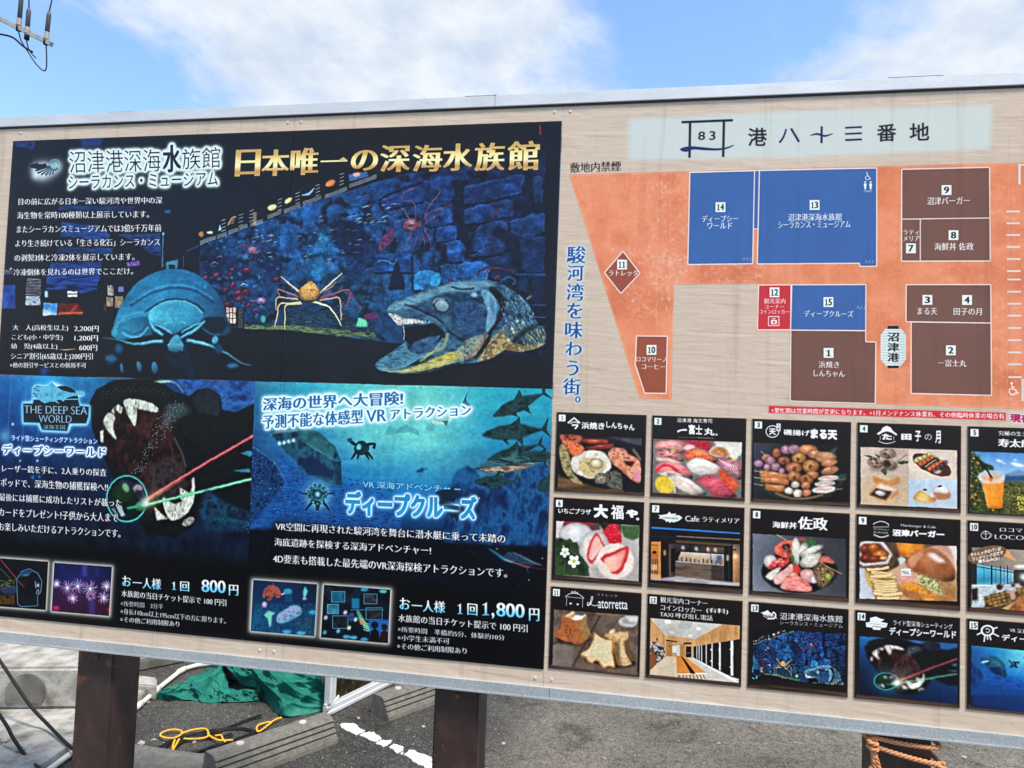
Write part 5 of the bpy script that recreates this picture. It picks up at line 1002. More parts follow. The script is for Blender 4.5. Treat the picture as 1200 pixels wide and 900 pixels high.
def t4():
    Z(1000, 490, 7.69)
    w = (240, 240, 238)
    poly([(207, 140), (245, 115), (262, 85), (300, 68), (335, 85), (355, 115), (395, 145), (385, 158), (340, 130), (300, 118), (260, 130), (225, 152)], w, sm=False); line([(240, 160), (240, 195)], 5, w); line([(362, 160), (362, 195)], 5, w); text('た', (256, 138), (345, 196), w, bold=.06); line([(224, 205), (260, 222), (300, 228), (340, 222), (378, 207)], 8, w, a=.8); line([(260, 190), (345, 190)], 4, w)
    brush('田', (428, 140), (522, 198), 2, bold=.07); brush('子', (552, 112), (608, 212), 2); brush('の', (640, 142), (704, 198), 2, bold=.0); brush('月', (734, 112), (786, 228), 0, bold=.04)
    pic([(62, 258), (932, 290), (932, 816), (62, 775)])
    rect(50, 250, 492, 530, N([(190, 166, 148), (214, 194, 178)], 40)); rect(492, 250, 950, 560, N([(204, 184, 164), (222, 206, 190)], 60)); rect(50, 522, 492, 830, N([(196, 170, 136), (212, 190, 160)], 50)); poly([(492, 543), (950, 555), (950, 830), (492, 830)], G([(186, 206, 220), (190, 208, 222)], [(170, 194, 212), (190, 206, 220)]))
    for pts in ([(85, 330), (150, 335), (200, 370), (150, 360)], [(385, 400), (430, 380), (492, 388), (492, 405), (430, 420)], [(240, 470), (290, 440), (300, 490), (285, 520)], [(190, 320), (240, 340), (230, 370)]): poly(pts, N([(40, 60, 36), (80, 100, 60)], 6))
    for x, y in ((310, 320), (195, 405), (320, 420)): ell(x, y, 72, 46, N([(90, 70, 50), (170, 146, 120), (60, 46, 34)], 7), rot=15 if y > 350 else 0, soft=3, ball=(-.2, -.6, .3, .3))
    ell(300, 415, 36, 34, N([(30, 28, 26), (60, 56, 50)], 6), rot=40, soft=4); line([(390, 390), (480, 325)], 6, (130, 90, 60)); ell(250, 460, 120, 24, (120, 96, 80), soft=14, a=.5)
    ell(705, 420, 190, 76, (84, 46, 40), rot=25); ell(700, 412, 168, 60, N([(60, 34, 30), (90, 54, 46)], 8), rot=25)
    for (x0, y0, x1, y1, c) in ((560, 385, 680, 325, (170, 160, 96)), (600, 415, 710, 355, (180, 80, 40)), (645, 440, 745, 370, (40, 46, 36)), (680, 460, 790, 395, (200, 80, 40)), (730, 475, 825, 400, (70, 50, 60))):
        line([(x1-6, y1), (x1+28, y1-30)], 4, (200, 180, 150)); line([(x0, y0), ((x0+x1)/2, (y0+y1)/2), (x1, y1)], 42, N([tuple(int(v*.7) for v in c), c, tuple(min(255, int(v*1.3)) for v in c)], 6), soft=1, sm=False)
        for k in range(4): t_ = k/3.; ell(x0+(x1-x0)*t_, y0+(y1-y0)*t_, 20, 20, N([c, tuple(min(255, int(v*1.25)) for v in c)], 6), soft=2, ball=(-.3, -.6, .4, .3))
    line([(645, 438), (745, 372)], 10, (190, 190, 170), a=.8); ell(760, 484, 34, 14, (190, 180, 160), rot=-20, soft=2)
    poly([(168, 522), (200, 525), (310, 565), (400, 530), (422, 535), (412, 590), (340, 610), (180, 590)], N([(190, 120, 60), (214, 150, 90)], 10), soft=2); line([(220, 525), (300, 550), (380, 530)], 10, (222, 180, 150), soft=2)
    poly([(135, 680), (190, 600), (240, 580), (405, 635), (408, 690), (290, 770), (140, 705)], N([(200, 140, 84), (222, 166, 110)], 14), soft=2); poly([(190, 625), (240, 590), (400, 640), (350, 680)], (232, 206, 184), soft=3); poly([(148, 688), (200, 630), (350, 665), (290, 740)], N([(36, 22, 30), (80, 56, 60)], 5), soft=2); ell(240, 675, 52, 26, (206, 204, 204), rot=14, soft=3, ball=(-.2, -.6, .3, .4)); line([(140, 700), (290, 752), (405, 690)], 8, (226, 176, 120), soft=1)
    poly([(545, 735), (560, 680), (610, 655), (690, 680), (740, 720), (735, 755), (680, 772)], N([(190, 120, 50), (220, 160, 80)], 9), soft=2, sm=True); poly([(560, 730), (575, 680), (620, 665), (660, 690), (680, 760), (600, 750)], N([(222, 176, 80), (236, 196, 110)], 8), soft=2, sm=True); ell(625, 718, 36, 30, (230, 200, 120), soft=3)
    poly([(625, 655), (680, 650), (735, 690), (740, 715), (690, 705)], (206, 210, 214), soft=2, sm=True); poly([(720, 660), (760, 610), (820, 610), (866, 660), (870, 715), (800, 732), (740, 725)], N([(180, 110, 70), (200, 130, 90)], 9), sm=True, soft=2); poly([(720, 660), (760, 608), (820, 606), (862, 655), (830, 680), (780, 670), (740, 668)], N([(206, 214, 218), (226, 232, 234)], 10), sm=True, soft=2)
    ell(645, 646, 18, 8, (60, 40, 40)); ell(778, 612, 20, 9, (60, 40, 40), rot=-20)
    poly([(540, 760), (880, 740), (880, 790), (560, 800)], (190, 200, 210), soft=10, a=.6)
def t5():
    Z(1080, 490, 7.69)
    text('究極の生ジュース', (690, 114), (1110, 170), (236, 236, 234), tr=(1110, 128), serif=.012, bold=.02); text('寿太郎みかん', (684, 184), (1310, 280), (240, 240, 238), tr=(1310, 204), serif=.014, bold=.04)
    pic([(442, 298), (1400, 335), (1400, 895), (430, 845)])
    rect(420, 280, 1420, 900, G([(40, 110, 190), (60, 140, 210)], [(110, 170, 220), (130, 180, 225)], [(180, 206, 220), (190, 210, 222)], [(60, 90, 110), (60, 90, 110)], [(50, 60, 40), (50, 60, 40)]))
    for x, y, rx in ((700, 385, 34), (860, 420, 60), (840, 378, 20), (740, 408, 20), (1000, 440, 80)): ell(x, y, rx, rx*.3, (232, 238, 244), soft=7, rot=12)
    poly([(740, 505), (800, 490), (880, 460), (960, 500), (1400, 520), (1400, 580), (740, 560)], (110, 140, 176), soft=4); rect(740, 520, 1400, 570, (36, 80, 130), soft=3)
    poly([(740, 565), (1400, 580), (1400, 900), (680, 880)], N([(40, 46, 20), (96, 96, 50), (60, 60, 30)], 7), soft=3)
    poly([(430, 300), (470, 310), (560, 400), (640, 430), (645, 470), (560, 470), (520, 540), (600, 800), (740, 800), (740, 850), (430, 850)], N([(20, 36, 14), (70, 90, 40), (16, 26, 10), (120, 120, 60)], 6), soft=3)
    def leaf(x, y, r):
        ell(x, y, r.uniform(4, 11), r.uniform(2, 6), r.choice([(24, 44, 18), (90, 110, 50), (130, 140, 70), (14, 24, 10), (180, 160, 60)]), rot=r.uniform(-80, 80), a=.8)
    scatter(130, (435, 330, 540, 840), leaf, 2); scatter(140, (740, 590, 930, 840), leaf, 3); scatter(40, (860, 700, 930, 830), lambda x, y, r: ell(x, y, 9, 5, (210, 190, 60), rot=r.uniform(-80, 80)), 4)
    for x, y in ((508, 405), (468, 362), (455, 710), (515, 735), (480, 690), (450, 610), (490, 560), (640, 828), (475, 770)): ell(x, y, 14, 12, (232, 140, 40), soft=2, ball=(-.3, -.5, .3, .3))
    poly([(535, 545), (740, 550), (728, 800), (590, 805)], G([(236, 130, 50), (240, 150, 60), (232, 120, 40)], [(240, 140, 30), (244, 160, 50), (220, 120, 20)], [(230, 120, 20), (240, 140, 20), (190, 100, 10)]), soft=1, tex=.06); ell(660, 802, 68, 12, (210, 110, 20))
    ell(628, 525, 124, 48, (206, 212, 216), soft=2); ell(628, 515, 104, 36, (190, 186, 180), soft=2); ell(620, 540, 76, 20, (236, 170, 120), soft=4); line([(510, 540), (560, 575), (640, 582), (720, 570), (748, 540)], 12, (226, 230, 232), soft=2)
    line([(474, 345), (560, 430), (632, 545)], 18, (22, 20, 22), sm=False); ell(620, 550, 14, 20, (226, 100, 30), soft=4); line([(560, 600), (590, 790)], 8, (250, 190, 110), soft=3, a=.7)
def t6():
    Z(642, 580, 8.183)
    mtext('いちごプラザ', (100, 122), (414, 190), (236, 236, 234), tr=(414, 136), b=.04)
    brush('大', (442, 84), (576, 226), 8, bold=.07); brush('福', (606, 92), (728, 236), 6, bold=.03); brush('や', (748, 136), (864, 220), 4, bold=.09); brush('。', (846, 216), (876, 244), bold=.05)
    pic([(82, 246), (878, 292), (870, 828), (68, 765)])
    rect(60, 230, 900, 840, N([(170, 164, 156), (190, 184, 176)], 40)); poly([(60, 230), (500, 240), (500, 330), (60, 420)], N([(60, 50, 50), (90, 70, 66)], 20), soft=6); poly([(80, 240), (160, 245), (110, 410), (80, 410)], (220, 200, 206), soft=6); poly([(150, 240), (440, 240), (440, 290), (170, 280)], (170, 30, 40), soft=6); poly([(480, 260), (700, 280), (700, 370), (560, 380)], (30, 34, 22), soft=6)
    ell(270, 380, 165, 115, N([(206, 206, 204), (226, 224, 222)], 20), soft=4, ball=(-.2, -.6, .12, .3)); poly([(690, 290), (880, 290), (880, 410), (810, 432), (730, 405)], N([(50, 76, 44), (70, 100, 60), (40, 60, 36)], 12), soft=3)
    poly([(530, 350), (580, 285), (640, 275), (680, 300), (705, 460), (600, 470), (560, 400)], N([(190, 16, 36), (224, 40, 60)], 8), soft=2, sm=True); scatter(60, (545, 285, 695, 450), lambda x, y, r: ell(x, y, 3, 4, (240, 110, 110)), 3)
    ell(445, 530, 140, 185, N([(224, 214, 206), (236, 230, 224)], 14), soft=3, ball=(-.2, -.5, .1, .25))
    st = [(375, 560), (400, 470), (450, 375), (480, 370), (540, 470), (555, 500), (500, 560), (440, 640), (430, 660), (390, 640)]
    poly(st, (206, 50, 56), sm=True, soft=3); poly([(392, 570), (415, 480), (460, 395), (480, 395), (525, 475), (530, 500), (480, 560), (430, 620), (400, 610)], G([(236, 150, 140), (244, 190, 176)], [(246, 214, 200), (240, 196, 180)]), sm=True, soft=6)
    for k in range(12): line([(380+k*.5, 600-k*16), (420+k*2, 590-k*14)], 4, (210, 50, 56), soft=2, a=.6)
    poly([(60, 420), (130, 415), (180, 430), (215, 415), (240, 450), (280, 450), (300, 500), (300, 560), (350, 620), (390, 680), (400, 780), (60, 770)], N([(30, 48, 28), (50, 72, 44), (22, 36, 20)], 18), soft=2); line([(120, 440), (200, 600), (330, 760)], 4, (70, 96, 66), soft=2, a=.7); line([(210, 520), (260, 560), (340, 600)], 3, (110, 140, 90)); line([(180, 610), (155, 700), (155, 770)], 5, (90, 120, 70), a=.8)
    for cx, cy, s in ((165, 550, 1.), (252, 635, 1.25)):
        for k in range(5): a_ = k*1.2566-.9; ell(cx+28*s*math.cos(a_), cy+30*s*math.sin(a_), 20*s, 17*s, (222, 232, 234), rot=math.degrees(a_), soft=1)
        ell(cx, cy, 14*s, 14*s, (190, 200, 70), soft=1)
    line([(145, 485), (170, 520)], 9, (230, 235, 235))
    ell(648, 640, 182, 168, (210, 200, 190), soft=5); ell(648, 634, 178, 165, N([(226, 206, 190), (236, 222, 208)], 14), soft=2); line([(480, 600), (520, 520), (600, 478), (700, 470)], 12, (240, 236, 230), soft=4)
    poly([(515, 630), (540, 575), (620, 545), (720, 500), (765, 495), (778, 530), (760, 610), (720, 710), (680, 755), (640, 757), (600, 740), (640, 700)], (206, 40, 50), sm=True, soft=3)
    poly([(540, 640), (560, 600), (640, 570), (730, 525), (750, 540), (725, 620), (690, 700), (650, 730), (590, 730)], G([(240, 160, 140), (246, 200, 180), (236, 140, 130)], [(236, 214, 180), (240, 170, 150), (230, 110, 110)]), sm=True, soft=7)
    for k in range(14): line([(560+k*16, 575-k*5.5), (566+k*15, 602-k*3)], 4, (214, 46, 56), soft=2, a=.6)
    for k in range(9): line([(768-k*8, 560+k*20), (728-k*6, 568+k*18)], 4, (214, 46, 56), soft=2, a=.6)
def t7():
    Z(752, 588, 8.04)
    w = (226, 236, 236)
    poly([(152, 122), (180, 125), (240, 115), (262, 90), (275, 112), (325, 110), (320, 128), (350, 124), (385, 150), (350, 178), (300, 195), (280, 186), (265, 200), (250, 182), (230, 190), (220, 172), (185, 158), (155, 155), (175, 140)], w, sm=False); text('Latimeria', (195, 136), (345, 166), (90, 100, 100), bold=.01)
    text('Cafe', (410, 130), (542, 188), (236, 236, 234), tr=(542, 134), serif=.014, bold=.016); mtext('ラティメリア', (570, 140), (920, 208), (236, 236, 234), tr=(920, 158), b=.02)
    pic([(90, 232), (925, 290), (922, 795), (80, 735)])
    rect(70, 220, 940, 810, N([(14, 14, 18), (26, 24, 26)], 30)); poly([(90, 232), (928, 290), (928, 306), (90, 252)], (26, 110, 190)); poly([(90, 252), (928, 306), (928, 325), (90, 275)], (12, 20, 40))
    poly([(330, 318), (925, 350), (925, 362), (330, 330)], (120, 96, 76), soft=1); poly([(320, 360), (850, 395), (850, 420), (320, 385)], (90, 66, 48), soft=3); poly([(90, 310), (330, 325), (330, 345), (90, 330)], (16, 24, 50), soft=3)
    rect(88, 375, 180, 735, G([(230, 130, 40), (200, 120, 50)], [(180, 110, 60), (150, 90, 50)], [(220, 160, 90), (160, 96, 50)])); rect(155, 375, 180, 735, (210, 130, 60)); [rect(88, y, 155, y+5, (40, 26, 20)) for y in (405, 545, 610, 660)]; [line([(x, 560), (x-6, 690)], 6, (30, 22, 20)) for x in (105, 130, 150)]; ell(120, 475, 20, 14, (30, 20, 16)); rect(88, 590, 150, 640, (240, 200, 140), soft=6, a=.7)
    rect(180, 380, 255, 720, (16, 18, 22)); rect(205, 455, 228, 505, (180, 130, 80), soft=5); line([(255, 395), (250, 700)], 4, (50, 54, 60))
    rect(258, 395, 320, 700, G([(90, 66, 50), (40, 34, 34)], [(120, 84, 56), (30, 26, 26)])); rect(275, 440, 318, 660, (14, 14, 18))
    poly([(320, 395), (775, 430), (775, 490), (320, 465)], G([(60, 50, 44), (30, 40, 60), (60, 50, 46), (120, 90, 70)], [(30, 34, 44), (24, 34, 54), (80, 70, 60), (40, 40, 50)])); poly([(370, 470), (775, 495), (775, 600), (330, 560)], G([(200, 180, 150), (222, 206, 176), (190, 186, 180)], [(120, 96, 76), (150, 120, 90), (120, 110, 110)]))
    for x, y in ((385, 430), (510, 440), (620, 445), (690, 450)): spot(x, y, 15, (240, 190, 150), .9); line([(x, y-20), (x+14, y+24)], 8, (230, 170, 140), soft=4, a=.8)
    for x in (455, 600): line([(x, 405), (x, 480)], 6, (14, 16, 20))
    for k in range(22): x = 335+k*20; rect(x, 530+k*1.6-(k*7 % 17), x+9, 562+k*1.6, [(30, 28, 30), (180, 120, 70), (60, 50, 46), (210, 160, 110)][k % 4], soft=1)
    rect(705, 505, 755, 580, (60, 90, 120), soft=2); rect(645, 490, 654, 570, (60, 90, 130)); ell(745, 560, 12, 12, (210, 70, 40), soft=2)
    poly([(320, 555), (775, 592), (775, 602), (320, 568)], (150, 160, 170)); poly([(316, 568), (775, 602), (775, 745), (316, 710)], N([(66, 54, 46), (110, 92, 78), (80, 66, 54)], 16, 3, .4)); poly([(655, 594), (775, 602), (775, 745), (655, 735)], (40, 34, 34), soft=5, a=.7)
    rect(775, 415, 855, 780, (18, 20, 26)); rect(797, 500, 822, 555, (190, 150, 110), soft=5); line([(822, 420), (820, 760)], 4, (60, 66, 72)); rect(858, 400, 925, 790, G([(96, 90, 88), (60, 56, 56)], [(230, 160, 90), (150, 100, 66)], [(200, 140, 90), (120, 84, 60)], [(170, 110, 70), (110, 80, 60)])); rect(860, 445, 890, 458, (20, 20, 22)); spot(880, 510, 22, (255, 200, 130), .8)
    poly([(90, 690), (180, 720), (320, 700), (780, 750), (925, 760), (925, 800), (80, 740)], N([(150, 150, 160), (190, 176, 176), (130, 120, 124)], 12, 3, .6), soft=2)
    poly([(85, 675), (180, 690), (180, 725), (82, 710)], (220, 150, 90), soft=4)
def t8():
    Z(875, 592, 7.625)
    text('海鮮丼', (228, 142), (450, 212), (240, 240, 238), tr=(450, 152), serif=.01, bold=.035); text('佐政', (456, 98), (722, 228), (244, 244, 242), tr=(722, 112), serif=.012, bold=.03)
    pic([(52, 252), (885, 300), (885, 820), (52, 762)])
    rect(40, 240, 900, 840, G([(110, 118, 132), (70, 74, 84), (44, 46, 54)], [(100, 108, 122), (64, 68, 78), (50, 52, 60)], [(140, 146, 156), (90, 94, 104), (60, 62, 70)])); 
    clip_print(TILE); line([(265, 262), (310, 290), (360, 318)], 9, (190, 160, 110))
    ell(470, 590, 338, 195, (12, 14, 18), soft=2); line([(150, 620), (240, 720), (380, 775), (560, 785), (700, 730), (790, 620)], 5, (90, 96, 106), soft=2, a=.8); ell(475, 570, 318, 170, (20, 18, 20), soft=3)
    red = N([(180, 40, 30), (226, 90, 70), (240, 140, 120)], 7)
    poly([(245, 380), (300, 330), (390, 312), (420, 330), (420, 440), (350, 470), (270, 440)], red, sm=True, soft=2); ell(352, 372, 32, 28, (24, 20, 24), soft=3); ell(350, 374, 16, 14, (80, 90, 100)); ell(375, 410, 32, 26, N([(100, 60, 50), (180, 110, 90)], 6), soft=4)
    ell(210, 500, 64, 62, (216, 206, 200), soft=2, ball=(-.3, -.6, .15, .4))
    for pts in ([(190, 570), (230, 500), (300, 470), (320, 490), (260, 540)], [(250, 580), (310, 500), (370, 470), (380, 500), (310, 560)]): poly(pts, N([(200, 30, 40), (230, 80, 80), (240, 190, 180)], 6), sm=True, soft=2)
    wf = N([(200, 190, 170), (230, 226, 210), (180, 186, 160)], 8)
    poly([(170, 630), (240, 570), (300, 560), (260, 640), (210, 665)], wf, sm=True, soft=2); poly([(245, 640), (320, 580), (400, 520), (420, 580), (360, 640), (300, 700), (250, 700)], N([(220, 150, 140), (236, 196, 186)], 8), sm=True, soft=2)
    poly([(540, 330), (580, 285), (590, 320), (620, 320), (600, 370), (560, 370)], (50, 110, 50)); poly([(480, 320), (540, 300), (550, 340)], (60, 100, 50)); ell(480, 305, 50, 12, (190, 70, 50), soft=3)
    for pts in ([(400, 420), (410, 330), (440, 290), (470, 320), (470, 400), (430, 500)], [(415, 530), (440, 430), (500, 340), (550, 335), (545, 380), (480, 440), (460, 540)], [(470, 440), (540, 390), (640, 355), (685, 340), (670, 380), (590, 430), (480, 480)], [(465, 520), (520, 460), (600, 430), (665, 410), (655, 480), (600, 550), (500, 555)]):
        poly(pts, wf, sm=True, soft=2, ball=(-.2, -.5, .1, .3)); line(pts[:3], 5, (236, 240, 230), soft=2, a=.8)
    poly([(390, 450), (420, 455), (415, 510), (395, 500)], (60, 130, 50), soft=3)
    poly([(420, 530), (480, 560), (475, 610), (420, 600)], (220, 60, 50), soft=4, sm=True)
    poly([(300, 720), (350, 640), (420, 600), (480, 640), (560, 700), (570, 765), (420, 765), (320, 745)], N([(200, 40, 40), (236, 120, 110), (240, 170, 160), (210, 60, 56)], 6, 2, .6), sm=True, soft=2); [line([(320+k*26, 730), (350+k*22, 670+k*3), (390+k*20, 650+k*8)], 7, (236, 150, 140), soft=2, a=.7) for k in range(7)]
    ell(550, 630, 80, 60, N([(220, 150, 140), (236, 190, 180)], 7), rot=30, soft=3, ball=(-.2, -.6, .2, .3)); ell(600, 665, 36, 32, (226, 220, 220), soft=4, ball=(-.3, -.6, .2, .3))
    poly([(590, 580), (660, 520), (760, 580), (780, 620), (700, 720), (640, 720)], N([(70, 50, 36), (130, 100, 70), (50, 36, 28)], 7), sm=True, soft=4); scatter(70, (600, 560, 720, 670), lambda x, y, r: ell(x, y, 4, 3, (210, 180, 120)), 3)
    poly([(640, 480), (700, 450), (770, 490), (770, 520), (690, 510), (660, 520)], N([(190, 80, 70), (222, 140, 120)], 6), sm=True, soft=2); line([(650, 500), (740, 560), (850, 608)], 7, (190, 140, 90)); ell(728, 640, 32, 34, (140, 160, 60), soft=3, ball=(-.3, -.6, .3, .4)); ell(412, 615, 22, 16, (226, 190, 130), soft=4)
def t9():
    Z(1000, 598, 7.69)
    w = (226, 230, 232); line([(178, 130), (190, 115), (250, 98), (305, 118), (318, 138)], 8, w); line([(175, 150), (320, 148)], 5, w); line([(180, 215), (250, 240), (318, 222)], 8, w); line([(176, 225), (250, 245), (320, 232)], 3, w); text('NUMAZU', (182, 160), (314, 182), w, bold=.0); text('BURGER', (182, 188), (312, 212), w, bold=.0)
    text('Hamburger & Cafe', (426, 120), (742, 170), (230, 230, 230), tr=(742, 140), serif=.01, bold=.01); text('沼津バーガー', (348, 168), (818, 250), (244, 244, 242), tr=(818, 186), bold=.065)
    pic([(55, 272), (930, 322), (930, 818), (52, 795)])
    rect(40, 260, 950, 850, N([(60, 40, 30), (110, 80, 60), (50, 34, 26)], 16, 3, .6)); poly([(270, 280), (380, 290), (480, 420), (420, 560), (300, 520), (330, 420)], N([(60, 44, 34), (96, 74, 56)], 10), soft=3)
    poly([(380, 280), (640, 290), (640, 420), (420, 420)], N([(140, 60, 16), (220, 130, 40), (180, 90, 30)], 16), soft=8); ell(480, 330, 60, 50, (236, 150, 40), soft=18); poly([(395, 430), (430, 415), (470, 440), (460, 500), (420, 500)], (190, 206, 214), soft=6)
    poly([(40, 300), (110, 270), (270, 285), (350, 400), (310, 480), (90, 500), (40, 470)], (206, 204, 204), soft=4); poly([(62, 370), (90, 300), (230, 295), (325, 390), (290, 460), (100, 470)], (100, 60, 50), soft=4)
    for x, y, rx, ry, c in ((100, 350, 50, 44, (130, 50, 26)), (180, 340, 50, 40, (190, 90, 30)), (110, 430, 60, 40, (110, 40, 24)), (240, 400, 70, 44, (190, 100, 40)), (190, 440, 60, 30, (120, 50, 26)), (270, 430, 40, 16, (240, 170, 110))): ell(x, y, rx, ry, N([tuple(int(v*.8) for v in c), c, tuple(min(255, int(v*1.2)) for v in c)], 7), soft=4, rot=-10, ball=(-.3, -.6, .4, .3))
    poly([(50, 520), (100, 520), (180, 700), (200, 820), (50, 800)], (190, 196, 204), soft=3)
    poly([(300, 560), (420, 490), (560, 420), (620, 350), (760, 310), (860, 320), (935, 400), (935, 830), (500, 830), (330, 780)], N([(190, 140, 110), (222, 176, 146)], 30), soft=4); poly([(850, 315), (935, 320), (935, 560), (900, 420)], (216, 206, 200), soft=5)
    poly([(100, 560), (330, 560), (440, 700), (420, 810), (210, 810)], N([(150, 110, 60), (190, 150, 90)], 8), soft=3)
    for k in range(13):
        r = random.Random(k+4); x = 95+r.random()*90+k*7; y = 535+k*21; dy_ = r.uniform(-26, 34); w_ = r.uniform(22, 30)
        q_ = [(x, y), (x+110, y+dy_*.5+6), (x+200, y+dy_)]
        line(q_, w_+6, (120, 78, 36), soft=2, a=.8); line(q_, w_, (222, 188, 120), soft=1); line([(a+2, b-w_*.22) for a, b in q_], w_*.42, (246, 226, 178), soft=2, a=.9)
    line([(110, 560), (150, 680)], 34, (222, 170, 90), soft=3)
    poly([(440, 680), (520, 640), (640, 700), (760, 760), (920, 770), (930, 835), (600, 830), (450, 760)], N([(150, 90, 40), (200, 140, 80)], 14), soft=4, sm=True)
    poly([(430, 650), (500, 640), (620, 680), (740, 760), (640, 760), (500, 720), (450, 700)], N([(190, 100, 20), (236, 160, 60), (200, 110, 30)], 8), soft=3, sm=True); poly([(620, 785), (740, 795), (680, 835)], (236, 150, 40), soft=2)
    poly([(560, 570), (640, 580), (760, 620), (800, 660), (920, 680), (925, 740), (760, 750), (640, 700), (590, 640)], N([(150, 150, 80), (214, 206, 150), (110, 110, 60), (190, 180, 120)], 5), soft=3, sm=True)
    rq = random.Random(8)
    for _ in range(70):
        x = rq.uniform(575, 830); y = 585+(x-575)*.34+rq.uniform(-14, 70); a_ = rq.uniform(-1, 1.4); l = rq.uniform(14, 34)
        line([(x, y), (x+l*.5*math.cos(a_), y+l*.5*math.sin(a_)+5), (x+l*math.cos(a_), y+l*math.sin(a_))], 7, rq.choice([(226, 222, 170), (196, 190, 120), (120, 122, 60), (210, 210, 150), (90, 90, 40)]), soft=1)
    poly([(770, 640), (920, 650), (930, 790), (800, 760)], N([(150, 96, 50), (190, 140, 84)], 8), soft=4, a=.9)
    poly([(385, 640), (420, 600), (520, 560), (580, 600), (520, 630), (450, 655)], N([(210, 130, 120), (230, 170, 150)], 8), soft=3)
    bun = [(480, 500), (475, 440), (540, 390), (640, 345), (740, 350), (840, 420), (900, 510), (918, 600), (880, 640), (780, 630), (640, 580), (540, 540)]
    poly(bun, N([(150, 80, 44), (176, 104, 64), (160, 90, 50)], 26), soft=2, sm=True, ball=(-.2, -.5, .16, .28)); poly([(480, 490), (500, 420), (600, 370), (640, 400), (560, 480), (530, 530)], (214, 150, 110), soft=16, a=.8)
    poly([(650, 385), (740, 385), (810, 440), (840, 475), (760, 470), (690, 430)], (230, 226, 230), soft=10, a=.85)
    line([(500, 535), (580, 560), (700, 612), (800, 640), (900, 636)], 9, (96, 46, 22), soft=3, a=.7); line([(500, 450), (560, 395), (640, 358), (740, 362), (830, 425), (890, 520)], 10, (214, 150, 106), soft=5, a=.6)
    rect(425, 525, 518, 590, (226, 226, 224)); text('TBSL', (434, 545), (508, 578), (120, 100, 90), bold=.0)
def t10():
    Z(1080, 605, 7.5)
    w = (236, 236, 234)
    mtext('ロコマリーノ', (684, 98), (1090, 152), w, tr=(1090, 116), b=.01); text('LOCO MARINO', (640, 158), (1290, 226), w, tr=(1290, 186), serif=.014, bold=.0)
    t = np.linspace(0, 2*math.pi, 30); line(np.stack([560+40*np.cos(t), 165+34*np.sin(t)], 1), 6, w, sm=False); line([(560, 130), (560, 200)], 6, w); line([(535, 152), (585, 154)], 5, w); line([(600, 150), (614, 165), (596, 190)], 5, w); ell(560, 132, 8, 7, w)
    pic([(435, 270), (1300, 320), (1300, 860), (432, 800)])
    rect(420, 260, 1320, 880, N([(60, 50, 42), (96, 84, 74)], 30)); poly([(435, 270), (1300, 320), (1300, 500), (800, 470), (480, 415)], G([(140, 126, 108), (170, 160, 144)], [(110, 100, 88), (200, 190, 176)])); poly([(715, 350), (750, 295), (832, 395)], (226, 160, 90)); ell(870, 440, 60, 14, (230, 226, 214), soft=6)
    rect(432, 420, 485, 620, (40, 36, 34)); poly([(482, 418), (805, 475), (805, 590), (482, 660)], G([(90, 190, 220), (110, 200, 222), (160, 210, 222)], [(40, 150, 180), (50, 150, 180), (130, 190, 200)], [(120, 190, 200), (120, 190, 196), (150, 190, 196)]))
    for x in (612, 690, 752): line([(x, 430), (x, 640)], 14 if x == 612 else 8, (30, 34, 40), sm=False)
    for x in (545, 650, 722, 780): line([(x, 440), (x, 630)], 3, (50, 60, 70), sm=False)
    line([(482, 440), (805, 492)], 7, (30, 34, 40)); line([(482, 640), (805, 580)], 6, (30, 34, 40))
    for k in range(14): x = 490+k*22; rect(x, 545-(k*7 % 20), x+12, 580, (30, 110, 150), soft=3, a=.5)
    rect(805, 470, 1300, 590, N([(40, 36, 34), (70, 60, 54)], 14)); spot(892, 530, 30, (190, 230, 220), 1); rect(850, 575, 1300, 620, (60, 60, 60), soft=3)
    poly([(435, 600), (860, 590), (900, 640), (640, 700), (540, 800), (432, 800)], N([(150, 170, 176), (190, 204, 206), (60, 66, 70)], 12), soft=4)
    for pts in ([(440, 605), (640, 610)], [(600, 640), (700, 600)], [(440, 700), (520, 690), (500, 760)]): line(pts, 9, (226, 230, 228))
    ell(680, 620, 26, 26, (70, 30, 24), soft=2); ell(800, 605, 18, 16, (90, 36, 28), soft=2); ell(875, 597, 18, 14, (80, 40, 30), soft=2); poly([(432, 640), (490, 625), (490, 730), (440, 740)], (46, 30, 26), soft=3)
    ch = N([(90, 62, 30), (170, 130, 66), (60, 40, 22)], 9)
    poly([(540, 705), (740, 650), (790, 760), (560, 815)], ch); poly([(700, 810), (840, 735), (850, 740), (760, 820)], (190, 150, 90)); poly([(820, 630), (900, 615), (900, 690), (850, 710)], ch); poly([(850, 700), (1300, 640), (1300, 880), (760, 830)], N([(120, 66, 36), (170, 96, 54), (200, 130, 80)], 12), soft=3)
    for k in range(5): line([(555+k*42, 700-k*12), (590+k*42, 805-k*10)], 7, (60, 40, 24), sm=False, a=.8)
    for k in range(3): line([(545+k*8, 735+k*28), (750+k*14, 680+k*30)], 6, (60, 40, 24), sm=False, a=.8)
    poly([(760, 660), (810, 640), (825, 720), (790, 740)], (200, 150, 130), soft=4)
    clip_print(TILE); ell(570, 335, 175, 72, (120, 88, 62), rot=-13)
    for s, a, b, c, d, dy in (('ラトレッタのパンは', 428, 332, 694, 292, -70), ('ワンドリンク注文で', 442, 368, 712, 330, -70), ('持ち込みOK!', 494, 388, 682, 356, -40)):
        text(s, (a, b-8), (c, b+dy+36), w, tr=(c, b+dy), bold=.04)
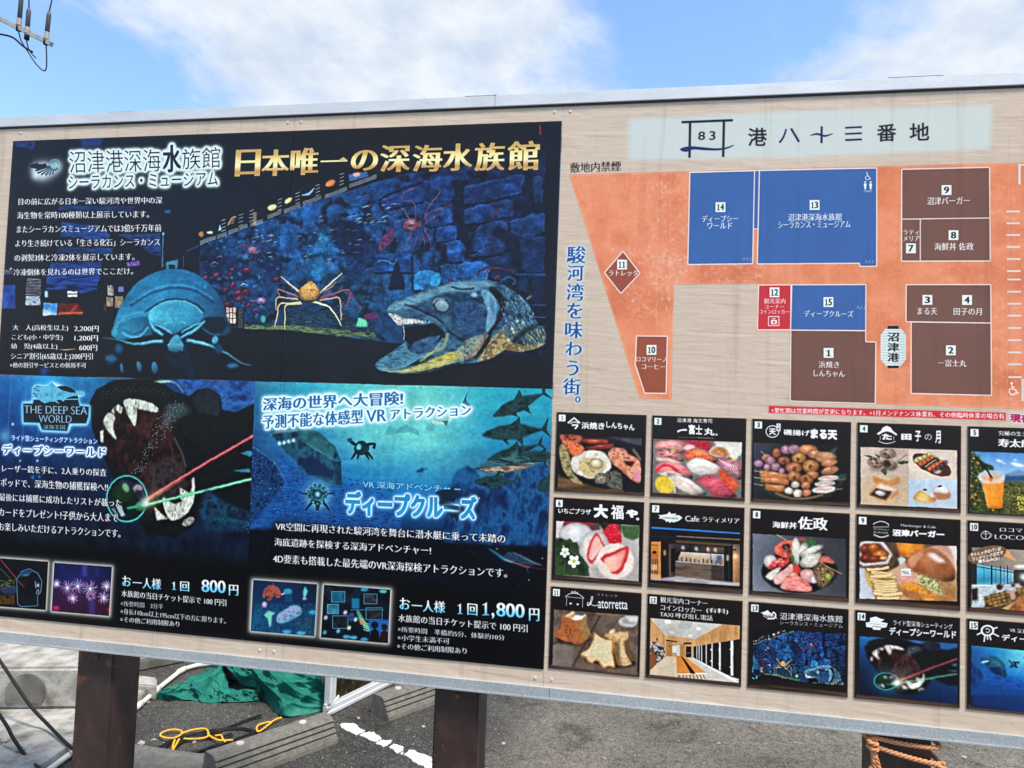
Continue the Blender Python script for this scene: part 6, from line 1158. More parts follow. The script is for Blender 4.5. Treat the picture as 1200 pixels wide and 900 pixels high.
def t11():
    Z(640, 680, 7.5)
    w = (226, 232, 236)
    line([(168, 145), (215, 115), (285, 120), (332, 156)], 6, w); line([(168, 142), (250, 150), (334, 158)], 4, w); line([(182, 150), (178, 222)], 4, w); line([(322, 160), (320, 238)], 4, w); ell(216, 203, 11, 8, w); ell(278, 210, 11, 8, w); line([(222, 112), (228, 96), (240, 108), (252, 94), (262, 110), (276, 104), (278, 120)], 6, w)
    text('ラトレッタ', (448, 110), (626, 148), (200, 200, 204), tr=(626, 124), bold=-.004)
    line([(362, 215), (366, 195), (385, 200), (378, 220), (362, 215), (385, 212), (402, 180), (410, 150), (402, 142), (392, 180), (396, 210), (430, 222), (455, 215)], 7, w)
    text('atorretta', (456, 172), (716, 256), w, tr=(716, 184), bold=.012)
    pic([(70, 256), (812, 308), (800, 832), (55, 745)])
    rect(40, 240, 830, 850, N([(70, 56, 48), (110, 92, 80), (84, 68, 58)], 24, 1, 1)); 
    for k in range(26): line([(60+k*14-60, 800), (300+k*10, 250)], 3, (50, 38, 32), soft=1, a=.45, sm=False)
    for a, b in (((230, 760), (480, 300)), ((60, 560), (200, 500))): line([a, b], 9, (28, 20, 18), soft=2, sm=False)
    poly([(60, 560), (240, 560), (230, 760), (55, 745)], N([(120, 110, 104), (150, 140, 132)], 10, 1, 3), soft=12, a=.5); poly([(440, 288), (640, 300), (640, 308), (440, 298)], (150, 110, 70), soft=3)
    ell(720, 365, 84, 46, (190, 184, 178), soft=2); ell(730, 352, 62, 30, (150, 146, 142), soft=2); poly([(690, 310), (812, 318), (800, 365), (730, 362)], (206, 202, 198), soft=2)
    poly([(80, 500), (360, 480), (400, 520), (260, 570), (120, 550)], (24, 18, 16), soft=10, a=.8)
    poly([(78, 460), (110, 430), (135, 380), (140, 315), (165, 300), (240, 340), (300, 330), (350, 300), (355, 380), (390, 470), (380, 500), (320, 550), (260, 562), (210, 540), (160, 535), (110, 505), (80, 485)], N([(140, 70, 30), (180, 100, 54), (120, 56, 24)], 8), soft=2, sm=True); poly([(300, 330), (350, 300), (360, 400), (390, 470), (330, 530), (290, 420)], N([(130, 96, 50), (170, 130, 80)], 10), soft=6)
    poly([(160, 310), (240, 270), (255, 290), (215, 335)], (236, 200, 160), soft=2); poly([(215, 340), (260, 300), (320, 310), (350, 292), (350, 310), (300, 345), (260, 350)], (232, 224, 214), soft=3); line([(160, 312), (200, 322), (255, 292)], 10, (214, 120, 50), soft=2)
    for k in range(8): line([(90+k*34, 500+(k % 3)*14), (130+k*32, 480+(k % 2)*18), (160+k*30, 520)], 6, (200, 120, 70), soft=2, a=.6)
    poly([(330, 700), (600, 770), (780, 750), (790, 700), (600, 640)], (20, 14, 12), soft=10, a=.9)
    poly([(515, 480), (545, 465), (600, 430), (600, 460), (640, 450), (700, 455), (722, 460), (720, 520), (690, 560), (700, 640), (750, 720), (740, 740), (640, 745), (600, 640), (560, 520)], N([(180, 140, 90), (222, 190, 140), (150, 104, 60)], 12), soft=2, sm=True); poly([(680, 540), (730, 500), (730, 600), (800, 680), (790, 720), (745, 700)], N([(90, 66, 40), (120, 90, 56)], 10), soft=4)
    poly([(590, 540), (640, 530), (660, 740), (610, 740)], (96, 70, 44), soft=14, a=.8); line([(520, 490), (560, 470), (600, 440), (595, 425)], 16, (222, 140, 60), soft=3); line([(660, 500), (700, 455), (722, 465)], 14, (222, 150, 80), soft=3); ell(575, 450, 24, 16, (240, 210, 180), rot=-40, soft=3)
    sl_ = [(305, 640), (370, 600), (410, 520), (420, 465), (440, 460), (470, 490), (530, 515), (590, 525), (585, 620), (605, 730), (600, 765), (550, 755), (520, 770), (490, 760), (460, 715), (430, 705), (410, 730), (370, 715), (350, 680), (310, 665)]
    poly(sl_, (200, 126, 60), sm=True); poly([(320, 642), (382, 600), (420, 525), (430, 475), (450, 480), (480, 500), (530, 525), (578, 535), (573, 620), (592, 730), (585, 750), (550, 742), (520, 755), (500, 748), (468, 702), (432, 692), (405, 715), (378, 702), (360, 670), (325, 655)], N([(206, 190, 140), (224, 212, 172)], 8), sm=True, soft=1)
    scatter(50, (400, 510, 570, 720), lambda x, y, r: ell(x, y, 3, 2, (160, 140, 96)), 5)
def t12():
    Z(752, 690, 7.5)
    w = (236, 236, 234)
    for s, a, b, c, d, dy in (('観光案内コーナー', 164, 66, 578, 154, 36), ('コインロッカー', 166, 136, 526, 216, 30), ('(有料)', 566, 162, 760, 226, 14), ('TAXI 呼び出し電話', 158, 196, 624, 280, 36)): mtext(s, (a, b), (c, d), w, tr=(c, b+dy), b=.014)
    pic([(76, 256), (862, 322), (852, 825), (70, 752)])
    rect(50, 240, 880, 850, G([(214, 176, 130), (214, 190, 160)], [(206, 180, 150), (206, 186, 160)]))
    poly([(80, 256), (705, 310), (470, 440), (200, 405)], G([(190, 186, 176), (206, 204, 196)], [(176, 172, 162), (196, 192, 182)])); poly([(345, 285), (440, 300), (415, 355), (320, 340)], (176, 176, 166)); line([(345, 285), (440, 300), (415, 355), (320, 340), (345, 285)], 4, (150, 150, 142), sm=False)
    for x, y, r_ in ((232, 288, 26), (500, 348, 22), (262, 380, 15), (430, 410, 15)): poly([(x-r_, y-r_*.6), (x+r_, y-r_*.4), (x+r_*.9, y+r_*.6), (x-r_*.9, y+r_*.5)], (244, 244, 240), soft=4)
    wd = N([(176, 120, 66), (206, 152, 96), (190, 134, 78)], 10, .8, 8)
    poly([(76, 260), (200, 405), (205, 520), (76, 560)], wd); poly([(200, 405), (470, 440), (460, 600), (205, 590)], N([(190, 140, 84), (210, 164, 108)], 8, .8, 6)); poly([(705, 312), (865, 322), (862, 440), (470, 500), (470, 442)], wd)
    for k in range(12): x = 480+k*33; line([(x, 436-k*9.5), (x, 498-k*4.5)], 2, (150, 100, 56), a=.7, sm=False)
    rect(215, 465, 268, 590, (176, 120, 66)); rect(268, 500, 312, 560, (206, 216, 206)); rect(340, 485, 380, 595, (170, 116, 64)); poly([(215, 445), (308, 458), (308, 468), (215, 458)], (30, 26, 24)); rect(370, 470, 436, 485, (30, 26, 24)); line([(240, 500), (246, 500)], 14, (40, 30, 24)); rect(308, 495, 334, 585, (190, 190, 190)); rect(388, 505, 435, 600, (26, 24, 26)); rect(390, 560, 430, 566, (120, 110, 100))
    poly([(76, 460), (190, 480), (212, 600), (76, 690)], N([(24, 20, 22), (206, 200, 196), (30, 28, 30), (150, 130, 110)], 7), soft=1); poly([(72, 570), (128, 575), (130, 660), (70, 720)], (130, 76, 40)); rect(130, 430, 140, 455, (30, 26, 24)); poly([(76, 520), (110, 520), (110, 570), (76, 568)], (110, 60, 40), soft=3)
    poly([(76, 715), (215, 598), (310, 600), (300, 740), (120, 760)], G([(214, 190, 156), (214, 196, 166)], [(206, 186, 156), (214, 196, 170)]), soft=2)
    poly([(436, 602), (480, 610), (862, 780), (850, 825), (560, 800), (480, 700)], (196, 192, 180), soft=2)
    poly([(455, 505), (862, 440), (862, 790), (790, 772), (455, 610)], (28, 22, 24))
    for x0, x1 in ((480, 487), (500, 508), (522, 530), (562, 571), (612, 623), (678, 694), (780, 804)):
        t_ = (x0-455)/407.; yt = 503-t_*62; yb = 612+t_*185; poly([(x0, yt), (x1, yt-2), (x1, yb+3), (x0, yb)], (206, 206, 200))
    for x, yy in ((610, 532), (610, 632), (684, 536), (684, 655), (785, 530), (785, 686)): ell(x, yy, 14 if x > 700 else 9, 8, (214, 214, 210), soft=1)
    poly([(440, 606), (456, 604), (830, 800), (800, 810)], (226, 222, 212))
    poly([(302, 585), (345, 592), (430, 742), (310, 742)], N([(206, 120, 40), (222, 140, 60)], 10, 1, 4)); poly([(360, 598), (392, 605), (565, 735), (470, 742)], N([(206, 120, 40), (222, 144, 66)], 10, 1, 4)); poly([(345, 592), (362, 598), (475, 745), (430, 742)], (24, 22, 24))
    poly([(310, 742), (430, 742), (430, 752), (310, 752)], (222, 222, 220)); poly([(470, 735), (572, 738), (572, 748), (470, 748)], (230, 230, 230))
    for x in (318, 425): line([(x, 752), (x+2, 795)], 5, (40, 40, 44)); 
    for k in range(8): line([(330+k*30, 752), (336+k*32, 795)], 6, (34, 34, 38), a=.8)
    line([(560, 748), (558, 800)], 5, (200, 200, 200))
def copyreg(src, dst):
    """resample a quad of the print (tl, tr, bl) into another"""
    s = P(src); d = P(dst)
    x0, x1 = int(d[:, 0].min()), int(d[:, 0].max())+1; y0, y1 = int(d[:, 1].min()), int(d[:, 1].max())+1
    yy, xx = np.mgrid[y0:y1, x0:x1].astype(float)
    D = np.stack([d[1]-d[0], d[2]-d[0]], 1); uv = np.linalg.solve(D, np.stack([(xx-d[0, 0]).ravel(), (yy-d[0, 1]).ravel()]))
    q = s[0][:, None]+(s[1]-s[0])[:, None]*uv[0]+(s[2]-s[0])[:, None]*uv[1]
    xi = np.clip(q[0], 0, CW-2).astype(int); yi = np.clip(q[1], 0, CH-2).astype(int)
    c = (IMG[yi, xi]+IMG[yi+1, xi]+IMG[yi, xi+1]+IMG[yi+1, xi+1])/4
    m = ((uv[0] > 0) & (uv[0] < 1) & (uv[1] > 0) & (uv[1] < 1)).astype(np.float32).reshape(y1-y0, x1-x0)
    blend(m, y0, x0, lambda h, w_, a, b: c.reshape(h, w_, 3))
def t13():
    Z(); pic([(882.5, 736), (991, 742), (989.5, 806), (881, 795)]); clip_print(TILE); copyreg([(234, 232), (640, 205), (234, 405)], [(882.5, 736), (991, 742), (881, 795)])
    Z(640, 680, 4.2857)
    w = (226, 234, 236)
    poly([(1075, 162), (1100, 155), (1112, 148), (1120, 158), (1130, 165), (1112, 175), (1100, 172)], w)
    for k in range(8): a_ = math.radians(200-k*20); line([(1135, 170), (1135+48*math.cos(a_), 172-26*math.sin(a_)*-.9)], 4, w, taper=(.4, 1), sm=False)
    line([(1130, 180), (1140, 160), (1152, 172), (1145, 190), (1110, 192)], 7, w)
    Z(920, 690, 4.2857)
    text('沼津港深海水族館', (-27, 118), (288, 170), w, tr=(288, 134), bold=.01); text('シーラカンス・ミュージアム', (-27, 158), (288, 196), w, tr=(288, 176), bold=-.004)
def t14():
    Z(920, 690, 4.2857)
    w = (226, 234, 236)
    poly([(404, 168), (425, 165), (425, 145), (455, 138), (480, 150), (500, 152), (480, 165), (514, 172), (508, 192), (480, 196), (478, 206), (440, 204), (438, 194), (406, 190)], w); text('THE DEEP SEA', (410, 172), (508, 182), (30, 30, 34)); text('WORLD', (436, 184), (482, 194), (30, 30, 34))
    text('ライド型深海シューティング', (542, 154), (840, 204), w, tr=(840, 176), bold=.014); text('ディープシーワールド', (522, 190), (858, 250), w, tr=(858, 208), bold=.04)
    Z(); q = [(1006.8, 745), (1121.5, 754), (1121.5, 825), (1006.8, 814)]; pic(q)
    poly(q, G([(20, 100, 170), (30, 80, 150)], [(10, 50, 100), (30, 90, 160)], [(10, 24, 50), (10, 50, 100)], [(6, 14, 30), (8, 30, 70)]))
    Z(1009.8, 742.3, 7.9, 12.5); monster(); setclip()
def t15():
    Z(1125, 700, 6)
    w = (226, 234, 236)
    ell(190, 232, 48, 40, w); ell(190, 232, 34, 28, (24, 20, 22)); line([(175, 225), (190, 218), (206, 230), (195, 246), (178, 240)], 6, w)
    for a, b in (((150, 245), (115, 262)), ((230, 218), (262, 210)), ((225, 250), (272, 274)), ((172, 268), (166, 312)), ((205, 266), (215, 300)), ((190, 270), (192, 296))): line([a, b], 10, w, sm=False)
    mtext('VR 深海アドベンチャー', (346, 212), (700, 282), w, tr=(700, 250)); text('ディープクルーズ', (290, 256), (790, 344), w, tr=(790, 296), bold=.04)
    Z(); q = [(1138, 756), (1345, 776), (1345, 850), (1137, 828)]; pic(q)
    Z(1136, 745, 13); dive_scene(False)
    Z(); poly([(1137, 800), (1165, 801), (1200, 806), (1345, 812), (1345, 860), (1137, 830)], G([(10, 60, 130), (20, 100, 180)], [(8, 34, 80), (10, 60, 130)]), soft=4, a=.8)
    setclip()

poster_aquarium(); poster_ride(); poster_dive(); right_side()
for i_, f_ in enumerate((t1, t2, t3, t4, t5, t6, t7, t8, t9, t10, t11, t12, t13, t14, t15)):
    tile(i_, i_+1); clip_print(TILE); f_(); PM = PICM; organic(PM, *((.2, 8, .15) if i_ in (6, 11, 9) else (.7, 9, .35)), detail=.07, clarity=.18, seed=100+9*i_); setclip(None)

def board_image():
    # printed crisp: a light unsharp mask over the fully inked parts
    lum = blur(IMG.mean(2), 3.4); d = (IMG.mean(2)-lum)*.75*(ALP > .98)*.45
    IMG[...] = np.clip(IMG*(1+.04*np.sign(d)[..., None]*0)+d[..., None], 0, 1)
    rgba = np.empty((CH, CW, 4), np.float32)
    rgba[..., :3] = np.clip(IMG, 0, 1); rgba[..., 3] = np.clip(ALP, 0, 1)
    # colour under half-transparent edges
    im = bpy.data.images.new('sign_print', CW, CH, alpha=True); im.alpha_mode = 'CHANNEL_PACKED'
    im.pixels.foreach_set(rgba[::-1].ravel()); im.update(); im.pack()
    return im
PRINT = board_image()

# ------------------------------------------------------------------ materials
def mat(name, col=(.5, .5, .5), rough=.6, metal=0., spec=.5):
    m = bpy.data.materials.new(name); m.use_nodes = True
    b = m.node_tree.nodes['Principled BSDF']; b.inputs['Base Color'].default_value = (*col, 1)
    b.inputs['Roughness'].default_value = rough; b.inputs['Metallic'].default_value = metal
    b.inputs['Specular IOR Level'].default_value = spec
    return m, m.node_tree, b
def ramp(t, src, stops):
    r = t.nodes.new('ShaderNodeValToRGB'); e = r.color_ramp.elements
    while len(e) < len(stops): e.new(.5)
    for k, (p, c) in enumerate(stops): e[k].position = p; e[k].color = (*c, 1)
    t.links.new(src, r.inputs[0]); return r
def nz(t, vec, scale, detail=5., rough=.55, dist=0., stretch=None):
    n = N_(t, 'ShaderNodeTexNoise', i_Scale=scale, i_Detail=detail, i_Roughness=rough, i_Distortion=dist)
    if stretch:
        mp_ = N_(t, 'ShaderNodeMapping'); mp_.inputs['Scale'].default_value = stretch; t.links.new(vec, mp_.inputs[0]); vec = mp_.outputs[0]
    t.links.new(vec, n.inputs['Vector']); return n
def mixc(t, f, a, b, mode='MIX'):
    m = t.nodes.new('ShaderNodeMixRGB'); m.blend_type = mode
    for s, v in ((0, f), (1, a), (2, b)):
        if isinstance(v, (int, float)): m.inputs[s].default_value = v
        elif isinstance(v, tuple): m.inputs[s].default_value = (*v, 1)
        else: t.links.new(v, m.inputs[s])
    return m.outputs[0]
def bump(t, b, h, strength, dist=.01):
    n = N_(t, 'ShaderNodeBump', i_Strength=strength, i_Distance=dist); t.links.new(h, n.inputs['Height']); t.links.new(n.outputs[0], b.inputs['Normal'])
def mottled(name, stops, scale, rough=.8, bscale=None, bstr=.3, speck=None, stretch=None, metal=0., spec=.4, bdist=.004):
    m, t, b = mat(name, rough=rough, metal=metal, spec=spec)
    tc_ = N_(t, 'ShaderNodeTexCoord').outputs['Object']
    n = nz(t, tc_, scale, 8., .62, .2, stretch); c = ramp(t, n.outputs['Fac'], stops).outputs[0]
    if speck:
        v = N_(t, 'ShaderNodeTexVoronoi', i_Scale=speck[0]); t.links.new(tc_, v.inputs['Vector'])
        sp = ramp(t, v.outputs['Distance'], [(speck[1], (1, 1, 1)), (speck[1]+.06, (0, 0, 0))]).outputs[0]
        pick = ramp(t, v.outputs['Color'], [(.45, (0, 0, 0)), (.7, (1, 1, 1))]).outputs[0]
        sp = mixc(t, 1., sp, pick, 'MULTIPLY'); c = mixc(t, sp, c, speck[2])
    t.links.new(c, b.inputs['Base Color'])
    if bscale:
        nb = nz(t, tc_, bscale, 6., .6, 0, stretch); bump(t, b, nb.outputs['Fac'], bstr, bdist)
    return m

# printed sheet: the artwork over a printed weathered-wood background
def print_material():
    m, t, b = mat('printed_sheet', rough=.42, spec=.3)
    uv = N_(t, 'ShaderNodeUVMap'); uv.uv_map = 'print'
    im = N_(t, 'ShaderNodeTexImage', image=PRINT, interpolation='Cubic', extension='CLIP'); t.links.new(uv.outputs[0], im.inputs[0])
    ob = N_(t, 'ShaderNodeTexCoord').outputs['Object']
    def grain(off, sc, dt):
        mp_ = N_(t, 'ShaderNodeMapping'); mp_.inputs['Location'].default_value = off; mp_.inputs['Scale'].default_value = sc; t.links.new(ob, mp_.inputs[0])
        n = N_(t, 'ShaderNodeTexNoise', i_Scale=1., i_Detail=dt, i_Roughness=.6, i_Distortion=.8); t.links.new(mp_.outputs[0], n.inputs['Vector']); return n.outputs['Fac']
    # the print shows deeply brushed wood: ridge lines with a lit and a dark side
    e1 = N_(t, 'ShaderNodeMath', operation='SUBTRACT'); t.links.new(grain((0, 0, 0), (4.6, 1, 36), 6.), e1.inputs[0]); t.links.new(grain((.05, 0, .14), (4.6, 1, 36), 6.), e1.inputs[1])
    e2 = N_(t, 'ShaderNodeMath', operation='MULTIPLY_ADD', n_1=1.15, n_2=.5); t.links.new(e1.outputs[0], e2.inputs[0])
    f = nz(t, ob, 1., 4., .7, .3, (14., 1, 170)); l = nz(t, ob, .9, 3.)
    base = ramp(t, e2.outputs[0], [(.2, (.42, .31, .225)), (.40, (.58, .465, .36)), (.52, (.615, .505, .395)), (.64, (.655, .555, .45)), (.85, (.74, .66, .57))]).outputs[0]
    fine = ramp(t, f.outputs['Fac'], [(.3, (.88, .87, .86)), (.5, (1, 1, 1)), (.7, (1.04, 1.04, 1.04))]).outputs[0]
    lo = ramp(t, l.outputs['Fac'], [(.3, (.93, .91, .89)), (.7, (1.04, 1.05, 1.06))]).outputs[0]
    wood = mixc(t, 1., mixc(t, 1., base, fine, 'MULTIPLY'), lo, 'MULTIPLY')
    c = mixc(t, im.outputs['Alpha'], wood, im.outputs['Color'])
    dr = nz(t, ob, 1., 5., .6, .2, (26., 1, .9)); drc = ramp(t, dr.outputs['Fac'], [(.3, (.86, .85, .83)), (.44, (1, 1, 1)), (.66, (1, 1, 1)), (.8, (1.05, 1.05, 1.05))]).outputs[0]; c = mixc(t, 1., c, drc, 'MULTIPLY')   # rain streaks of dirt
    t.links.new(c, b.inputs['Base Color'])
    rn = nz(t, ob, 6., 4.); rr = N_(t, 'ShaderNodeMapRange', n_3=.2, n_4=.3); t.links.new(rn.outputs['Fac'], rr.inputs[0]); t.links.new(rr.outputs[0], b.inputs['Roughness'])
    return m
M_PRINT = print_material()
def alu(name, lo, hi, sc=420, rough=.45, metal=.35):
    m, t, b = mat(name, rough=rough, metal=metal)
    ob = N_(t, 'ShaderNodeTexCoord').outputs['Object']
    n = nz(t, ob, sc, 3., .7); n2 = nz(t, ob, 5., 5., .6, 0, (1, 1, 3))
    c = ramp(t, n.outputs['Fac'], [(.36, lo), (.64, hi)]).outputs[0]; d = ramp(t, n2.outputs['Fac'], [(.3, (.86, .86, .87)), (.7, (1.05, 1.05, 1.05))]).outputs[0]
    t.links.new(mixc(t, 1., c, d, 'MULTIPLY'), b.inputs['Base Color']); bump(t, b, n.outputs['Fac'], .25, .001)
    return m
M_RAIL = alu('weathered_aluminium_top', (.60, .62, .63), (.72, .74, .75)); M_RAIL2 = alu('speckled_aluminium', (.34, .38, .40), (.54, .575, .59), 260)
M_ALU = alu('satin_aluminium', (.58, .61, .64), (.72, .75, .77), 200, .38, .2)
M_DARK = mat('black_rubber_and_shade', (.012, .012, .013), .7)[0]  # clamps, plus the strip and box that stand in for shade
def rust_paint():
    m, t, b = mat('rusty_brown_paint', rough=.55)
    ob = N_(t, 'ShaderNodeTexCoord').outputs['Object']
    n = nz(t, ob, 9., 8., .65, .3, (1.2, 1.2, .8)); n2 = nz(t, ob, 30., 6., .7); n3 = nz(t, ob, 5., 7., .7, .4, (1.6, 1.6, .8))
    c = ramp(t, n.outputs['Fac'], [(.28, (.018, .009, .009)), (.5, (.032, .016, .014)), (.64, (.055, .025, .018)), (.8, (.10, .04, .02))]).outputs[0]
    r_ = ramp(t, n3.outputs['Fac'], [(.53, (0, 0, 0)), (.62, (1, 1, 1))]).outputs[0]; r2_ = ramp(t, n2.outputs['Fac'], [(.5, (0, 0, 0)), (.62, (1, 1, 1))]).outputs[0]
    c = mixc(t, mixc(t, 1., r_, r2_, 'MULTIPLY'), c, (.20, .065, .018)); t.links.new(c, b.inputs['Base Color'])
    bump(t, b, n2.outputs['Fac'], .35, .002); return m
M_POST = rust_paint()
M_RUST = mottled('rusty_steel', [(.3, (.05, .025, .015)), (.7, (.22, .10, .04))], 60., .8)
M_CONC = mottled('pale_concrete', [(.25, (.10, .092, .078)), (.42, (.22, .21, .185)), (.55, (.33, .32, .29)), (.75, (.43, .42, .385))], 11., .85, 45, 1., (190, .14, (.10, .10, .09)))
M_CONCD = mottled('stained_concrete', [(.2, (.05, .05, .045)), (.5, (.13, .125, .11)), (.8, (.24, .235, .215))], 7., .9, 60, .5)
M_STOP = mottled('exposed_aggregate_concrete', [(.25, (.075, .07, .06)), (.55, (.135, .128, .11)), (.8, (.21, .20, .175))], 26., .9, 160, .9, (300, .24, (.42, .41, .37)), bdist=.006)
M_PLUG = mottled('smooth_mortar', [(.3, (.36, .34, .29)), (.7, (.46, .44, .38))], 40., .85)
M_WHITE = mottled('white_road_paint', [(.30, (.10, .10, .09)), (.38, (.50, .50, .48)), (.6, (.66, .66, .64))], 55., .8, 200, .8, bdist=.003)
M_PIPE = mottled('ivory_plastic', [(.3, (.56, .54, .46)), (.7, (.66, .65, .58))], 20., .4)
M_TARP = mottled('green_tarpaulin', [(.25, (.004, .085, .062)), (.55, (.007, .14, .105)), (.8, (.02, .20, .155))], 9., .6, 30, .5, bdist=.008, spec=.25)
M_CABLE = mat('black_cable', (.006, .006, .007), .6, spec=.25)[0]
M_YEL = mottled('yellow_rope_fibre', [(.3, (.55, .27, .012)), (.7, (.82, .46, .03))], 90., .6)
M_ORG = mottled('orange_rope_fibre', [(.3, (.42, .17, .07)), (.7, (.62, .30, .14))], 120., .7)
M_RED = mat('faded_red_plastic', (.12, .012, .012), .5)[0]
M_PORC = mat('white_porcelain', (.62, .60, .57), .3)[0]
M_GREY = mat('dark_grey_polymer', (.035, .042, .048), .5)[0]
M_ARM = mottled('galvanised_steel', [(.3, (.30, .29, .27)), (.7, (.50, .49, .46))], 8., .55, metal=.3)
M_GLASS = mottled('brown_reflective_glass', [(.35, (.006, .006, .005)), (.55, (.03, .024, .008)), (.75, (.13, .10, .03))], 22., .15, spec=.8)

def asphalt():
    m, t, b = mat('asphalt', rough=.9, spec=.3)
    ob = N_(t, 'ShaderNodeTexCoord').outputs['Object']
    n = nz(t, ob, 1.1, 9., .65, .3); n2 = nz(t, ob, 26., 5., .7); n3 = nz(t, ob, .55, 5., .6, .6)
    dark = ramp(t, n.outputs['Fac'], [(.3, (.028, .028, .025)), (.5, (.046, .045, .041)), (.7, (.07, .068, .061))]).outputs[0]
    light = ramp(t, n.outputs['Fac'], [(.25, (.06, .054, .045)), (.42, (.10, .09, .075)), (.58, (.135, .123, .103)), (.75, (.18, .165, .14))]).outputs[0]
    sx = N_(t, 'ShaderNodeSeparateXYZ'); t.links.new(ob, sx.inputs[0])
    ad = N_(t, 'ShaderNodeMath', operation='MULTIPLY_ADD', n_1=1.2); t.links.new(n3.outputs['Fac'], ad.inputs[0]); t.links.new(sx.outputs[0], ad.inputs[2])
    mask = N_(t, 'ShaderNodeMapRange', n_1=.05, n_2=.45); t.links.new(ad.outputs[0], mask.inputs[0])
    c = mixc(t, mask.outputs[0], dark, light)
    moss = nz(t, ob, 2.2, 6., .65); mm = ramp(t, moss.outputs['Fac'], [(.60, (0, 0, 0)), (.72, (.6, .6, .6))]).outputs[0]
    mm = mixc(t, 1., mm, mask.outputs[0], 'MULTIPLY'); c = mixc(t, mm, c, (.13, .14, .075))
    g = ramp(t, n2.outputs['Fac'], [(.3, (.62, .62, .62)), (.5, (1, 1, 1)), (.72, (1.35, 1.34, 1.3))]).outputs[0]; c = mixc(t, 1., c, g, 'MULTIPLY')
    st_ = nz(t, ob, 3.4, 7., .7, .8); stc = ramp(t, st_.outputs['Fac'], [(.34, (.45, .43, .40)), (.47, (1, 1, 1)), (.62, (1, 1, 1)), (.74, (1.35, 1.32, 1.25))]).outputs[0]; c = mixc(t, 1., c, stc, 'MULTIPLY')
    v = N_(t, 'ShaderNodeTexVoronoi', i_Scale=150.); t.links.new(ob, v.inputs['Vector'])
    s_ = ramp(t, v.outputs['Distance'], [(.16, (1, 1, 1)), (.30, (0, 0, 0))]).outputs[0]; pk = ramp(t, v.outputs['Color'], [(.66, (0, 0, 0)), (.74, (1, 1, 1))]).outputs[0]
    s_ = mixc(t, 1., s_, pk, 'MULTIPLY'); c = mixc(t, s_, c, (.40, .39, .36))
    pd = ramp(t, v.outputs['Color'], [(.24, (.45, .45, .45)), (.36, (1, 1, 1))]).outputs[0]; c = mixc(t, 1., c, pd, 'MULTIPLY')
    t.links.new(c, b.inputs['Base Color'])
    h = mixc(t, .5, v.outputs['Distance'], n2.outputs['Fac']); bump(t, b, h, .9, .006)
    return m
M_ASPH = asphalt()

# ------------------------------------------------------------------ mesh helpers
def link(name, me, m, parent=None, kind=None):
    o = bpy.data.objects.new(name, me); C.objects.link(o)
    if m is not None and not me.materials: me.materials.append(m)
    if parent is not None:
        o.parent = parent; o.matrix_parent_inverse = Matrix.Translation(-Vector(parent.location))
    if kind: o['kind'] = kind
    return o
def thing(name, label, cat, loc, group=None):
    o = bpy.data.objects.new(name, None); C.objects.link(o); o.location = loc; o.empty_display_size = .1
    o['label'] = label; o['category'] = cat
    if group: o['group'] = group
    return o
def tag(o, label, cat, group=None):
    o['label'] = label; o['category'] = cat
    if group: o['group'] = group
    return o
def finish(bm, smooth=False, bevel=0., seg=2):
    if bevel: bmesh.ops.bevel(bm, geom=list(bm.edges), offset=bevel, segments=seg, affect='EDGES', clamp_overlap=True)
    bmesh.ops.recalc_face_normals(bm, faces=bm.faces)
    me = bpy.data.meshes.new('mesh'); bm.to_mesh(me); bm.free()
    if smooth: me.polygons.foreach_set('use_smooth', [True]*len(me.polygons))
    return me
def add_box(bm, x0, x1, y0, y1, z0, z1):
    v = [bm.verts.new((x, y, z)) for z in (z0, z1) for y in (y0, y1) for x in (x0, x1)]
    for f in ((0, 2, 3, 1), (4, 5, 7, 6), (0, 1, 5, 4), (2, 6, 7, 3), (0, 4, 6, 2), (1, 3, 7, 5)): bm.faces.new([v[i] for i in f])
def box(name, a, m, parent=None, bevel=.0, kind=None):
    bm = bmesh.new(); add_box(bm, *a); return link(name, finish(bm, bevel=bevel), m, parent, kind)
def prism(bm, pts, z0, z1):
    lo = [bm.verts.new((x, y, z0)) for x, y in pts]; hi = [bm.verts.new((x, y, z1)) for x, y in pts]; n = len(pts)
    bm.faces.new(lo[::-1]); bm.faces.new(hi)
    for i in range(n): bm.faces.new((lo[i], lo[(i+1) % n], hi[(i+1) % n], hi[i]))
def extrude(bm, prof, a, d, L, perp):
    """profile (u across, z up) swept from point a along d for L"""
    rings = []
    for t in (0, L): rings.append([bm.verts.new((a[0]+d[0]*t+perp[0]*u, a[1]+d[1]*t+perp[1]*u, a[2]+z)) for u, z in prof])
    n = len(prof)
    for i in range(n): bm.faces.new((rings[0][i], rings[0][(i+1) % n], rings[1][(i+1) % n], rings[1][i]))
    bm.faces.new(rings[0][::-1]); bm.faces.new(rings[1])
def smooth_path(p, n=8):
    return catmull(np.asarray(p, float), n, False)
def tube_mesh(path, r, seg=10, closed=False):
    """one or many paths -> mesh"""
    bm = bmesh.new()
    paths = path if isinstance(path, list) else [path]
    for p in paths:
        p = np.asarray(p, float); T = np.gradient(p, axis=0); T /= np.maximum(np.linalg.norm(T, axis=1, keepdims=True), 1e-9)
        up = np.array([0, 0, 1.]) if abs(T[0][2]) < .9 else np.array([1., 0, 0]); rings = []
        R = r if np.ndim(r) else np.full(len(p), r)
        for q, t, rr in zip(p, T, R):
            a = np.cross(t, up); a /= np.linalg.norm(a); b_ = np.cross(a, t); up = b_
            rings.append([bm.verts.new(q+rr*(a*math.cos(k*2*math.pi/seg)+b_*math.sin(k*2*math.pi/seg))) for k in range(seg)])
        for i in range(len(rings)-1):
            for k in range(seg): bm.faces.new((rings[i][k], rings[i][(k+1) % seg], rings[i+1][(k+1) % seg], rings[i+1][k]))
        bm.faces.new(rings[0][::-1]); bm.faces.new(rings[-1])
    return finish(bm, True)
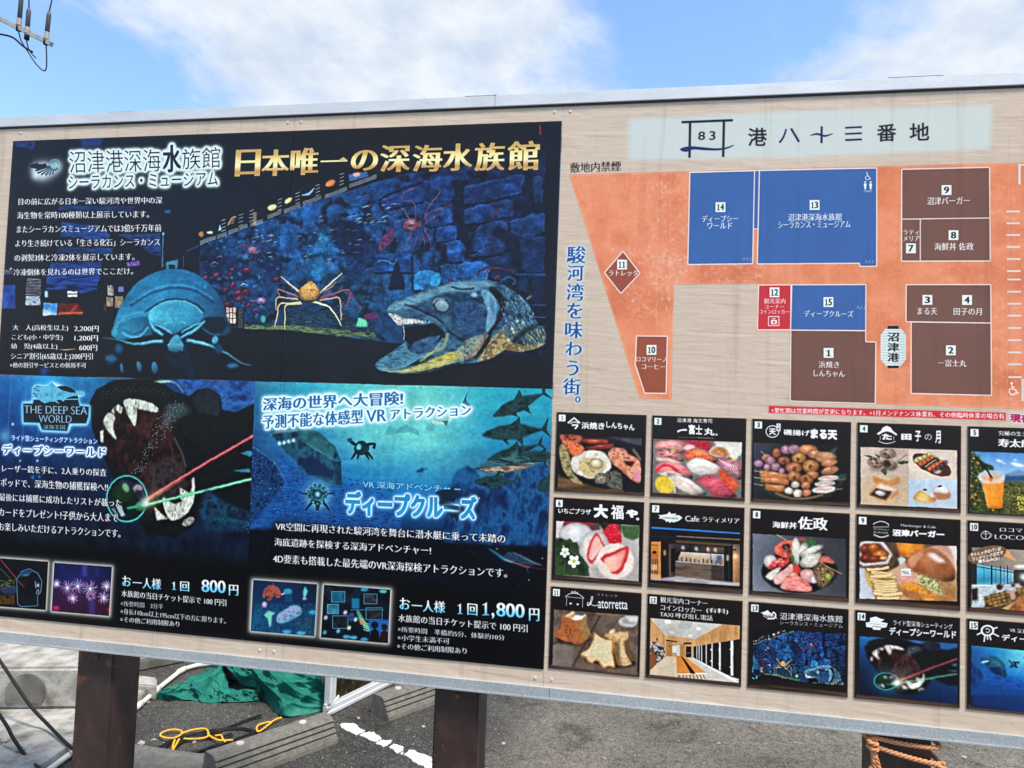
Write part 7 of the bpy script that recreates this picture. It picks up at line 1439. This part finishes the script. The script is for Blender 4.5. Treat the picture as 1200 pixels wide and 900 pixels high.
def twisted(path, r, strands=3, turns_per_m=28):
    """laid rope: helical strands round a path"""
    p = np.asarray(path, float); seg = np.linalg.norm(np.diff(p, axis=0), axis=1); s = np.concatenate([[0], np.cumsum(seg)])
    n = max(12, int(s[-1]/.0035)); u = np.linspace(0, s[-1], n); q = np.stack([np.interp(u, s, p[:, k]) for k in range(3)], 1)
    T = np.gradient(q, axis=0); T /= np.linalg.norm(T, axis=1, keepdims=True); up = np.array([0, 0, 1.]) if abs(T[0][2]) < .9 else np.array([1., 0, 0])
    A = []; B = []
    for t in T:
        a = np.cross(t, up); a /= np.linalg.norm(a); b_ = np.cross(a, t); up = b_; A.append(a); B.append(b_)
    A, B = np.array(A), np.array(B); ph = u*turns_per_m*2*math.pi
    return [q+(A*np.cos(ph+k*2*math.pi/strands)[:, None]+B*np.sin(ph+k*2*math.pi/strands)[:, None])*r*.5 for k in range(strands)]

# ------------------------------------------------------------------ ground
def ground_sheet():
    bm = bmesh.new()
    xs = [-1500, -300, -60, -20, -8]+list(np.arange(-5, 5.01, .25))+[8, 20, 60, 300, 1500]; ys = [-1500, -300, -60, -20, -8]+list(np.arange(-5, 6.01, .25))+[9, 20, 60, 300, 1500]
    rs = np.random.RandomState(4); g = [[bm.verts.new((x, y, 0)) for x in xs] for y in ys]
    for i in range(len(ys)-1):
        for j in range(len(xs)-1): bm.faces.new((g[i][j], g[i][j+1], g[i+1][j+1], g[i+1][j]))
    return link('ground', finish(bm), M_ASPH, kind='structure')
ground_sheet()

def G_(px, py, z=0.): q = atZ(px, py, z); return (q[0], q[1])
# raised concrete apron on the left, its kerb and the slab in front
def apron():
    bm = bmesh.new()
    e0, e1 = np.array(G_(46, 898, .05)), np.array(G_(84, 871.5, .05)); d = (e1-e0)/np.linalg.norm(e1-e0); a = e0-d*2.2; b = np.array(G_(176, 806, .05))
    prism(bm, [(-9, a[1]), tuple(a), tuple(e0), tuple(e1), tuple(b), (-9, b[1])], -.05, .05)
    link('concrete_apron', finish(bm, bevel=.006), M_CONC, kind='structure')
    bm = bmesh.new(); f = np.array(G_(184, 804, .08)); k = np.array(G_(184, 793.5, .08)); prism(bm, [(f[0]-.7, f[1]-.03), tuple(f), tuple(k), (k[0]-.7, k[1]+.02)], 0, .08)
    link('kerb_stone', finish(bm, bevel=.008), M_CONC, kind='structure')
    bm = bmesh.new(); s0, s1 = np.array(G_(150, 878.2)), np.array(G_(290, 898)); prism(bm, [(s0[0], s0[1]), (s1[0], s1[1]), (s1[0]-.2, s1[1]-1.6), (s0[0]-.1, s0[1]-1.6)], -.05, .03)
    link('concrete_slab', finish(bm, bevel=.005), M_STOP, kind='structure')
apron()

# ------------------------------------------------------------------ the sign board
board = thing('sign_board', 'long printed aquarium and harbour map sign board on rusty brown steel posts', 'sign', (-.25, .09, 0))
def uvq(me):
    uv = me.uv_layers.new(name='print')
    for l in me.loops:
        v = me.vertices[l.vertex_index].co; uv.data[l.index].uv = ((v.x-BX0)/(BX1-BX0), (v.z-BZ0)/(BZ1-BZ0))
def sheet(name, xs, z0, z1, y0, y1, parent, label=None, uvm=M_PRINT):
    bm = bmesh.new()
    for a, b in xs: add_box(bm, a, b, y0, y1, z0, z1)
    me = finish(bm); uvq(me); o = link(name, me, uvm, parent)
    if label: o['label'] = label
    return o
SEAMS = [-2.035, -.872, 0.0, 1.565]
for a, b in zip(SEAMS[:-1], SEAMS[1:]): sheet('backing_panel', [(a+.0006, b-.0006)], .826, 2.572, 0, .006, board)
def qx(p): return atY(*p)[0]
def qz(p): return atY(*p)[2]
pT, pM, pB = 2.5155, 1.7075, .8845; pL, pC, pR = -1.926, -.9475, -.0015
sheet('aquarium_poster', [(pL, -.8725), (-.8715, pR)], pM, pT, -.0025, -.0002, board, 'upper poster with blue aquarium tank, giant isopod and gaping coelacanth')
sheet('shooting_ride_poster', [(pL, pC)], pB, pM-.0006, -.0025, -.0002, board, 'lower left poster with a fanged black sea monster and two laser beams')
sheet('diving_ride_poster', [(pC+.0006, -.8725), (-.8715, pR)], pB, pM-.0006, -.0025, -.0002, board, 'turquoise underwater poster with tuna and a small submersible')
for i in range(15):
    (x0, z1), (x1, _), (_, z0), _ = tile_corners(i)
    sheet('shop_panel', [(x0, x1)], z0, z1, -.0022, -.0002, board, ['grilled seafood shop panel', 'sushi shop panel', 'fried skewers shop panel', 'rice cake shop panel', 'orange juice shop panel', 'strawberry sweets shop panel', 'cafe shop panel with a dark shop front', 'seafood bowl shop panel', 'hamburger shop panel', 'coffee shop panel with a bright dining room', 'sliced bread shop panel', 'locker room panel', 'aquarium panel', 'sea monster ride panel', 'diving ride panel'][i])
for a, b in ((-2.07, -.2105), (-.2095, 1.6)): box('top_rail', (a, b, -.006, .05, 2.5665, 2.602), M_RAIL, board, .0015)
box('shadow_line', (-2.04, 1.57, -.0035, .0, 2.5605, 2.5675), M_DARK, board)  # thin black strip put in as the shadow line under the top rail
for a, b in ((-2.07, .0195), (.0205, 1.6)): box('bottom_rail', (a, b, -.006, .05, .806, .8348), M_RAIL2, board, .0007)
box('rail_lip', (-2.07, 1.60, -.008, .05, .8005, .8065), M_RAIL2, board, .001)
box('side_rail', (-2.07, -2.034, -.006, .05, .8352, 2.566), M_RAIL, board, .0015); box('side_rail', (1.564, 1.60, -.006, .05, .8352, 2.566), M_RAIL, board, .0015)
for z in (.95, 1.7, 2.45): box('back_bracket', (-2.02, 1.55, .0065, .02, z-.025, z+.025), M_ALU, board)
for px0, px1, py, m in ((1040, 1105, 90, M_POST), (128, 158, 131, M_RAIL2), (545, 582, 115.5, M_POST)):
    a, b_ = atY(px0, py)[0], atY(px1, py)[0]; box('top_clip', (a, b_, -.004, .03, 2.6022, 2.6042), m, board, .0005)
for x in (-1.90, -.895, -.848, -.024, .024, 1.54):
    for z in (.858, 2.545):
        bm = bmesh.new(); bmesh.ops.create_cone(bm, cap_ends=True, segments=12, radius1=.0045, radius2=.0038, depth=.0016, matrix=Matrix.Translation((x, -.0009, z)) @ Matrix.Rotation(math.pi/2, 4, 'X')); link('screw', finish(bm), M_ALU, board)
for x in (-1.49, -.2625, .981):
    x0, x1 = x-.0685, x+.0685
    bm = bmesh.new(); add_box(bm, x0, x1, .0205, .156, -.05, 2.5); p_ = link('post', finish(bm, bevel=.006, seg=3), M_POST, board)
    bm = bmesh.new(); bmesh.ops.create_cone(bm, cap_ends=True, segments=6, radius1=.008, radius2=.008, depth=.007, matrix=Matrix.Translation((x+.004, .018, .776)) @ Matrix.Rotation(math.pi/2, 4, 'X'))
    link('bolt', finish(bm), M_RUST, p_).matrix_parent_inverse = Matrix.Identity(4)

# ------------------------------------------------------------------ rope round the right-hand post
def rope_on_post():
    xl, xr, yf, yb = .9125-.012, 1.0495+.012, .0205-.012, .156+.012
    zt = .787; k0 = atY(1005, 866, .0); k1 = atY(1094, 898, .0)
    def loop(zl, zr): return [(xl, yf, zl), ((xl+xr)/2, yf-.003, (zl+zr)/2-.004), (xr, yf, zr), (xr+.002, (yf+yb)/2, zr), (xr, yb, zr), ((xl+xr)/2, yb+.002, (zl+zr)/2), (xl, yb, zl), (xl-.002, (yf+yb)/2, zl), (xl, yf, zl-.002)]
    S = []
    S += twisted(smooth_path(loop(zt, zt-.008), 10), .0068); S += twisted(smooth_path(loop(zt-.022, k1[2]+.004), 10), .0075)
    kx, ky, kz = xl-.006, yf-.006, zt-.012
    S += twisted(smooth_path([(kx, ky, kz), (kx+.004, ky-.006, kz-.05), (kx+.012, ky-.004, kz-.12), (kx+.03, ky, kz-.26), (kx+.05, ky, kz-.5)], 8), .0075)
    S += twisted(smooth_path([(kx, ky, kz), (kx+.012, ky-.008, kz-.05), (kx+.035, ky-.006, kz-.12), (kx+.06, ky, kz-.25), (kx+.06, ky, kz-.5)], 8), .0068)
    S += twisted(smooth_path([(kx, ky-.004, kz-.06), (kx-.014, ky-.006, kz-.09), (kx-.03, ky, kz-.15), (kx-.05, ky, kz-.3)], 8), .006)
    t = np.linspace(0, 4*math.pi, 40); S += twisted(np.stack([kx+.011*np.cos(t), ky-.004+.008*np.sin(t), kz+.012-t*.0022], 1), .0062)
    t = np.linspace(0, 3*math.pi, 30); S += twisted(np.stack([xr+.004+.009*np.cos(t), yf-.004+.006*np.sin(t), k1[2]+.008-t*.002], 1), .0056)
    o = link('rope', tube_mesh(S, .0036, 6), M_ORG); tag(o, 'orange twisted rope knotted around the right steel post under the sign', 'rope')
rope_on_post()

# ------------------------------------------------------------------ wheel stops
def wheel_stop(a, d, label, L=.6, W=.155, H=.11):
    d = np.array(d)/np.linalg.norm(d); perp = np.array([-d[1], d[0]])
    t = thing('wheel_stop', label, 'wheel stop', (a[0], a[1], 0), 'concrete wheel stops behind the sign')
    prof = [(0, 0), (.004, .018)]
    gx = [(.018, .042), (.032, .066), (.044, .088)]          # three grooves on the sloping face
    for u, z in gx: prof += [(u-.004, z-.008), (u+.007, z-.004), (u+.007, z+.001), (u-.0, z+.006)]
    prof += [(.060, H-.004), (.066, H), (W-.02, H), (W-.010, H-.006), (W, 0)]
    bm = bmesh.new(); extrude(bm, prof, (a[0], a[1], 0), (d[0], d[1]), L, perp); me = finish(bm)
    bm = bmesh.new(); bm.from_mesh(me)
    for v in bm.verts:   # worn ends and a slightly uneven top
        v.co.z += .0012*math.sin(v.co.x*41+v.co.y*23)
    bm.to_mesh(me); bm.free()
    link('body', me, M_STOP, t)
    for s in (.14, .46):
        c = np.array(a[:2])+d*s+perp*.10; bm = bmesh.new(); bmesh.ops.create_cone(bm, cap_ends=True, segments=20, radius1=.019, radius2=.017, depth=.006, matrix=Matrix.Translation((c[0], c[1], H+.0015)))
        link('plug', finish(bm), M_PLUG, t)
    return t
_d = np.array([.52, .854]); _e = np.array(G_(396.3, 871)); wheel_stop(tuple(_e-_d*.6)+(0,), _d, 'nearest grooved concrete wheel stop with two round plugs beside the green tarpaulin')
wheel_stop(tuple(np.array(G_(455.5, 846)))+(0,), _d, 'farther concrete wheel stop partly hidden behind the middle post')

# ------------------------------------------------------------------ broken white line on the asphalt
def painted_line():
    bm = bmesh.new(); rr = random.Random(2)
    Q = [[(0, 455), (90, 455), (185, 515), (110, 550), (0, 490), (-14, 470)], [(140, 550), (180, 525), (250, 525), (320, 575), (260, 600)], [(270, 610), (310, 585), (390, 590), (385, 610), (330, 640)], [(375, 640), (410, 615), (490, 640), (480, 670), (435, 690)],
         [(490, 700), (540, 660), (700, 720), (708, 745), (640, 785), (600, 780)], [(640, 790), (690, 755), (790, 790), (800, 850), (700, 850)], [(460, 684), (482, 680), (486, 692), (470, 696)]]
    for k, q in enumerate(Q):
        p = np.array([G_(400+x/6.667, 780+y/6.667) for x, y in q]); o = []
        for i in range(len(p)):
            a, b = p[i], p[(i+1) % len(p)]
            for s in range(6):
                j = a+(b-a)*s/6; o.append((j[0]+rr.uniform(-.0035, .0035), j[1]+rr.uniform(-.006, .006)))
        f = bm.faces.new([bm.verts.new((x, y, .004)) for x, y in o])
    bmesh.ops.triangulate(bm, faces=bm.faces)
    bmesh.ops.recalc_face_normals(bm, faces=bm.faces)
    r_ = bmesh.ops.extrude_face_region(bm, geom=list(bm.faces)); 
    for v in r_['geom']:
        if isinstance(v, bmesh.types.BMVert): v.co.z -= .004-.0005
    link('painted_line', finish(bm), M_WHITE, kind='structure')
painted_line()

# ------------------------------------------------------------------ concrete block on the apron
def block():
    f0, f1 = np.array(G_(0, 832, .05)), np.array(G_(88, 831, .05)); z1 = atY(44, 782, (f0[1]+f1[1])/2)[2]
    d = (f1-f0)/np.linalg.norm(f1-f0); n = np.array([-d[1], d[0]]); a = f0-d*.55; b = f1+d*.05
    t = thing('concrete_block', 'pale concrete base block with a round plug in its side left of the post', 'concrete block', (float(a[0]), float(a[1]), .05))
    bm = bmesh.new(); prism(bm, [tuple(a), tuple(b), tuple(b+n*.62-d*.06), tuple(a+n*.62)], .0502, z1)
    link('body', finish(bm, bevel=.016, seg=3), M_CONC, t)
    c = np.array(atY(31, 815, f0[1]+.04)); bm = bmesh.new()
    R_ = .095; top = [(c[0]+R_*math.cos(k), c[2]+R_*math.sin(k)) for k in np.linspace(-.35, math.pi+.35, 28)]; nrm = -n
    mtx = Matrix(((d[0], 0, nrm[0], 0), (d[1], 0, nrm[1], 0), (0, 1, 0, 0), (0, 0, 0, 1)))
    base = f0+d*np.dot(np.array(c[:2])-f0, d)
    lo = []; hi = []
    for k in np.linspace(-.55, math.pi+.55, 30):
        u, z = R_*math.cos(k), .06+.075+R_*math.sin(k)
        z = max(z, .056); P0 = base+d*u
        lo.append(bm.verts.new((P0[0]-n[0]*.001, P0[1]-n[1]*.001, z))); hi.append(bm.verts.new((P0[0]-n[0]*.007, P0[1]-n[1]*.007, z)))
    bm.faces.new(hi); m_ = len(lo)
    for i in range(m_): bm.faces.new((lo[i], lo[(i+1) % m_], hi[(i+1) % m_], hi[i]))
    link('round_plug', finish(bm), M_CONCD, t)
    q = a+d*.9+n*.52
    rc = box('cap', (q[0], q[0]+.1, q[1], q[1]+.035, z1, z1+.014), M_RED, None, .003); rc.name = 'red_strip'; tag(rc, 'small dark red plastic strip lying on the concrete block', 'strip')
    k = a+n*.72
    o = box('shade_box', (k[0]-.5, k[0]+.62, k[1], k[1]+.5, .05, z1+.10), M_DARK, None, .01); tag(o, 'black box standing in for the dark shade behind the pale concrete block', 'shade_box')  # added black box in place of the shaded ground beyond the block
block()
def far_kerb():
    p0, p1 = np.array(G_(160, 788)), np.array(G_(214, 777)); bm = bmesh.new(); d = (p1-p0)/np.linalg.norm(p1-p0); n = np.array([-d[1], d[0]])
    a = p0-d*1.2; b = p1+d*.25; prism(bm, [tuple(a), tuple(b), tuple(b+n*.35), tuple(a+n*.35)], 0, .07); link('kerb_beam', finish(bm, bevel=.01), M_CONCD, kind='structure')
far_kerb()

# ------------------------------------------------------------------ pipe, cables and ropes on the ground
def gp(pts, s, ox, oy, z=.01): return [(*G_(ox+x/s, oy+y/s, z), z) for x, y in pts]
def pipe():
    p = [(*G_(x, y, .02), .02) for x, y in ((30, 922), (60, 900), (84, 882.5), (162, 827), (183, 809), (205, 791.5), (213, 785.7), (226, 781), (242, 778), (262, 776))]
    t = thing('water_pipe', 'thin ivory plastic pipe running along the edge of the concrete apron', 'pipe', p[0])
    link('tube', tube_mesh(smooth_path(p, 6), .0135, 12), M_PIPE, t)
    for i in (3, 4, 6, 8):
        a = np.array(p[i]); dd = np.array(p[min(i+1, 9)])-np.array(p[i-1]); dd /= np.linalg.norm(dd); link('joint', tube_mesh(np.array([a-dd*.03, a, a+dd*.03]), .0175, 12), M_PIPE, t)
    a = np.array(p[8]); link('riser', tube_mesh(np.array([a, a+(0, 0, .03), a+(0, 0, .09)]), .008, 8), M_PIPE, t)
pipe()
def cable(name, pts, r, m, label, cat, group=None, rope=False):
    pts = smooth_path(pts, 8)
    me = tube_mesh(twisted(pts, r, 3, 60), r*.62, 6) if rope else tube_mesh(pts, r, 8)
    return tag(link(name, me, m), label, cat, group)
def lead(q): return [(q[0]-1.0, q[1], .056), (q[0]-.8, q[1], .12), (q[0]-.45, q[1], q[2]*.8), (q[0]-.2, q[1], q[2]+.03)]
ca = lead(atY(-60, 690, 1.02))+[(*atY(-60, 690, 1.02),), (*atY(0, 774.7, .98),), (*atY(16, 798.7, .95),), (*atY(35.6, 827, .93),), (*atY(55, 848, .92),), (*atZ(84.4, 877, .055),), (*atZ(110, 893, .02),), (*atZ(140, 905, .012),)]
cable('power_cable', ca, .0075, M_CABLE, 'upper of two black cables hanging in front of the concrete block', 'cable', 'black cables at the left')
cb = lead(atY(-60, 760, .80))+[(*atY(-60, 760, .80),), (*atY(0, 838.7, .74),), (*atY(16, 866, .72),), (*atY(34, 891, .70),), (*atZ(46, 900, .055),), (*atZ(75, 925, .055),)]
cable('power_cable', cb, .0075, M_CABLE, 'lower of two black cables at the left edge of the picture', 'cable', 'black cables at the left')
CL = ['black cable running from the slab edge up to the tarpaulin', 'black cable arching over the middle of the yellow rope loops', 'black cable passing just behind the nearest wheel stop', 'black cable curling down to the slab beside the post', 'short black cable end lying against the wheel stop']
for i, pts in enumerate(([(20, 800), (150, 770), (230, 745), (330, 690), (450, 650), (600, 640), (760, 590), (900, 535), (1000, 500)], [(240, 780), (300, 720), (400, 676), (600, 620), (800, 600), (900, 605), (1000, 640)], [(380, 800), (500, 778), (700, 722), (900, 648), (1020, 600)], [(270, 850), (300, 812), (340, 770), (420, 690), (560, 665), (700, 660), (780, 640)], [(400, 830), (470, 800), (600, 748), (680, 720)])):
    cable('power_cable', gp(pts, 6.43, 150, 760, .006+.002*i), .0055, M_CABLE, CL[i], 'cable', 'tangled black cables')
    if i < 4:   # a second strand bundled with it
        rr_ = random.Random(i); cable('thin_cable', gp([(x+rr_.uniform(-14, 14), y+rr_.uniform(8, 20)) for x, y in pts], 6.43, 150, 760, .004+.002*i), .004, M_CABLE, 'thinner black lead beside the '+['cable running up to the tarpaulin', 'cable arching over the yellow rope loops', 'cable behind the nearest wheel stop', 'cable curling down to the slab'][i], 'cable', 'tangled black cables')
yl = []
for pts, ox, oy, s in (([(410, 640), (395, 618), (330, 612), (262, 630), (243, 655), (275, 672), (340, 675), (390, 655), (405, 640), (480, 615), (560, 604), (592, 612), (606, 640), (600, 662), (560, 676), (480, 682), (420, 680)], 150, 760, 6.43), ([(600, 640), (625, 665), (690, 692), (790, 690)], 150, 760, 6.43), ([(655, 658), (700, 655), (712, 680), (732, 704)], 150, 760, 6.43), ([(352, 688), (336, 740), (346, 790), (385, 815), (440, 832), (500, 832), (590, 802)], 150, 760, 6.43), ([(385, 682), (352, 740), (328, 775), (300, 795)], 150, 760, 6.43), ([(170, 600), (148, 602), (146, 565), (185, 540), (262, 528), (222, 562), (172, 600)], 280, 770, 6.92), ([(262, 528), (300, 505), (345, 490)], 280, 770, 6.92)):
    yl += twisted(smooth_path(gp(pts, s, ox, oy, .018), 8), .0046, 3, 45)
tag(link('yellow_rope', tube_mesh(yl, .0030, 6), M_YEL), 'bright yellow rope lying in loose loops on the asphalt near the tarpaulin', 'rope')

# ------------------------------------------------------------------ green tarpaulin heap
def drape(low, up, nu, nv, seed, amp, bulge=.0):
    rs = np.random.RandomState(seed)
    L = smooth_path(low, 12); U = smooth_path(up, 12)
    def res(p, n): s = np.linspace(0, len(p)-1, n); return np.stack([np.interp(s, np.arange(len(p)), p[:, k]) for k in range(3)], 1)
    L, U = res(L, nu), res(U, nu); v = np.linspace(0, 1, nv)[:, None, None]; Pm = L[None]*(1-v)+U[None]*v
    uu = np.linspace(0, 1, nu)[None]; vv = np.linspace(0, 1, nv)[:, None]
    h = np.zeros((nv, nu))
    for _ in range(14):
        a = rs.uniform(-1.1, 1.1); f = rs.uniform(3, 12); ph = rs.uniform(0, 6.28); w = (uu*math.cos(a)+vv*math.sin(a)*.8)*f+ph+.8*np.sin(vv*5+ph)
        h += (1-np.abs(np.sin(w)))**3.2*rs.uniform(.4, 1)*9/f
    h = (h-h.mean())*amp
    nrm = np.array([0, -.8, .55]); edge = np.minimum(1, np.minimum(vv*6+.25, 1))
    Pm = Pm+(h*edge)[..., None]*nrm+(bulge*np.sin(vv*math.pi)*np.ones_like(uu))[..., None]*nrm
    Pm[..., 2] = np.maximum(Pm[..., 2], .004)
    bm = bmesh.new(); g = [[bm.verts.new(Pm[i, j]) for j in range(nu)] for i in range(nv)]
    for i in range(nv-1):
        for j in range(nu-1): bm.faces.new((g[i][j], g[i][j+1], g[i+1][j+1], g[i+1][j]))
    me = finish(bm, True); return me
def tarp():
    t = thing('tarpaulin', 'crumpled dark green tarpaulin heaped over equipment on the asphalt', 'tarpaulin', (-1.8, 1.6, 0))
    def Zp(l): return [tuple(atZ(x, y, .006)) for x, y in l]
    def Yp(l): return [tuple(atY(x, y, Y)) for x, y, Y in l]
    lowA = Zp([(185, 819), (205, 820.3), (228, 820.6), (240, 823), (254, 823), (268, 822.5)]); upA = Yp([(186, 817.5, 1.56), (206, 803.5, 1.66), (226, 794.5, 1.74), (240, 783.5, 1.86), (252, 777, 1.92), (264, 770, 1.96)])
    link('sheet', drape(lowA, upA, 120, 70, 5, .020, .03), M_TARP, t)
    lowC = Zp([(262, 823), (282, 822.6), (304, 821)]); upC = Yp([(258, 804, 1.68), (280, 808.5, 1.68), (304, 808, 1.68)])
    link('sheet', drape(lowC, upC, 60, 24, 3, .014, .02), M_TARP, t)
    lowB = Yp([(263, 775, 1.86), (270, 787, 1.80), (284.5, 804, 1.76)])+Yp([(300, 806, 1.7)])+Zp([(309, 820), (328, 838), (352, 838.5), (383, 831)]); upB = Yp([(264, 760, 2.0), (275, 752, 2.05), (290, 748, 2.1), (305, 748, 2.1), (320, 748, 2.1), (340, 750, 2.05), (362, 760, 1.98), (392, 778, 1.86)])
    link('sheet', drape(lowB, upB, 170, 110, 21, .034, .10), M_TARP, t)
    for o in t.children: 
        m_ = o.modifiers.new('thickness', 'SOLIDIFY'); m_.thickness = .002
    q = atY(275, 797, 1.90); b_ = box('storage_box', (q[0]-.10, q[0]+.12, 1.86, 2.1, 0, q[2]+.09), M_CONCD, None, .01); tag(b_, 'grey box half covered by the green tarpaulin', 'box')
tarp()

# ------------------------------------------------------------------ leaning aluminium sash frame
def sash():
    a = np.array(G_(384, 837, .01)); b = np.array(G_(446, 806, .01)); L = np.linalg.norm(b-a); d = (b-a)/L; n = np.array([-d[1], d[0]])
    t = thing('window_frame', 'silver aluminium sash frame with dark glass standing behind the tarpaulin', 'window frame', (float(a[0]), float(a[1]), 0))
    Ht = .78
    def bar(name, s0, s1, u0, u1, z0, z1, m=M_ALU, bv=.002):
        bm = bmesh.new(); p = [a+d*s0+n*u0, a+d*s1+n*u0, a+d*s1+n*u1, a+d*s0+n*u1]; prism(bm, [tuple(q) for q in p], z0, z1); return link(name, finish(bm, bevel=bv), m, t)
    bar('sill', -.01, L+.3, -.012, .028, .004, .022); bar('sill', -.01, L+.3, -.004, .028, .0225, .048); bar('track', -.01, L+.3, .006, .024, .0485, .062)
    bar('stile', .0, .05, -.008, .03, .0625, Ht); bar('stile', .022, .030, -.013, -.0085, .0625, Ht); bar('stile', L-.02, L+.03, -.004, .03, .0625, Ht); bar('stile', L+.25, L+.3, -.004, .03, .0625, Ht); bar('head', 0, L+.3, -.008, .03, Ht+.0005, Ht+.04)
    bar('glass_pane', .0505, L-.0205, .010, .014, .0625, Ht, M_GLASS, 0); bar('glass_pane', L+.0305, L+.2495, .010, .014, .0625, Ht, M_GLASS, 0)
    s = [atY(382.5, 835, a[1]-.05), atY(390, 825, a[1]-.03), atY(397, 815, a[1]-.02)]
    tag(link('white_rod', tube_mesh(np.array(s), .0055, 8), M_PIPE), 'short white plastic rod leaning against the aluminium frame', 'rod')
sash()

# loose grit and pebbles
def pebbles():
    bm = bmesh.new(); rr = random.Random(9)
    for _ in range(520):
        px, py = rr.uniform(150, 1200), rr.uniform(785, 905); x, y = G_(px, py)
        if not (-3 < x < 3 and .3 < y < 3.4): continue
        r_ = rr.choice((.0018, .0022, .003, .004)) ; v = []
        for k in range(6): an = k*math.pi/3+rr.uniform(-.3, .3); v.append((x+r_*rr.uniform(.7, 1.3)*math.cos(an), y+r_*rr.uniform(.7, 1.3)*math.sin(an)))
        lo = [bm.verts.new((a_, b_, 0)) for a_, b_ in v]; tp = bm.verts.new((x, y, r_*rr.uniform(.6, 1.1)))
        for i in range(6): bm.faces.new((lo[i], lo[(i+1) % 6], tp))
    for k, ((px, py), r_) in enumerate([((8, 868), .03), ((24, 880), .022), ((172, 824), .016), ((190, 812), .012), ((166, 872), .018), ((180, 868), .012), ((205, 866), .010), ((228, 870), .012), ((420, 842), .010), ((496, 852), .010), ((590, 872), .011), ((708, 890), .013), ((842, 872), .011), ((1130, 888), .012)]):
        z = .05 if px < 60 else 0.; x, y = G_(px, py, z); s0 = len(bm.verts); g_ = bmesh.ops.create_icosphere(bm, subdivisions=2, radius=r_)
        for v in g_['verts']: v.co *= rr.uniform(.72, 1.1); v.co.z = v.co.z*.55+r_*.3; v.co += Vector((x, y, z))
    link('gravel', finish(bm), M_CONC, kind='stuff')
pebbles()

# ------------------------------------------------------------------ utility pole at the upper left
def pole():
    Y = 9.0; A = lambda x, y, dy=0: np.array(atY(x, y, Y+dy))
    base = A(-60, 0); t = thing('utility_pole', 'utility pole crossarm with three cable terminations against the sky', 'utility pole', (float(base[0]), Y, 0))
    link('pole', tube_mesh(np.array([(base[0], Y, 0), (base[0], Y, 6), (base[0], Y, 12.2)]), np.array([.17, .14, .11]), 20), M_CONC, t)
    a, b = A(-62, -9), A(60.5, 52)
    def beam(p, q, h, w, name, m):
        d = (q-p)/np.linalg.norm(q-p); up = np.cross(d, (0, 1, 0)); up /= np.linalg.norm(up)
        if up[2] < 0: up = -up
        bm = bmesh.new(); vs = [bm.verts.new(c+up*sz*h/2+np.array((0, sy*w/2, 0))) for c in (p, q) for sz in (-1, 1) for sy in (-1, 1)]
        for f in ((0, 1, 3, 2), (4, 6, 7, 5), (0, 4, 5, 1), (2, 3, 7, 6), (0, 2, 6, 4), (1, 5, 7, 3)): bm.faces.new([vs[k] for k in f])
        return link(name, finish(bm, bevel=.004), m, t)
    beam(a, b, .078, .075, 'crossarm', M_ARM)
    for x0, y0, x1, y1, xt, yt in ((22, 32, 26, -14, 28, -70), (31.5, 42, 34, 8, 33, -50), (54, 48, 58, 12, 66, -22)):
        p, q = A(x0, y0), A(x1, y1); d = (q-p)/np.linalg.norm(q-p); L = np.linalg.norm(q-p)
        body = link('termination', tube_mesh(np.array([p+d*.165, p+d*.18, p+d*L*.84, p+d*L]), np.array([.030, .040, .038, .012]), 14), M_GREY, t)
        bm = bmesh.new()
        pr = [(0, .02), (.03, .03)]
        for k in range(4): z = .035+k*.033; pr += [(z, .028), (z+.006, .050), (z+.018, .054), (z+.024, .03)]
        pr += [(.175, .026)]; S = 16; rings = []
        u = np.cross(d, (0, 1, 0)); u /= np.linalg.norm(u); w = np.cross(d, u)
        for z, r_ in pr: rings.append([bm.verts.new(p+d*z+(u*math.cos(k*2*math.pi/S)+w*math.sin(k*2*math.pi/S))*r_) for k in range(S)])
        for i in range(len(rings)-1):
            for k in range(S): bm.faces.new((rings[i][k], rings[i][(k+1) % S], rings[i+1][(k+1) % S], rings[i+1][k]))
        bm.faces.new(rings[0][::-1]); bm.faces.new(rings[-1]); link('insulator', finish(bm, True), M_PORC, t)
        link('clamp', tube_mesh(np.array([p-d*.07, p, p+d*.02]), .045, 12), M_DARK, t)
        tag(link('overhead_wire', tube_mesh(smooth_path([tuple(q), tuple(A((x1+xt)/2, (y1+yt)/2)), tuple(A(xt, yt, .6)), tuple(A(xt+10, yt-160, 3))], 6), .011, 8), M_CABLE), 'thin wire rising from the '+{22: 'left', 31.5: 'middle', 54: 'right'}[x0]+' cable termination on the crossarm', 'wire', 'wires above the crossarm')
    tag(link('overhead_wire', tube_mesh(smooth_path([tuple(A(-62, 36)), tuple(A(-20, 37)), tuple(A(0, 40)), tuple(A(15, 44)), tuple(A(27, 54)), tuple(A(38, 61))], 8), .018, 8), M_CABLE), 'thick dark cable sagging below the crossarm', 'cable')
    tag(link('overhead_wire', tube_mesh(smooth_path([tuple(A(22, 38)), tuple(A(25, 48)), tuple(A(31, 58)), tuple(A(40, 72)), tuple(A(47, 80)), tuple(A(52, 83)), tuple(A(54.5, 78)), tuple(A(54.5, 64)), tuple(A(54, 52))], 8), .011, 8), M_CABLE), 'thin black wire looping down below the crossarm end', 'wire')
    tag(link('overhead_wire', tube_mesh(smooth_path([tuple(A(31, 44)), tuple(A(32, 52)), tuple(A(35, 60)), tuple(A(42, 68))], 8), .011, 8), M_CABLE), 'short wire end dangling below the middle termination', 'wire')
pole()
